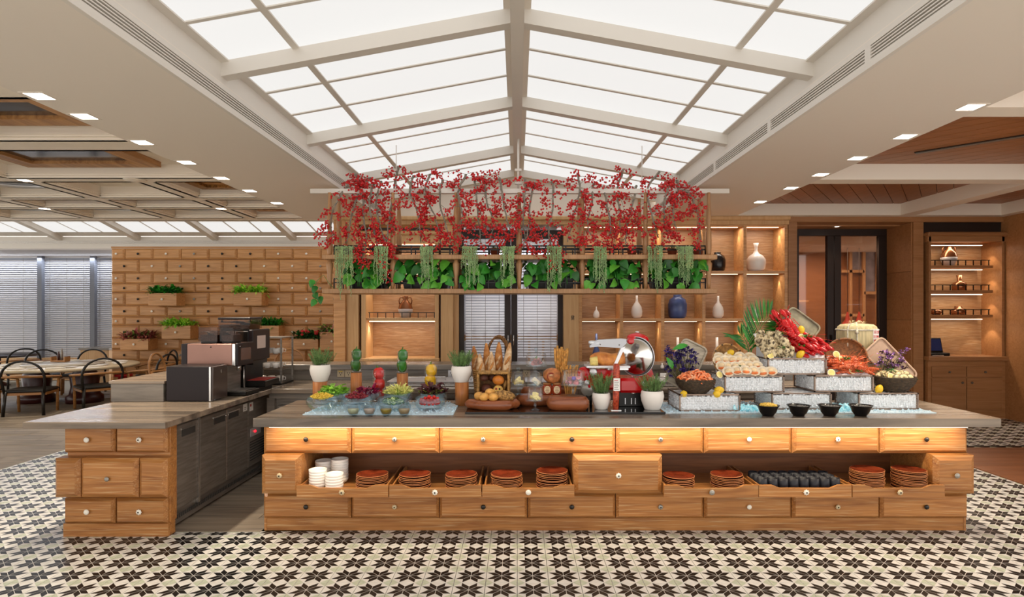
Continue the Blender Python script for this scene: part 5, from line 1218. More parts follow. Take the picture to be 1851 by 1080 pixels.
# ---- herb pots
m_rose = foodmat('rosemary', '#6f8f50', .45, .6); m_soil = mat('soil', '#3a2a20', .9)
def herb(px, y, zb, w_, h, ph, lab, seed):
    t = T('potted_herb', lab, 'potted plant', (X(px, y), y, zb), 'white herb pots'); r = w_/2; g = random.Random(seed)
    MB().lathe([(0, 0), (r*.62, 0), (r*.68, h*.03), (r*.93, h*.45), (r, h*.72), (r*.93, h*.96), (r*.88, h), (r*.82, h), (r*.86, h*.8), (0, h*.8)], 32).build('pot', 'pot', t, True)
    MB().lathe([(0, h*.9), (r*.85, h*.9)], 20, cap=False).build('soil', m_soil, t, True)
    mb = MB()
    for k in range(64):
        a = g.uniform(0, 6.28); q = g.uniform(0, r*.7); p = Vector((q*cos(a), q*sin(a), h*.9)); d = Vector((cos(a)*g.uniform(.1, .75), sin(a)*g.uniform(.1, .75), 1)).normalized(); L_ = ph*g.uniform(.55, 1.05)
        e = p+d*L_+Vector((0, 0, 0)); mb.tube([p, p.lerp(e, .5)+Vector((g.uniform(-.01, .01), 0, 0)), e], .0016, 3)
        for j in range(15):
            u = .18+.82*j/15; c = p.lerp(e, u)
            for s in range(2): f = Vector((g.uniform(-1, 1), g.uniform(-1, 1), g.uniform(.2, 1))).normalized()*g.uniform(.014, .026); mb.add([c-d*.0022, c+d*.0022, c+f], [(0, 1, 2)])
    b = mb.build('herb_sprigs', m_rose, t, True); b['kind'] = 'stuff'
def block(px, y, zt, r, lab):
    t = T('wood_pedestal', lab, 'pedestal', (X(px, y), y, .9), 'wood display blocks'); MB().cyl((0, 0, 0), r, zt-.9, 28).build('block', wood('block', '#b9743c', '#9f5c2a', '#c98d55', 'z', 2), t, True)
block(578.5, 5.36, Z(690, 5.36), .062, 'round wood block under the rosemary pot beside the lettuce'); herb(579, 5.36, Z(690, 5.36), .182, .148, .17, 'rosemary in a white pot on a wood block beside the lettuce', 1)
block(835, 5.16, Z(691, 5.16), .058, 'round wood block under the rosemary pot beside the bread basket'); herb(834, 5.16, Z(691, 5.16), .176, .138, .155, 'rosemary in a white pot on a wood block beside the bread basket', 2)
# ================================================================ bread on the black tray
tag(MB().box(-.405, 4.70, .9, 1.152, 5.32, .916, .003).build('serving_tray', mat('black_glass_tray', '#0c0a0a', .06, coat=.5)), 'long glossy black tray under the breads and the slicer', 'tray')
ZB = .916
m_bd = wood('live_edge_board', '#9a5630', '#7a3d1e', '#ad6a40', 'x', 1.6, .3, .3)
def slab(name, lab, px0, px1, y, z0, h, dy, seed, cat='board'):
    x0, x1 = X(px0, y-dy*.6), X(px1, y-dy*.6); g = random.Random(seed); ph = g.uniform(0, 6)
    def fn(p): return 1+.10*sin(3*math.atan2(p.y, p.x)+ph)+.04*sin(5*math.atan2(p.y, p.x))
    mb = MB(); mb.ell((0, 0, 0), (x1-x0)/2, dy, h/2, 28, 12, fn=lambda p: fn(p))
    mb.v = [(a, b, max(-h*.42, min(h*.42, c*1.5))) for a, b, c in mb.v]
    return tag(place(mb.build(name, m_bd), ((x0+x1)/2, y, z0+h*.42)), lab, cat)
slab('wood_board', 'low reddish wood board under the small buns', 843, 940, 4.86, ZB, .09, .1, 2)
slab('wood_board', 'long dark reddish wood stump under the jam jars and cheese dome', 928, 1025, 5.08, ZB, .105, .1, 3)
slab('wood_board', 'rounded reddish wood stump under the pink ham dome', 990, 1068, 4.84, ZB, .13, .1, 5)
slab('wood_board', 'reddish wood stump behind the jam jars', 945, 1032, 5.275, ZB, .15, .055, 6)
m_bun = foodmat('bun_crust', '#e2a552', .3); m_crust = mat('baguette_crust', '#c68a48', .6, var=.45, nscale=18, bump=.4, col2='#9a5a24'); m_flour = mat('floury_crust', '#d8bd98', .7, var=.3, nscale=22, col2='#b07a44'); m_dark = mat('dark_rye', '#5a3020', .6, var=.5, nscale=20, bump=.5)
def bread(name, c, rx, ry, rz, m, lab, rot=(0, 0, 0), cat='bread', grp='breads on the tray', fn=None):
    return tag(place(MB().ell((0, 0, 0), rx, ry, rz, 18, 12, fn=fn).build(name, m), c, rot), lab, cat, grp)
zbd = ZB+.068
for k, (px, py) in enumerate(((866, 726), (875, 729), (885.5, 721), (891.5, 729.5))):
    y = (4.87, 4.82, 4.9, 4.81)[k]; bread('bread_bun', (X(px, y), y, zbd+.034+(.024 if k == 2 else 0)), .041, .041, .033, m_bun, f'{["outermost", "second", "uppermost", "foremost"][k]} small golden bun on the low wood board')
def seedy(p): return 1
sl = bread('seeded_loaf', (X(912, 4.86), 4.86, zbd+.038), .088, .045, .042, mat('seeded_crust', '#b98a4c', .7, var=.6, nscale=60, bump=1, col2='#6a4a24'), 'oblong seed-crusted loaf on the low wood board', (0, .12, 0))
# wicker box of rolls on its side
m_wick = mat('wicker', '#b98a4c', .6, var=.5, nscale=40); m_wickd = mat('wicker_dark', '#7a5228', .7, var=.4, nscale=40)
def wicker_box(t, x0, x1, y0, y1, z0, z1):
    mb = MB(); n = 9
    for (a, b) in (((x0, z0), (x1, z0)), ((x1, z0), (x1, z1)), ((x1, z1), (x0, z1)), ((x0, z1), (x0, z0))):
        for l in range(8):
            yy = y0+(y1-y0)*(l+.5)/8; pts = []
            for k in range(17):
                u = k/16; off = .005*(1 if (k+l) % 2 else -1); px_ = a[0]+(b[0]-a[0])*u; pz = a[1]+(b[1]-a[1])*u
                pts.append((px_+(off if a[0] == b[0] else 0), yy, pz+(off if a[1] == b[1] else 0)))
            mb.tube(pts, .0075, 5)
    mb.build('woven_sides', m_wick, t)
    mb = MB(); pts = [(x0, y0, z0), (x1, y0, z0), (x1, y0, z1), (x0, y0, z1), (x0, y0, z0)]
    for s in range(3):
        q = []
        for (a, b) in zip(pts, pts[1:]):
            for k in range(14): u = k/14; ph = 2*pi*(u*6)+s*2.1; q.append((a[0]+(b[0]-a[0])*u+.008*cos(ph), a[1]+.008*sin(ph), a[2]+(b[2]-a[2])*u+.008*cos(ph)))
        q.append(q[0]); mb.tube(q, .006, 5)
    mb.build('braided_rim', m_wick, t); MB().box(x0, y1-.01, z0, x1, y1, z1).build('back', m_wickd, t)
y = 5.02; x0, x1, z0, z1 = X(864, y), X(919, y), ZB+.065, Z(675, y)
tk = T('bread_basket', 'square wicker basket lying on its side, filled with rolls', 'basket', ((x0+x1)/2, 5.1, z0)); wicker_box(tk, x0, x1, y, 5.17, z0, z1)
tag(MB().box(x0+.01, 5.0, ZB, x1-.01, 5.18, z0-.008, .004).build('basket_stand', m_bd), 'reddish wood block under the square wicker basket', 'block')
yy = 5.07
bread('dark_loaf', P(880, 704, 5.1), .05, .045, .045, m_dark, 'large dark scored loaf in the square wicker basket', (0, .5, 0), grp='breads in the square basket')
bread('dark_roll', P(875, 684, yy), .036, .036, .026, m_dark, 'dark roll at the top of the square wicker basket', grp='breads in the square basket')
bread('dark_roll', P(889, 684, 5.125), .03, .03, .028, m_dark, 'second dark roll beside the orange bun', grp='breads in the square basket')
bread('dark_roll', P(870, 712, 5.035), .022, .024, .022, m_dark, 'dark roll in the lower corner of the square basket', grp='breads in the square basket')
bread('orange_bun', P(901, 687.5, 5.055), .05, .042, .041, foodmat('orange_crust', '#d07a2a', .25), 'orange studded bun in the square wicker basket', (0, .1, 0), grp='breads in the square basket')
fb = bread('face_bun', P(900.5, 706, 5.045), .043, .031, .043, foodmat('pale_crust', '#e6b860', .2), 'pale round bun with red and dark dots in the square basket', grp='breads in the square basket')
rdm = mat('red_dot', '#a8281c', .4)
for (dx, dz, m) in ((-.018, .018, rdm), (-.016, -.022, rdm), (.014, .016, 'knob_d'), (.004, -.006, m_bun)): MB().ell((dx*.85, -.026, dz*.85), .009, .006, .009, 8, 6).build('topping', m, fb, True)
bread('pale_roll', P(912.5, 697, 5.115), .016, .026, .046, foodmat('roll_crust', '#d8a45a', .25), 'pale long roll standing at the side of the square basket', (0, .2, 0), grp='breads in the square basket')
bread('pale_roll', P(907, 712.5, 5.12), .036, .026, .019, foodmat('roll_crust2', '#d4a050', .25), 'pale roll at the bottom of the square basket', (0, -.4, 0), grp='breads in the square basket')
# tall baguette basket
t = T('baguette_basket', 'tall wicker basket with braided handle holding baguettes', 'basket', (X(889.5, 5.292), 5.292, ZB))
h = Z(668, 5.292)-ZB; mb = MB()
for l in range(16):
    z = h*(l+.5)/16; r = .14+.025*l/16; q = []
    for k in range(33): a = 2*pi*k/32; rr = r+.004*(1 if (k+l) % 2 else -1); q.append((rr*cos(a), rr*.68*sin(a), z))
    mb.tube(q, .009, 5)
mb.build('woven_body', m_wick, t, True); MB().lathe([(0, .01), (.11, .01)], 16, cap=False).build('base', m_wickd, t, True).scale = (1, .68, 1)
mb = MB()
for s in range(3):
    q = []
    for k in range(41): a = pi*k/40; ph = k*.9+2.1*s; q.append((.14*cos(a)*.75+.05+.009*cos(ph), .105+.009*sin(ph), h+.04+.24*sin(a)+.009*cos(ph)))
    mb.tube(q, .009, 5)
mb.build('braided_handle', m_wickd, t, True)
for k, (p0, p1, w_, m, d) in enumerate((((868, 725.5), (856, 626), 12, m_crust, 'leaning out over the pot side'), ((872, 725.5), (867, 640), 13, m_flour, 'short floury one in front'), ((884, 725.5), (879, 621), 12, m_crust, 'upright, left of the handle'), ((890, 725.5), (888, 636), 12, m_flour, 'crossing in front of the upright pair'), ((899.5, 725.5), (902, 619), 13, m_crust, 'smooth upright one in the middle'), ((907, 725.5), (922, 620), 12, m_flour, 'scored and leaning to the dome side'), ((914.5, 725.5), (919, 640), 11, m_crust, 'tucked behind the leaning one'))):
    yb_ = 5.248 if k % 2 else 5.336; a = P(*p0, yb_); b = P(*p1, yb_); n = 9; r = w_*1.26*yb_/FPX/2
    mb = MB(); mb.tube([a.lerp(b, i/(n-1)) for i in range(n)], [r*(.85, .97, 1, 1, 1, .97, .88, .66, .22)[i] for i in range(n)], 12)
    root = tag(place(mb.build('baguette', m), (0, 0, 0)), f'baguette in the tall basket, {d}', 'bread', 'baguettes in the tall basket'); 
    d_ = (b-a); root.data.transform(Matrix.Translation(-a)); root.location = a
    for j in range(3):
        c = a.lerp(b, .3+.2*j); s = MB(); s.ell((0, 0, 0), r*.3, r*.28, r*1.3, 8, 6, align(d_.normalized()+Vector((.45, 0, 0)))); o_ = s.build('score_cut', m_flour if m == m_crust else m_crust, root, True); o_.location = c-a+Vector((0, -r*.86, 0))
# ---- glass domes on stands
m_ham = foodmat('cured_ham', '#cf8a86', .35, .4); m_chs = foodmat('cheese', '#ecd887', .15, .4); m_brie = foodmat('white_cheese', '#ece3c8', .1, .5); m_pink = foodmat('sliced_ham', '#e08a92', .3, .4)
def dome(px, y, zb, w_, zplate, hd, lab, stemr=.007):
    x = X(px, y); t = T('glass_dome', lab, 'cake dome', (x, y, zb), 'glass domes on stands'); hp = zplate-zb; r = w_/2
    MB().lathe([(0, 0), (r*.62, 0), (r*.6, .006), (.014, .012), (stemr, .03), (stemr*1.6, hp*.5), (stemr, hp-.02), (.02, hp-.006), (r*1.02, hp), (r*1.05, hp+.006), (0, hp+.004)], 28, cap=False).build('stand', 'glass_b', t, True)
    MB().lathe([(r*.95, hp+.007), (r*.95, hp+hd*.8), (r*.9, hp+hd*.93), (r*.6, hp+hd), (.008, hp+hd+.003)], 28, cap=False).build('bell', 'glass_dm', t, True)
    MB().lathe([(.007, hp+hd), (.008, hp+hd+.01), (.018, hp+hd+.022), (.016, hp+hd+.036), (0, hp+hd+.042)], 14, cap=False).build('knob', 'glass_b', t, True)
    return Vector((x, y, zplate+.008)), r
def bits(c, r, n, m, name, lab, sz, cat, kind='box'):
    for k in range(n):
        a = k*2.4; q = (r*.38 if kind == 'box' else r*.3)*sqrt((k+.3)/n); mb = MB(); s = sz*rf.uniform(.75, 1.15)
        if kind == 'box': mb.box(-s, -s*.6, -s*.35, s, s*.6, s*.35, s*.08); rot = (rf.uniform(-.5, .5), rf.uniform(-.7, .7), rf.uniform(0, 3))
        else:
            v = []
            for i in range(7):
                for j in range(4): u = i/6-.5; w2 = j/3-.5; v.append((u*2*s, w2*1.3*s+.006*sin(i*2), .012*sin(i*1.7+k)+.006*cos(j*2+i)))
            mb.add(v, [(i*4+j, i*4+j+1, (i+1)*4+j+1, (i+1)*4+j) for i in range(6) for j in range(3)], True); rot = (rf.uniform(-.5, .5), rf.uniform(-.4, .4), rf.uniform(0, 3))
        tag(place(mb.build(name, m), (c.x+q*cos(a), c.y+q*sin(a), c.z+s*.5+(.026 if n > 1 and q < r*.2 else .002)+.004*(k % 3)), rot), lab, cat, lab+' pieces')
c, r = dome(937, 5.09, ZB+.086, .125, Z(697, 5.09), .115, 'glass dome of butter sticks beside the wicker basket'); bits(c, r, 9, m_chs, 'butter_stick', 'yellow butter stick under the dome beside the wicker basket', .025, 'butter')
c, r = dome(969, 5.275, ZB+.124, .185, Z(662.5, 5.275), .12, 'wide glass dome of cured ham, highest of the domes'); bits(c, r, 9, m_ham, 'cured_ham_slice', 'pale red cured ham slice under the highest glass dome', .036, 'ham', 'sheet')
lp = MB(); leafpile(lp, 20, .02, .02, .015, .025, .008, .014, (0, 0, 0)); tag(place(lp.build('herb_garnish', foodmat('garnish', '#4f8a2a')), (c.x, c.y-.02, c.z+.05)), 'green herb sprig on the cured ham under the highest dome', 'herb')
c, r = dome(966.5, 5.08, ZB+.086, .13, Z(696.5, 5.08), .115, 'glass dome of white cheese in the middle, below the highest dome'); bits(c, r, 1, m_brie, 'white_cheese', 'round white cheese block under the middle glass dome', .045, 'cheese')
c, r = dome(967.5, 4.8, ZB, .135, Z(725, 4.8), .115, 'low glass dome of cheese wedges standing on the black tray'); bits(c, r, 8, m_chs, 'cheese_wedge', 'pale yellow cheese wedge under the low glass dome', .024, 'cheese')
c, r = dome(1036, 4.84, ZB+.107, .195, Z(697.5, 4.84), .13, 'glass dome of pink sliced ham on the rounded wood stump'); bits(c, r, 13, m_pink, 'ham_slice', 'pink ham slice under the dome on the rounded stump', .036, 'ham', 'sheet')
tag(place(MB().ell((0, 0, 0), .016, .014, .014, 10, 6, fn=lambda p: 1+.25*cos(5*math.atan2(p.y, p.x))).build('edible_flower', mat('violet_petal', '#6a4ab0', .5)), (c.x, c.y-.05, c.z+.055)), 'violet edible flower on the pink ham', 'flower')
# ham roll on jars
y = 5.08; zj = ZB+.086
m_jar = glassy('jar_glass', '#f0d8c0', .05, .15, .85); m_jam = mat('apricot_jam', '#9a3a18', .25); m_lab = mat('jar_label', '#e8cfa4', .6); m_ink = mat('label_ink', '#8a2a1c', .6)
for k, px in enumerate((989, 1006)):
    t = T('jam_jar', ['jam jar with cream label under the ham roll, dome side', 'jam jar with cream label under the ham roll, breadstick side'][k], 'jar', (X(px, y), y, zj), 'jam jars')
    MB().box(-.038, -.035, 0, .038, .035, .085, .01).build('jam', m_jam, t, True); MB().cyl((0, 0, .085), .037, .012, 20).build('lid', 'oak', t, True)
    MB().lathe([(0, 0), (.026, 0)], 20, cap=False).build('label', m_lab, t, True).matrix_local = Matrix.Translation((0, -.0362, .043)) @ Matrix.Rotation(pi/2, 4, 'X') @ Matrix.Diagonal((1, 1.25, 1, 1))
    for j in range(4): MB().box(-.016+.003*(j % 2), -.0375, .058-.012*j, .016-.004*(j % 2), -.0368, .061-.012*j).build('label_print', m_ink, t, True)
t = T('ham_roll', 'thick orange-brown ham roll with round label on the jam jars', 'ham', (X(998, y), y, zj+.097))
q = MB(); q.M = Matrix.Translation((.0, 0, .062)) @ Matrix.Rotation(.25, 4, 'Z') @ Matrix.Rotation(-pi/2-.08, 4, 'X') @ Matrix.Translation((0, 0, -.05)); q.lathe([(0, 0), (.05, 0), (.062, .012), (.064, .06), (.06, .12), (.03, .15), (0, .152)], 24); q.build('roll', mat('smoked_rind', '#c87a44', .4, var=.35, nscale=30), t, True)
q = MB(); q.M = Matrix.Translation((-.013, -.05, .058)) @ Matrix.Rotation(.25, 4, 'Z') @ Matrix.Rotation(pi/2, 4, 'X'); q.lathe([(.0, .0035), (.034, .0035), (.034, 0)], 24, cap=False); q.m = 1; q.lathe([(.008, .0045), (.018, .0045)], 12, cap=False); q.build('round_label', [m_ink, m_lab], t, True)
# bread sticks
m_stick = mat('bread_stick', '#d79a4a', .6, var=.45, nscale=40, bump=.6)
def sticks(px0, px1, py0, py1, y, n, lab, grp, r=.007, seed=1):
    g = random.Random(seed)
    for k in range(n):
        u = (k+.5)/n; b = P(px0+(px1-px0)*(.3+.4*u), py1, y+g.uniform(-.025, .025)); t_ = P(px0+(px1-px0)*u+g.uniform(-2, 2), py0+g.uniform(0, 9), y+g.uniform(-.04, .04))
        pts = [b.lerp(t_, i/6)+Vector((g.uniform(-.003, .003), 0, 0)) for i in range(7)]; o_ = MB().tube(pts, r*g.uniform(.85, 1.15), 7).build('bread_stick', m_stick); o_.data.transform(Matrix.Translation(-b)); o_.location = b; tag(o_, lab, 'bread stick', grp)
sticks(1000, 1028, 625, 698.5, 5.275, 9, 'thick seeded bread stick standing tall behind the ham roll', 'tall bread sticks', .011, 1)
sticks(1014, 1047, 660, 722, 5.14, 18, 'thin bread stick in the clear tumbler behind the pink ham dome', 'thin bread sticks', .0055, 4)
tag(place(MB().lathe([(.05, 0), (.055, .2), (.053, .2), (.048, .004), (0, .004)], 24, cap=False).build('glass_tumbler', 'glass'), (X(1037, 5.14), 5.14, ZB+.02)), 'clear tall tumbler holding the thin bread sticks', 'tumbler')
tag(MB().box(X(1023, 5.14), 5.06, ZB, X(1056, 5.14), 5.22, ZB+.02).build('wood_coaster', m_bd), 'small wood base under the thin bread sticks', 'block')
tag(place(MB().lathe([(.05, 0), (.06, .14), (.058, .14), (.046, .004), (0, .004)], 24, cap=False).build('glass_tumbler', 'glass'), (X(1013.5, 5.275), 5.275, ZB+.124)), 'clear tumbler holding the tall bread sticks', 'tumbler')
# ================================================================ red slicer
m_red = mat('slicer_red', '#cc1014', .2, coat=.4); m_hamd = mat('whole_ham', '#d89048', .5, var=.35, nscale=14, col2='#b0622c'); m_fat = mat('ham_fat', '#e8cf7a', .5, var=.2, nscale=40)
m_blade = mat('polished_blade', '#c9c6c2', .12, 1.0)
m_arm2 = mat('cast_aluminium', '#b4b4b8', .4, .5)
t = T('meat_slicer', 'bright red meat slicer with big steel blade and white clamp arm', 'slicer', (X(1130, 5.05), 5.05, ZB))
y = 5.02
def wp(px, py, yy=y): return P(px, py, yy)
MB().box(X(1117, y), 4.98, ZB, X(1166, y), 5.28, Z(708, y), .004).build('stand', 'black', t)
for px in (1128, 1139, 1146): MB().box(X(px, y), 4.976, ZB+.02, X(px, y)+.006, 4.98, ZB+.07).build('stand_trim', 'silver', t)
MB().box(X(1116, y), 4.95, Z(709, y), X(1162, y), 5.24, Z(683, y), .022).build('lower_housing', m_red, t)
MB().prism([(X(1148, y), Z(683, y)), (X(1158, y), Z(646, y)), (X(1174, y), Z(645, y)), (X(1192, y), Z(700, y)), (X(1162, y), Z(706, y))], 5.1, 5.2, 'y').build('side_arm', m_red, t)
q = MB(); q.ell((0, 0, 0), .095, .075, .05, 20, 12); place(q.build('motor_head', m_red, t, True), P(1153, 613, 5.15)-wloc(t), (0, .12, 0))
MB().box(X(1134, 5.1), 5.08, Z(622, 5.1), X(1152, 5.1), 5.2, Z(613, 5.1), .01).build('sharpener_hood', m_red, t)
MB().lathe([(.008, 0), (.008, .02), (.02, .024), (.02, .036), (0, .038)], 14).build('top_knob', 'steel_lt', t, True).location = P(1152, 607, 5.15)-wloc(t)
bl = MB(); bl.lathe([(0, -.004), (.05, -.004), (.14, -.006), (.16, 0), (.14, .01), (.06, .014), (.03, .022), (0, .024)], 48); o_ = bl.build('blade', m_blade, t, True)
o_.location = P(1150, 645, 5.08)-wloc(t); o_.rotation_euler = align((-.62, -.78, 0)).to_euler()
bl = MB(); bl.tube([(.164*cos(a*pi/24), .164*sin(a*pi/24), 0) for a in range(49)], .004, 6, False); g_ = bl.build('blade_guard', 'silver', t, True); g_.location = o_.location; g_.rotation_euler = o_.rotation_euler
MB().prism([(X(1065, y), Z(628, y)), (X(1065, y), Z(625, y)), (X(1078, y), Z(614.5, y)), (X(1122, y), Z(612, y)), (X(1130, y), Z(613, y)), (X(1131, y), Z(620, y)), (X(1122, y), Z(629, y)), (X(1080, y), Z(626.5, y))], 4.97, 5.03, 'y').build('clamp_arm', m_arm2, t)
MB().tube([wp(1083, 621, 4.99), wp(1068, 620, 4.99), wp(1064, 619.5, 4.99)], [.022, .018, .012], 8).build('clamp_handle', 'silver', t)
for px, py in ((1085, 623), (1119.5, 624)): MB().ell(wp(px, py, 4.968), .006, nu=8, nv=6).build('screw', 'steel', t)
MB().prism([(X(1121, y), Z(629, y)), (X(1129, y), Z(626, y)), (X(1115, y), Z(657, y)), (X(1108, y), Z(659, y))], 4.98, 5.02, 'y').build('clamp_strut', 'silver', t)
MB().box(X(1058, y), 4.93, Z(664, y), X(1136, y), 5.13, Z(660.5, y), .003).build('carriage_plate', 'silver', t); MB().box(X(1096, y), 4.93, Z(668, y), X(1133, y), 5.1, Z(664, y), .003).build('carriage_rail', 'steel_lt', t)
MB().box(X(1074, y), 5.0, Z(684, y), X(1120, y), 5.2, Z(668, y), .006).build('carriage_base', m_red, t); MB().box(X(1062, y), 5.04, Z(706, y), X(1118, y), 5.2, Z(684, y), .02).build('rear_housing', m_red, t)
def disc(px, py, yy, r, th, m, nm, tilt=(-.5, -.85, 0)):
    q = MB(); q.lathe([(0, 0), (r, 0), (r, th), (r*.8, th*1.3), (0, th*1.3)], 24); d = q.build(nm, m, t, True); d.location = P(px, py, yy)-wloc(t); d.rotation_euler = align(tilt).to_euler()
disc(1073, 673, 4.97, .032, .012, 'silver', 'thickness_dial'); disc(1062, 692, 4.97, .022, .012, 'silver', 'small_dial'); disc(1058, 676, 5.1, .06, .03, m_red, 'hand_wheel'); disc(1063, 704, 5.08, .06, .02, 'knob_g', 'drive_wheel'); disc(1165, 694, 4.94, .02, .008, 'silver', 'power_dial')
for px in (1061, 1068): MB().tube([wp(px, 706, 5.07), wp(px, 723, 5.07), Vector((X(px, 5.07), 5.07, ZB))], .012, 8).build('wheel_stand', 'black', t)
MB().cyl(tuple(wp(1145, 712, 4.96)), .02, .008, 14).build('foot_knob', 'steel_lt', t)
q = MB(); a, b = P(1068, 650, 5.05), P(1128, 650, 5.05); n = 9
q.tube([a.lerp(b, i/8)+Vector((0, 0, .012*sin(i))) for i in range(9)], [.03, .044, .055, .06, .062, .06, .055, .052, .05], 16); hm = tag(q.build('whole_ham', m_hamd), 'whole cured ham clamped on the slicer carriage', 'ham')
MB().tube([P(1066.5, 654, 5.0), P(1080, 653, 4.998)], [.032, .04], 14).build('fat_face', m_fat, hm)
# salami on a stand
t = T('salami', 'tall orange-red salami sausage with paper label standing by the slicer', 'salami', (X(1113, 4.8), 4.8, ZB))
zt = Z(658, 4.8)-ZB; q = MB(); q.tube([(0, 0, .004), (.002, 0, .1), (.005, 0, .25), (.006, 0, zt-.02), (.006, 0, zt)], [.022, .025, .026, .025, .018], 14); q.build('sausage', mat('salami_red', '#b84a2a', .4, var=.5, nscale=60, col2='#8a2a18'), t, True)
MB().box(-.022, -.0275, .155, .03, -.024, .255, .001).build('label', s_, t, True)
for j in range(6): MB().box(-.016, -.0285, .165+.014*j, .02-.006*(j % 2), -.0274, .17+.014*j).build('label_print', s_r if j == 5 else s_g, t, True)
MB().box(-.04, -.03, 0, .04, .03, .005).build('foot', 'steel_lt', t, True)
herb(1087, 4.86, ZB, .15, .13, .18, 'thyme in a white pot between the ham dome and the salami', 3); herb(1179, 4.84, ZB, .185, .15, .15, 'rosemary in a white pot at the tray end by the seafood', 4)
# ================================================================ seafood boxes of ice
m_frame = mat('worn_copper_steel', '#8a7668', .35, .7, var=.3, nscale=10); m_wire = mat('wire_mesh', '#cfcdcb', .45, .0)
BW, BD, BH = .485, .37, .136
def icebox(px, py, yf, z0, lab, rise=.0, ua=0.0, ub=1.0):
    x0 = X(px, yf); x1 = x0+BW; y0, y1 = yf, yf+BD; z1 = z0+BH; b = .011
    t = T('ice_box', lab, 'ice box', ((x0+x1)/2, (y0+y1)/2, z0), 'wire-mesh ice boxes of the seafood display'); mb = MB()
    for xx in (x0, x1-b):
        for yy in (y0, y1-b): mb.box(xx, yy, z0, xx+b, yy+b, z1)
    for zz in (z0, z1-b):
        for yy in (y0, y1-b): mb.box(x0, yy, zz, x1, yy+b, zz+b)
        for xx in (x0, x1-b): mb.box(xx, y0, zz, xx+b, y1, zz+b)
    mb.build('frame', m_frame, t); mb = MB(); w2 = .00045
    for k in range(1, 24): x = x0+BW*k/24; mb.box(x-w2, y0+.003, z0, x+w2, y0+.0045, z1)
    for k in range(1, 7): z = z0+BH*k/7; mb.box(x0, y0+.0025, z-w2, x1, y0+.004, z+w2); mb.box(x0+.0025, y0, z-w2, x0+.004, y1, z+w2); mb.box(x1-.004, y0, z-w2, x1-.0025, y1, z+w2)
    for k in range(1, 18): yy = y0+BD*k/18; mb.box(x0+.003, yy-w2, z0, x0+.0045, yy+w2, z1); mb.box(x1-.0045, yy-w2, z0, x1-.003, yy+w2, z1)
    g = mb.build('wire_mesh', m_wire, t); g['kind'] = 'stuff'
    mb = MB(); n = 18; vs = []; fs = []; e = .014
    zt_ = z1-.012
    for i in range(n+1):
        for j in range(n+1):
            u, v = i/n, j/n; vs.append((x0+e+(BW-2*e)*u, y0+e+(BD-2*e)*v, zt_+rise*v*max(0, min(1, (u-ua)/.08+(ua == 0), (ub-u)/.08+(ub == 1)))+rf.uniform(-.005, .007)))
    for i in range(n):
        for j in range(n): a = i*(n+1)+j; fs.append((a, a+n+1, a+n+2, a+1))
    mb.add(vs, fs); mb.box(x0+e, y0+e, z0+.004, x1-e, y1-e, zt_-.01)
    if rise > .02: mb.box(x0+e+.03+BW*ua*1.1, y0+BD*.55, zt_-.02, x1-e-.03-BW*(1-ub)*1.1, y1-e, zt_+rise*.45)
    def fx():
        s = rf.random()
        if s < .6: return rf.uniform(x0+.02, x1-.02), y0+rf.uniform(.008, .016), rf.uniform(z0+.012, z1-.012)
        return x0+rf.uniform(.008, .016), rf.uniform(y0+.02, y1-.02), rf.uniform(z0+.012, z1-.012)
    chips(mb, 420, fx, .004, .009)
    tag(mb.build('box_ice', m_icew), lab.replace('wire-mesh box of ice', 'crushed ice in the wire-mesh box'), 'ice', kind='stuff')
    return x0, x1, y0, y1, z1
ZI = .906
B1 = icebox(1228, 744, 4.80, ZI, 'wire-mesh box of ice under the dark bowl of shrimp'); B5 = icebox(1395, 740, 4.88, ZI, 'wire-mesh box of ice at the bottom centre behind the black bowls'); B6 = icebox(1552, 741, 4.88, ZI, 'wire-mesh box of ice under the dark bowl of clams')
B2 = icebox(1310, 711, 4.91, ZI+BH, 'wire-mesh box of ice under the scallops', .07, 0, .76); B4 = icebox(1472, 710, 4.93, ZI+BH, 'wire-mesh box of ice under the langoustines', .15, .3, 1); B3 = icebox(1388, 679, 4.98, ZI+2*BH, 'topmost wire-mesh box of ice under the oysters and lobsters', .2)
mb = MB()
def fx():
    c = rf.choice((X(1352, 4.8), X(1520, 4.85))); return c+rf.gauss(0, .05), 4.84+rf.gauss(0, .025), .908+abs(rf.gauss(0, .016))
chips(mb, 420, fx, .006, .014); tag(mb.build('loose_ice', m_teal), 'turquoise-lit loose ice heaped between the front boxes', 'ice', kind='stuff')
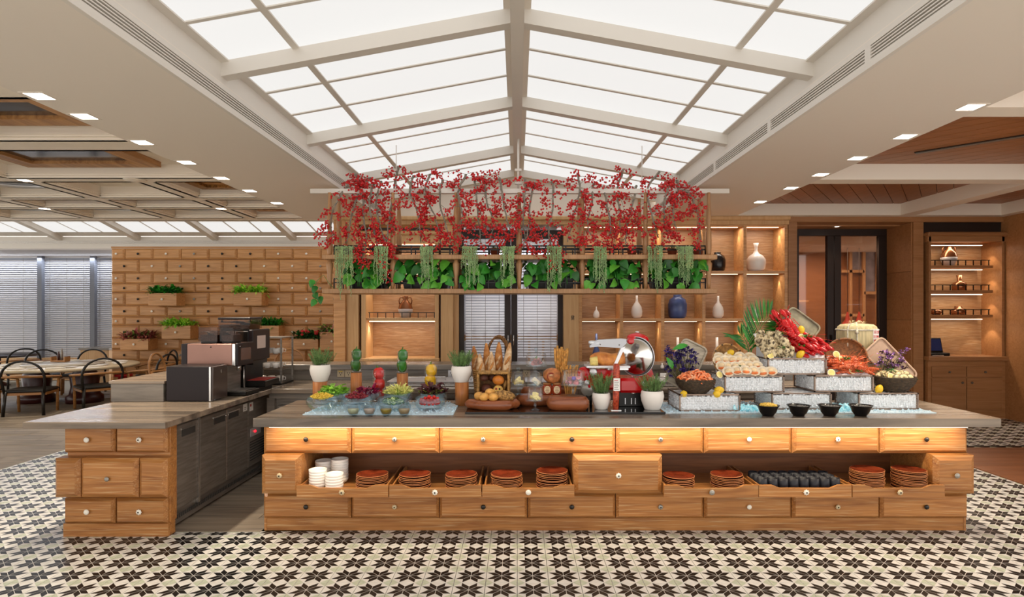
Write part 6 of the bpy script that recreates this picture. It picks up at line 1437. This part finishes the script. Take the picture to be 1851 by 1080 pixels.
# ---- serving bowls and trays
def woven_bowl(px, y, z, w_, h, lab, m='wick2'):
    t = T('woven_bowl', lab, 'bowl', (X(px, y), y, z)); r = w_/2; mb = MB()
    for l in range(12):
        u = l/11; rr = r*(.55+.45*sin(u*pi/2*1.05)); q = []
        for k in range(41): a = 2*pi*k/40; s = rr+.0025*(1 if (k+l) % 2 else -1); q.append((s*cos(a), s*sin(a)*.8, .006+h*u))
        mb.tube(q, h/11*.62, 5, False)
    mb.build('woven_wall', m_dwick, t, True); MB().lathe([(0, .004), (r*.6, .004)], 24, cap=False).build('base', m_dwick, t, True).scale = (1, .8, 1)
    return t
m_dwick = mat('dark_wicker', '#4a3a28', .6, var=.5, nscale=50)
def lean_tray(px0, px1, py0, py1, y, ang, m, lab, tilt=.35, name='leaning_tray', h=.3):
    w_ = .22; a, b = P(px0, py0, y), P(px1, py1, y); c = (a+b)/2
    t = T(name, lab, 'tray', c); R = Matrix.Rotation(-tilt, 4, 'X') @ Matrix.Rotation(ang, 4, 'Y')
    def rr(w2, h2, r):
        o = []
        for (sx, sz, a0) in ((1, 1, 0), (-1, 1, 90), (-1, -1, 180), (1, -1, 270)):
            for k in range(5): q = radians(a0+22.5*k); o.append((sx*(w2-r)+r*cos(q), sz*(h2-r)+r*sin(q)))
        return o
    mb = MB(); mb.M = R; mb.prism(rr(w_/2, h/2, .04), -.004, .004, 'y'); mb.build('tray_floor', m, t, True)
    mb = MB(); mb.M = R; o = rr(w_/2, h/2, .04); mb.tube([(p, -.012, q) for p, q in o+[o[0]]], .009, 6, False); mb.build('tray_rim', m, t, True)
    return t
m_wash = mat('whitewashed_wood', '#b8ac98', .6, var=.3, nscale=8, stretch=(1, 1, 8)); m_moss = mat('mossy_stone', '#8f8a72', .7, var=.5, nscale=10, bump=.6); m_pinkw = mat('pale_pink_wood', '#c9a98e', .6, var=.2, nscale=8)
lean_tray(1205, 1275, 626, 694, 5.16, .5, m_wash, 'whitewashed tray leaning behind the dark purple flowers', h=.42); lean_tray(1412, 1478, 560, 620, 5.385, -.85, m_moss, 'mottled grey-green tray leaning behind the lobsters'); lean_tray(1572, 1645, 624, 692, 5.215, -.7, m_pinkw, 'pale pink tray leaning behind the mauve flowers', .18, h=.43)
def flowers(px, py, wpx, hpx, y, base, cols, lab, seed, n=60):
    g = random.Random(seed); bp = P(*base, y); t = T('flower_bunch', lab, 'flowers', bp); ms = MB(); mf = MB()
    for k in range(n):
        e = P(px+g.uniform(-.5, .5)*wpx, py+g.uniform(-.5, .5)*hpx, y+g.uniform(-.035, .02)); s = bp+Vector((g.uniform(-.03, .03), g.uniform(-.02, .02), 0)); m = s.lerp(e, .55)+Vector((g.uniform(-.015, .015), 0, g.uniform(0, .02)))
        ms.tube([s, m, e], .0022, 4)
        for j in range(11): mf.m = g.choice((0, 0, 1) if n > 40 else (0, 1)); c = e+Vector((g.uniform(-.016, .016), g.uniform(-.016, .01), g.uniform(-.014, .014))); d = Vector((g.uniform(-1, 1), g.uniform(-1, 0), g.uniform(-.3, 1))).normalized()*.024; mf.leaf(c, c+d, .02, bend=.3)
    ms.build('stems', mat('dry_stem', '#6f6a3c', .7), t); f = mf.build('blossoms', [mat('petal', cols[0], .6), mat('petal_dark', cols[1], .6)], t); f['kind'] = 'stuff'
    return t
fl = flowers(1232, 655, 56, 50, 5.07, (1240, 705), ('#4a3a86', '#2e2250'), 'dark purple statice bunch beside the bowl of shrimp', 1)
for (a, b) in (((1215, 633), (1244, 624)), ((1204, 646), (1216, 668))): MB().leaf(P(*a, 5.0), P(*b, 5.0), .05, up=(0, -1, .5)).build('broad_leaf', LG[1], fl)
flowers(1612, 650, 52, 36, 5.165, (1597, 690), ('#b07fc6', '#5a4038'), 'mauve statice bunch beside the bowl of clams', 2, 30)
# bamboo round trays
def round_tray(px, py, y, r, lab, tilt, yaw, m, squash=1.0):
    t = T('bamboo_tray', lab, 'tray', P(px, py, y)); q = MB(); q.lathe([(0, 0), (r*.8, .004), (r*.96, .03), (r, .05)], 36, cap=False); b = q.build('woven_dish', m, t, True)
    q = MB(); q.tube([(r*cos(a*pi/24), r*sin(a*pi/24), .05) for a in range(49)], .009, 7, False); c = q.build('rim', m, t, True)
    bnd = [MB().box(r*cos(a)-.006, r*sin(a)-.006, .042, r*cos(a)+.006, r*sin(a)+.006, .062).build('binding', m_dwick, t, True) for a in [2*pi*k/10 for k in range(10)]]
    for o in [b, c]+bnd: o.rotation_euler = (tilt, 0, yaw)
m_bam = mat('bamboo_weave', '#b98a52', .6, var=.4, nscale=45); m_bam2 = mat('brown_weave', '#8a5a30', .6, var=.4, nscale=45)
round_tray(1312, 655, 5.255, .147, 'round bamboo tray leaning behind the scallops', 1.28, .25, m_bam); round_tray(1527, 648, 5.25, .162, 'round brown woven tray leaning behind the langoustines', 1.3, -.25, m_bam2)
# ---- shellfish
def crust_mesh(col, name, slim=1.0, claws=True):
    mb = MB()
    mb.ell((.03, 0, .0), .066, .038*slim, .036*slim, 12, 8)
    for k in range(6): u = k/5; mb.ell((-.04-.024*k, 0, .004-.012*u*u*2), .021, (.036-.01*u)*slim, (.03-.01*u)*slim, 10, 6)
    for k in range(-2, 3): mb.leaf((-.165, 0, -.018), (-.215, .02*k, -.025), .022, bend=.05)
    for s in (-1, 1):
        if claws:
            mb.tube([(.07, s*.02, .0), (.1, s*.05, .01), (.13, s*.05, .01)], [.008, .009, .010], 7); mb.ell((.17, s*.052, .012), .056, .03, .02, 12, 7, Matrix.Rotation(-s*.15, 3, 'Z')); mb.ell((.185, s*.03, .012), .034, .009, .009, 8, 6, Matrix.Rotation(s*.25, 3, 'Z'))
        else: mb.tube([(.07, s*.014, 0), (.12, s*.03, .008), (.19, s*.024, .012)], [.005, .007, .003], 6)
        for k in range(4): mb.tube([(.06-.025*k, s*.025, -.005), (.06-.03*k, s*.06, .012), (.055-.035*k, s*.085, -.02)], .0035, 4)
        mb.tube([(.088, s*.008, .01), (.15, s*.05, .06), (.2, s*.09, .08)], .0016, 3)
    return mb.mesh(name, foodmat(name+'_shell', col, .35, .22))
lob = crust_mesh('#c8181a', 'lobster'); lang = crust_mesh('#d9673a', 'langoustine', .85, False)
def heap(name, me, n, box, fpos, lab, cat, grp, rot, sc, seed):
    g = random.Random(seed)
    for k in range(n):
        u, v, w2 = fpos(k, g); x0, x1, y0, y1, z1 = box; loc = (x0+(x1-x0)*u, y0+(y1-y0)*v, z1+w2)
        tag(inst(name, me, None, loc, rot(k, g), sc*g.uniform(.88, 1.1)), lab, cat, grp)
LP_ = [(.56, .40, .02, -1.3), (.68, .38, .02, -1.6), (.80, .37, .018, -1.35), (.91, .37, .016, -1.5), (.99, .4, .016, -1.25), (.54, .55, .085, -1.5), (.66, .54, .08, -1.25), (.78, .52, .07, -1.5), (.89, .5, .055, -1.2), (.5, .72, .16, -1.6), (.62, .7, .145, -1.3), (.73, .68, .125, -1.45), (.47, .85, .22, -1.75), (.58, .85, .2, -1.5)]
SPH = [((.04, 0, 0), .036), ((-.03, 0, .002), .031), ((-.09, 0, 0), .026), ((-.15, 0, -.008), .018), ((.15, .05, .012), .021), ((.15, -.05, .012), .021), ((.195, .05, .012), .016), ((.195, -.05, .012), .016)]
x0, x1, y0, y1, z1 = B3; its = []; rots = []
for k, (u, v, w2, az) in enumerate(LP_):
    g = random.Random(k+40); up = k in (9, 12, 13); sc = .8 if not up else .88
    Rm = Matrix.Rotation(az+(pi if up else 0)+.35, 3, 'Z') @ Matrix.Rotation((-.7 if up else .42)+g.uniform(-.12, .12), 3, 'Y') @ Matrix.Rotation(g.uniform(-.3, .3), 3, 'X')
    its.append([Vector((x0+BW*min(.9, u*.92+.02), y0+BD*v, z1+w2+.02)), [(Rm @ (Vector(o)*sc), r*sc) for o, r in SPH]]); rots.append((Rm, sc))
def g3(gx, gy): return z1-.012+.2*max(0, min(1, (gy-y0)/BD)) if x0 < gx < x1 and gy > y0-.01 else 1.15
def k3(v): v.x = max(x0+BW*.54, min(x0+BW*.95, v.x)); v.y = max(y0+.1, min(y0+BD*.9, v.y))
relax(its, g3, k3, 40); LOB = its
for (v, _), (Rm, sc) in zip(its, rots): tag(inst('lobster', lob, None, v, Rm.to_euler(), sc), 'cooked red lobster in the heap on the topmost ice box', 'lobster', 'red lobsters heaped on the top box')
x0, x1, y0, y1, z1 = B4; its = []; rots = []; g = random.Random(6)
for k in range(46):
    u, v = g.uniform(.56, .9), g.uniform(.1, .6); sc = .58*g.uniform(.9, 1.08)
    Rm = Euler((g.uniform(-.3, .4), g.uniform(-.3, .3), g.uniform(-.45, .45)+(pi if g.random() < .4 else 0))).to_matrix()
    its.append([Vector((x0+BW*u, y0+BD*v, z1+.02+.17*v+.04*g.random())), [(Rm @ (Vector(o)*sc), r*sc*.74) for o, r in SPH[:4]]]); rots.append((Rm, sc))
def g4(gx, gy): return z1-.012+.15*max(0, min(1, (gy-y0)/BD))*max(0, min(1, ((gx-x0)/BW-.3)/.08))
def k4(v): v.x = max(x0+BW*.56, min(x0+BW*.92, v.x)); v.y = max(y0+.05, min(y0+BD*.62, v.y))
relax(its, g4, k4, 40)
for (v, _), (Rm, sc) in zip(its, rots): tag(inst('langoustine', lang, None, v, Rm.to_euler(), sc), 'orange langoustine heaped on the ice box before the brown tray', 'langoustine', 'langoustines heaped on ice')
go = random.Random(17)
def oyster_mesh(s):
    g = random.Random(s); ph = [g.uniform(0, 6) for _ in range(6)]
    return MB().ell((0, 0, 0), .038, .028, .05, 16, 12, fn=lambda p: 1+.1*sin(7*p.x+ph[0])+.08*sin(9*p.y+ph[1])+.1*sin(8*p.z+ph[2])+.05*sin(19*p.x+ph[3])+.05*sin(21*p.z+ph[4])).mesh('oyster', M['oy'])
M['oy'] = mat('oyster_shell', '#e2cfa6', .55, nscale=34, bump=.9, col2='#4a3820', lo=.38, hi=.56)
OYM = [oyster_mesh(s) for s in range(4)]
its = []; x0, x1, y0, y1, z1 = B3
for row, (v, w2, n) in enumerate(((.1, .04, 7), (.3, .09, 6), (.5, .14, 5), (.72, .19, 3))):
    for j in range(n): its.append([Vector((x0+BW*(.0+.46*(j+.4)/n+.01*row), y0+BD*v, z1+w2+go.uniform(-.008, .012))), [(Vector((0, 0, .013)), .0295), (Vector((0, 0, -.013)), .0295)]])
def k5(v): v.x = max(x0+.01, min(x0+BW*.43, v.x)); v.y = max(y0+.03, min(y0+BD*.8, v.y))
relax(its, lambda gx, gy: z1-.012+.2*max(0, min(1, (gy-y0)/BD)), k5, 45)
for k, (v, _) in enumerate(its): tag(inst('oyster', OYM[k % 4], None, v, (go.uniform(-.35, .35), go.uniform(-.4, .4), go.uniform(0, 6)), go.uniform(.88, 1.02)), 'rough cream and brown oyster heaped on the topmost ice box', 'oyster', 'oysters heaped on the top box')
m_shell = mat('scallop_shell', '#e8d8bc', .35, var=.2, nscale=20); m_roe = foodmat('scallop_roe', '#e0783a', .3, .3); m_sc = foodmat('scallop_meat', '#ecd0a4', .2, .35)
sh = MB(); n = 24; vs = [(0, 0, .0)]
for ring_ in (.5, 1):
    for i in range(n): a = 2*pi*i/n; r = .047*ring_*(1+.03*cos(12*a)); vs.append((r*cos(a), r*sin(a)*.92, .016*ring_**2))
sh.add(vs, [(0, 1+i, 1+(i+1) % n) for i in range(n)]+[(1+i, 1+n+i, 1+n+(i+1) % n, 1+(i+1) % n) for i in range(n)], True); sh = sh.mesh('shell', m_shell)
me1 = MB().ell((.0, .004, .012), .024, .022, .012, 12, 8).mesh('meat', m_sc); me2 = MB().ell((0, -.016, .012), .03, .012, .010, 12, 6).mesh('roe', m_roe)
gs = random.Random(8); x0, x1, y0, y1, z1 = B2
for row, (v, w2, n, u0) in enumerate(((.06, .03, 6, .0), (.27, .065, 6, -.05), (.47, .1, 6, -.05), (.66, .13, 4, -.02))):
    for j in range(n):
        u = u0+(.86 if row == 0 else .72)*(j+.5)/n; t = T('scallop', 'half-shell scallop with orange roe heaped on ice before the bamboo tray', 'scallop', (x0+BW*u, y0+BD*v, z1+w2+gs.uniform(-.006, .006)), 'scallops on the half shell', (1.0+gs.uniform(-.15, .15), gs.uniform(-.2, .2), 0)); t.scale = (1.05,)*3
        inst('shell', sh, t); inst('meat', me1, t); inst('roe', me2, t)
def shrimp_me():
    mb = MB(); pts = [(.03*cos(a), 0, .03*sin(a)) for a in [radians(d) for d in range(-30, 215, 24)]]; n = len(pts)
    mb.tube(pts, [.0105*(1-.6*abs(i/(n-1)-.25)) for i in range(n)], 8); mb.leaf(pts[-1], (pts[-1][0]+.004, .008, pts[-1][2]-.022), .014); mb.leaf(pts[-1], (pts[-1][0]-.006, -.008, pts[-1][2]-.022), .014)
    return mb.mesh('shrimp', mat('shrimp_pink', '#e8763c', .35, var=.3, nscale=50, col2='#f2c8a0', lo=.3, hi=.55))
shr = shrimp_me(); y = 4.93; z = B1[4]; woven_bowl(1257, y, z-.008, .31, .105, 'dark woven bowl heaped with shrimp'); bx = X(1257, y); gk = random.Random(2)
its = []
for k in range(75): q = .13*sqrt((k+.5)/75); a = k*2.4; its.append([Vector((bx+q*cos(a), y+q*sin(a)*.8, z+.1+.075*(1-(q/.13)**2))), [(Vector((0, 0, .008)), .015)]])
def ks(v): q = sqrt((v.x-bx)**2+((v.y-y)/.8)**2); m = min(1, .122/max(q, 1e-6)); v.x = bx+(v.x-bx)*m; v.y = y+(v.y-y)*m
relax(its, lambda gx, gy: z+.085+.05*sqrt(max(0, 1-((gx-bx)/.125)**2-((gy-y)/.1)**2)), ks, 40)
for v, _ in its: tag(inst('shrimp', shr, None, v, (gk.uniform(-.3, .3)-.5, gk.uniform(-.6, .6), gk.uniform(0, 6)), .9), 'orange cooked shrimp heaped in the dark woven bowl', 'shrimp', 'shrimp in the dark bowl')
tag(place(MB().ell((0, 0, 0), .125, .1, .055, 20, 10).build('shrimp_bed', mat('shrimp_bed', '#c9602c', .5, var=.3, nscale=30)), (bx, y, z+.085)), 'packed shrimp under the loose ones in the dark bowl', 'shrimp', kind='stuff')
y = 5.02; z = B6[4]; woven_bowl(1616, y, z-.008, .33, .115, 'dark woven bowl heaped with clams'); bx = X(1616, y)
cl = MB(); cl.ell((0, 0, 0), .034, .022, .012, 14, 8, fn=lambda p: 1+.03*sin(20*p.x)); cl.m = 1; cl.ell((.004, 0, .007), .024, .015, .008, 12, 6); cl = cl.mesh('clam', [mat('clam_shell', '#a8946a', .4, var=.5, nscale=50, col2='#4a4430'), foodmat('clam_meat', '#e8d8a4', .2)])
its = []
for k in range(40): q = .13*sqrt((k+.5)/40); a = k*2.4; its.append([Vector((bx+q*cos(a), y+q*sin(a)*.8, z+.11+.06*(1-(q/.13)**2))), [(Vector((0, 0, 0)), .019)]])
def kc(v): q = sqrt((v.x-bx)**2+((v.y-y)/.8)**2); m = min(1, .122/max(q, 1e-6)); v.x = bx+(v.x-bx)*m; v.y = y+(v.y-y)*m
relax(its, lambda gx, gy: z+.088+.045*sqrt(max(0, 1-((gx-bx)/.13)**2-((gy-y)/.105)**2)), kc, 40)
for v, _ in its: tag(inst('clam', cl, None, v, (.9+gk.uniform(-.4, .4), gk.uniform(-.9, .9), gk.uniform(-1, 1)), 1.0), 'open green-lipped clam heaped in the dark woven bowl', 'clam', 'clams in the dark bowl')
tag(place(MB().ell((0, 0, 0), .13, .105, .05, 20, 10).build('clam_bed', M['oy']), (bx, y, z+.09)), 'packed clams under the loose ones in the dark bowl', 'clams', kind='stuff')
# ---- lemons and parsley
m_lem = mat('lemon_skin', '#efc228', .35, nscale=120, bump=.3, var=.1); m_lf = mat('lemon_flesh', '#f2e08a', .3, var=.2, nscale=40); m_pith = mat('lemon_pith', '#f4ecd2', .5)
lm = MB().ell((0, 0, 0), .037, .029, .029, 16, 10, fn=lambda p: 1+.12*abs(p.x)**8).mesh('lemon', m_lem)
hl = MB(); hl.lathe([(0, -.026), (.018, -.022), (.028, -.01), (.03, 0)], 18, cap=False); hl.m = 2; hl.lathe([(.03, 0), (.026, .0005)], 18, cap=False); hl.m = 1; hl.lathe([(.026, .0005), (0, .001)], 18, cap=False); hl = hl.mesh('lemon_half', [m_lem, m_lf, m_pith])
for k, (px, py, yy, d) in enumerate(((1300, 705.5, 4.84, 'whole lemon beside the shrimp bowl, upper of the pair'), (1296, 713, 4.82, 'whole lemon beside the shrimp bowl, lower of the pair'), (1236, 713, 4.83, 'whole lemon in the corner of the shrimp ice box'), (1320, 639, 5.175, 'whole lemon in the bamboo tray above the scallops'), (1447, 641, 4.985, 'whole lemon between the oysters and the lobsters'), (1589, 704, 4.925, 'whole lemon beside the bowl of clams'), (1448, 597, 5.2, 'whole lemon in front of the mottled tray'))):
    tag(place(inst('lemon', lm), P(px, py, yy), (0, .2*k, .7*k)), d, 'lemon', 'lemons of the seafood display')
for k, (px, py, yy, d) in enumerate(((1372, 675, 4.93, 'halved lemon beside the scallops'), (1393, 643, 4.99, 'halved lemon beside the oysters'), (1301, 677.5, 4.925, 'halved lemon in front of the scallops'), (1503, 674, 4.94, 'halved lemon in front of the langoustines, box corner'), (1541, 670, 4.97, 'halved lemon among the langoustines, lower'), (1521, 650, 5.06, 'halved lemon among the langoustines, middle'), (1512, 641, 5.12, 'halved lemon among the langoustines, upper'), (1610, 681, 4.93, 'halved lemon on the clams, tray side'), (1633, 684, 4.93, 'halved lemon on the clams, outer side'), (1449, 610, 5.12, 'halved lemon on the lobsters'))):
    tag(place(inst('lemon_half', hl), P(px, py, yy), (1.2, .1*k, .25*(k % 3)-.2)), d, 'lemon', 'lemon halves of the seafood display')
gp = random.Random(4); pm_ = foodmat('parsley', '#2f7a24', .4)
for k, (px, py, yy, d) in enumerate(((1342, 667, 4.98, 'on the scallops'), (1257, 678, 4.95, 'on the shrimp'), (1412, 630, 5.0, 'among the oysters, lower'), (1414, 605, 5.1, 'among the oysters, upper'), (1448, 628, 5.0, 'on the lobsters, lower'), (1460, 610, 5.1, 'on the lobsters, upper'), (1530, 651, 5.05, 'on the langoustines, upper'), (1552, 673, 4.95, 'on the langoustines, lower'), (1610, 672, 5.0, 'on the clams'), (1651, 688, 4.98, 'at the edge of the clam bowl'))):
    mb = MB(); leafpile(mb, 34, .026, .026, .012, .024, .01, .016, (0, 0, 0)); tag(place(mb.build('parsley_sprig', pm_), P(px, py, yy)), 'green parsley sprig '+d, 'parsley', 'parsley sprigs on the seafood')
# ---- palm fronds, each leaflet a piece
def frond(pts, lab, n, L0, seed):
    P_ = [P(*p, 5.27+.045*i) for i, p in enumerate(pts)]; t = T('palm_frond', lab, 'palm leaf', P_[0], 'palm fronds of the seafood display'); path = bez(P_, 8); MB().tube(path, [.005*(1-.7*i/len(path)) for i in range(len(path))], 5).build('midrib', LG[1], t); g = random.Random(seed)
    for k in range(n):
        u = .18+.8*k/n; j = int(u*(len(path)-1)); c = path[j]; d = (path[min(j+1, len(path)-1)]-path[j-1]).normalized(); L_ = L0*(.55+.9*sin(pi*min(1, u*.85+.1)))*.75
        for s in (-1, 1):
            sd = Vector((d.z, 0, -d.x))*s; e = c+(d*.75+sd*.8).normalized()*L_+Vector((0, g.uniform(-.03, .03), -.02)); MB().leaf(c, e, .015, up=(0, -1, 0), bend=-.06, fold=.12).build('leaflet', LG[0 if k % 2 else 1], t)
frond(((1356, 642), (1366, 612), (1380, 584), (1398, 568)), 'upright palm frond behind the oysters', 24, .26, 1); frond(((1354, 642), (1352, 628), (1345, 612), (1336, 604)), 'low palm frond leaning over the bamboo tray', 14, .2, 2)
tag(MB().box(X(1346.5, 5.25), 5.2, 1.19, 2.052, 5.345, 1.31, .008).build('wood_crate', wood('crate', '#5f3020', '#4a2418', '#7a4530', 'x')), 'small dark red wood crate behind the oysters', 'crate')
# ---- straw-wrapped barrels
m_straw = mat('straw_wrap', '#c3b48a', .7, var=.25, nscale=60, stretch=(1, 1, .1), bump=.4); m_rope = mat('white_rope', '#c6c0ac', .7, var=.3, nscale=60); m_redi = mat('red_ink', '#b8302a', .6)
def barrel(px, y, z, w_, h, lab, mark):
    t = T('straw_barrel', lab, 'barrel', (X(px, y), y, z)); prof = [(.78, 0), (.9, .03), (.96, .12), (1, .5), (.99, .78), (.93, .9), (.78, .97), (.3, 1), (0, 1)]; mb = MB(); n = 28; vs = []
    for r, zz in prof:
        for i in range(n):
            a = 2*pi*i/n; c, s = cos(a), sin(a); k = (abs(c)**4+abs(s)**4)**(-.25); vs.append((r*w_/2*c*k, r*w_/2*s*k*.7, zz*h))
    mb.add(vs, [(j*n+i, j*n+(i+1) % n, (j+1)*n+(i+1) % n, (j+1)*n+i) for j in range(len(prof)-1) for i in range(n)], True); mb.build('wrap', m_straw, t, True)
    def ringz(zz, r): return [(r*w_/2*c*k_, r*w_/2*s*k_*.7, zz*h) for c, s, k_ in [(cos(a), sin(a), (abs(cos(a))**4+abs(sin(a))**4)**(-.25)) for a in [2*pi*i/32 for i in range(33)]]]
    for zz in ((.8, .81, .1) if mark else (.82, .35, .1)): MB().tube(ringz(zz, 1.01), .006, 6, False).build('rope', m_rope, t, True)
    for dx in (-.46, -.2): MB().tube([(dx*w_, -w_*.355, .04*h), (dx*w_, -w_*.365, .5*h), (dx*w_, -w_*.36, .8*h), (dx*w_*.8, -w_*.26, .97*h), (0, 0, 1.02*h)], .006, 6).build('rope', m_rope, t, True)
    if mark:
        MB().tube([(-.2*w_, -w_*.37, .82*h), (-.22*w_, -w_*.38, .7*h)], [.006, .016], 8).build('tassel', m_rope, t, True)
        mb = MB()
        for k in range(40): a = gp.uniform(0, 6.28); r = gp.uniform(0, .07); b = Vector((r*cos(a), r*sin(a), h)); mb.leaf(b, b+Vector((gp.uniform(-.05, .05), gp.uniform(-.05, .05), gp.uniform(.005, .03))), .008)
        f = mb.build('straw_tuft', m_straw, t, True); f['kind'] = 'stuff'
        def side(u): return -.35*w_*(max(0, 1-(2*u)**4))**.25*1.012
        for i, u in enumerate((.30, .385)):
            an = math.atan2(side(u+.02)-side(u-.02), .04*w_); R = Matrix.Translation((u*w_, side(u), 0)) @ Matrix.Rotation(an, 4, 'Z')
            q = MB(); q.M = R; q.box(-.0155, -.004, .1*h, .0155, .004, .84*h); q.build('paper_strip', s_, t, True)
            for j in range(5):
                zc = (.74-.13*j)*h; q = MB(); q.M = R; m = m_redi if j < 4 else s_g; sz = .0125
                strokes = [((-1, .9, 1, .6), (-1, .1, 1, -.2), (-.15, -1, .15, .9), (-1, -1, 1, -.75)), ((-1, -1, -.7, .9), (.7, -1, 1, .9), (-1, .6, 1, .9), (-.7, -.1, .7, .15), (-1, -1, 1, -.75)), ((-1, .4, 1, .65), (-.15, -1, .15, 1), (-.9, -.7, -.3, .2), (.3, -.7, .9, .2)), ((-1, .65, 1, .95), (-.9, -.9, -.6, .5), (-.15, -.6, .15, .9), (.6, -.9, .9, .5), (-1, -1, 1, -.8))][(j+i) % 4]
                for (a, b, c, d) in strokes: q.box(a*sz, -.006, zc+b*sz, c*sz, -.0035, zc+d*sz)
                q.build('brush_character', m, t, True)
barrel(1553, 5.385, .9, .30, Z(643, 5.385)-.9, 'lower straw-wrapped barrel under the one with red writing', False); barrel(1549, 5.385, Z(643, 5.385), .315, Z(585, 5.385)-Z(643, 5.385), 'upper straw-wrapped barrel with rope knot and red writing strips', True)
# ---- black sauce bowls
kb = MB(); kb.lathe([(0, 0), (.04, 0), (.042, .006), (.06, .03), (.072, .062), (.083, .078), (.087, .083), (.08, .081), (.066, .06), (.05, .03), (0, .02)], 28); kb = kb.mesh('black_bowl', mat('black_lacquer', '#0d0c0d', .18))
pine = foodmat('pineapple', '#eac04e', .2)
for k, (px, d) in enumerate(((1392, 'holding yellow fruit chunks'), (1448, 'first past the fruit-filled one'), (1504, 'second past the fruit-filled one'), (1561, 'last in the row, by the end box'))):
    y = 4.63; x = X(px, y-.04); tag(inst('black_bowl', kb, None, (x, y, .9)), 'black lacquer bowl on the counter edge, '+d, 'bowl', 'black bowls on the counter edge')
    if k == 0:
        for j in range(22): q = .06*sqrt((j+.5)/22); a = j*2.4; o_ = MB().box(-.014, -.01, -.008, .014, .01, .008, .003).build('fruit_chunk', pine); tag(place(o_, (x+q*cos(a), y+q*sin(a), .9+.078+.014*(1-(q/.06)**2)), (gp.uniform(-.4, .4), gp.uniform(-.4, .4), j)), 'yellow fruit chunk in the black bowl by the box gap', 'fruit', 'fruit chunks in the black bowl')
    else:
        mb = MB()
        for j in range(140): q = .07*sqrt(gp.random()); a = gp.uniform(0, 6.28); mb.ell((x+q*cos(a), y+q*sin(a), .9+.072), .006, .006, .005, 6, 4)
        tag(mb.build('dip', mat('dark_dip', '#6a665e', .35, var=.6, nscale=80)), f'dark grainy dip in the black bowl {["", "first past the fruit-filled one", "second past the fruit-filled one", "by the end box"][k]}', 'dip', kind='stuff')
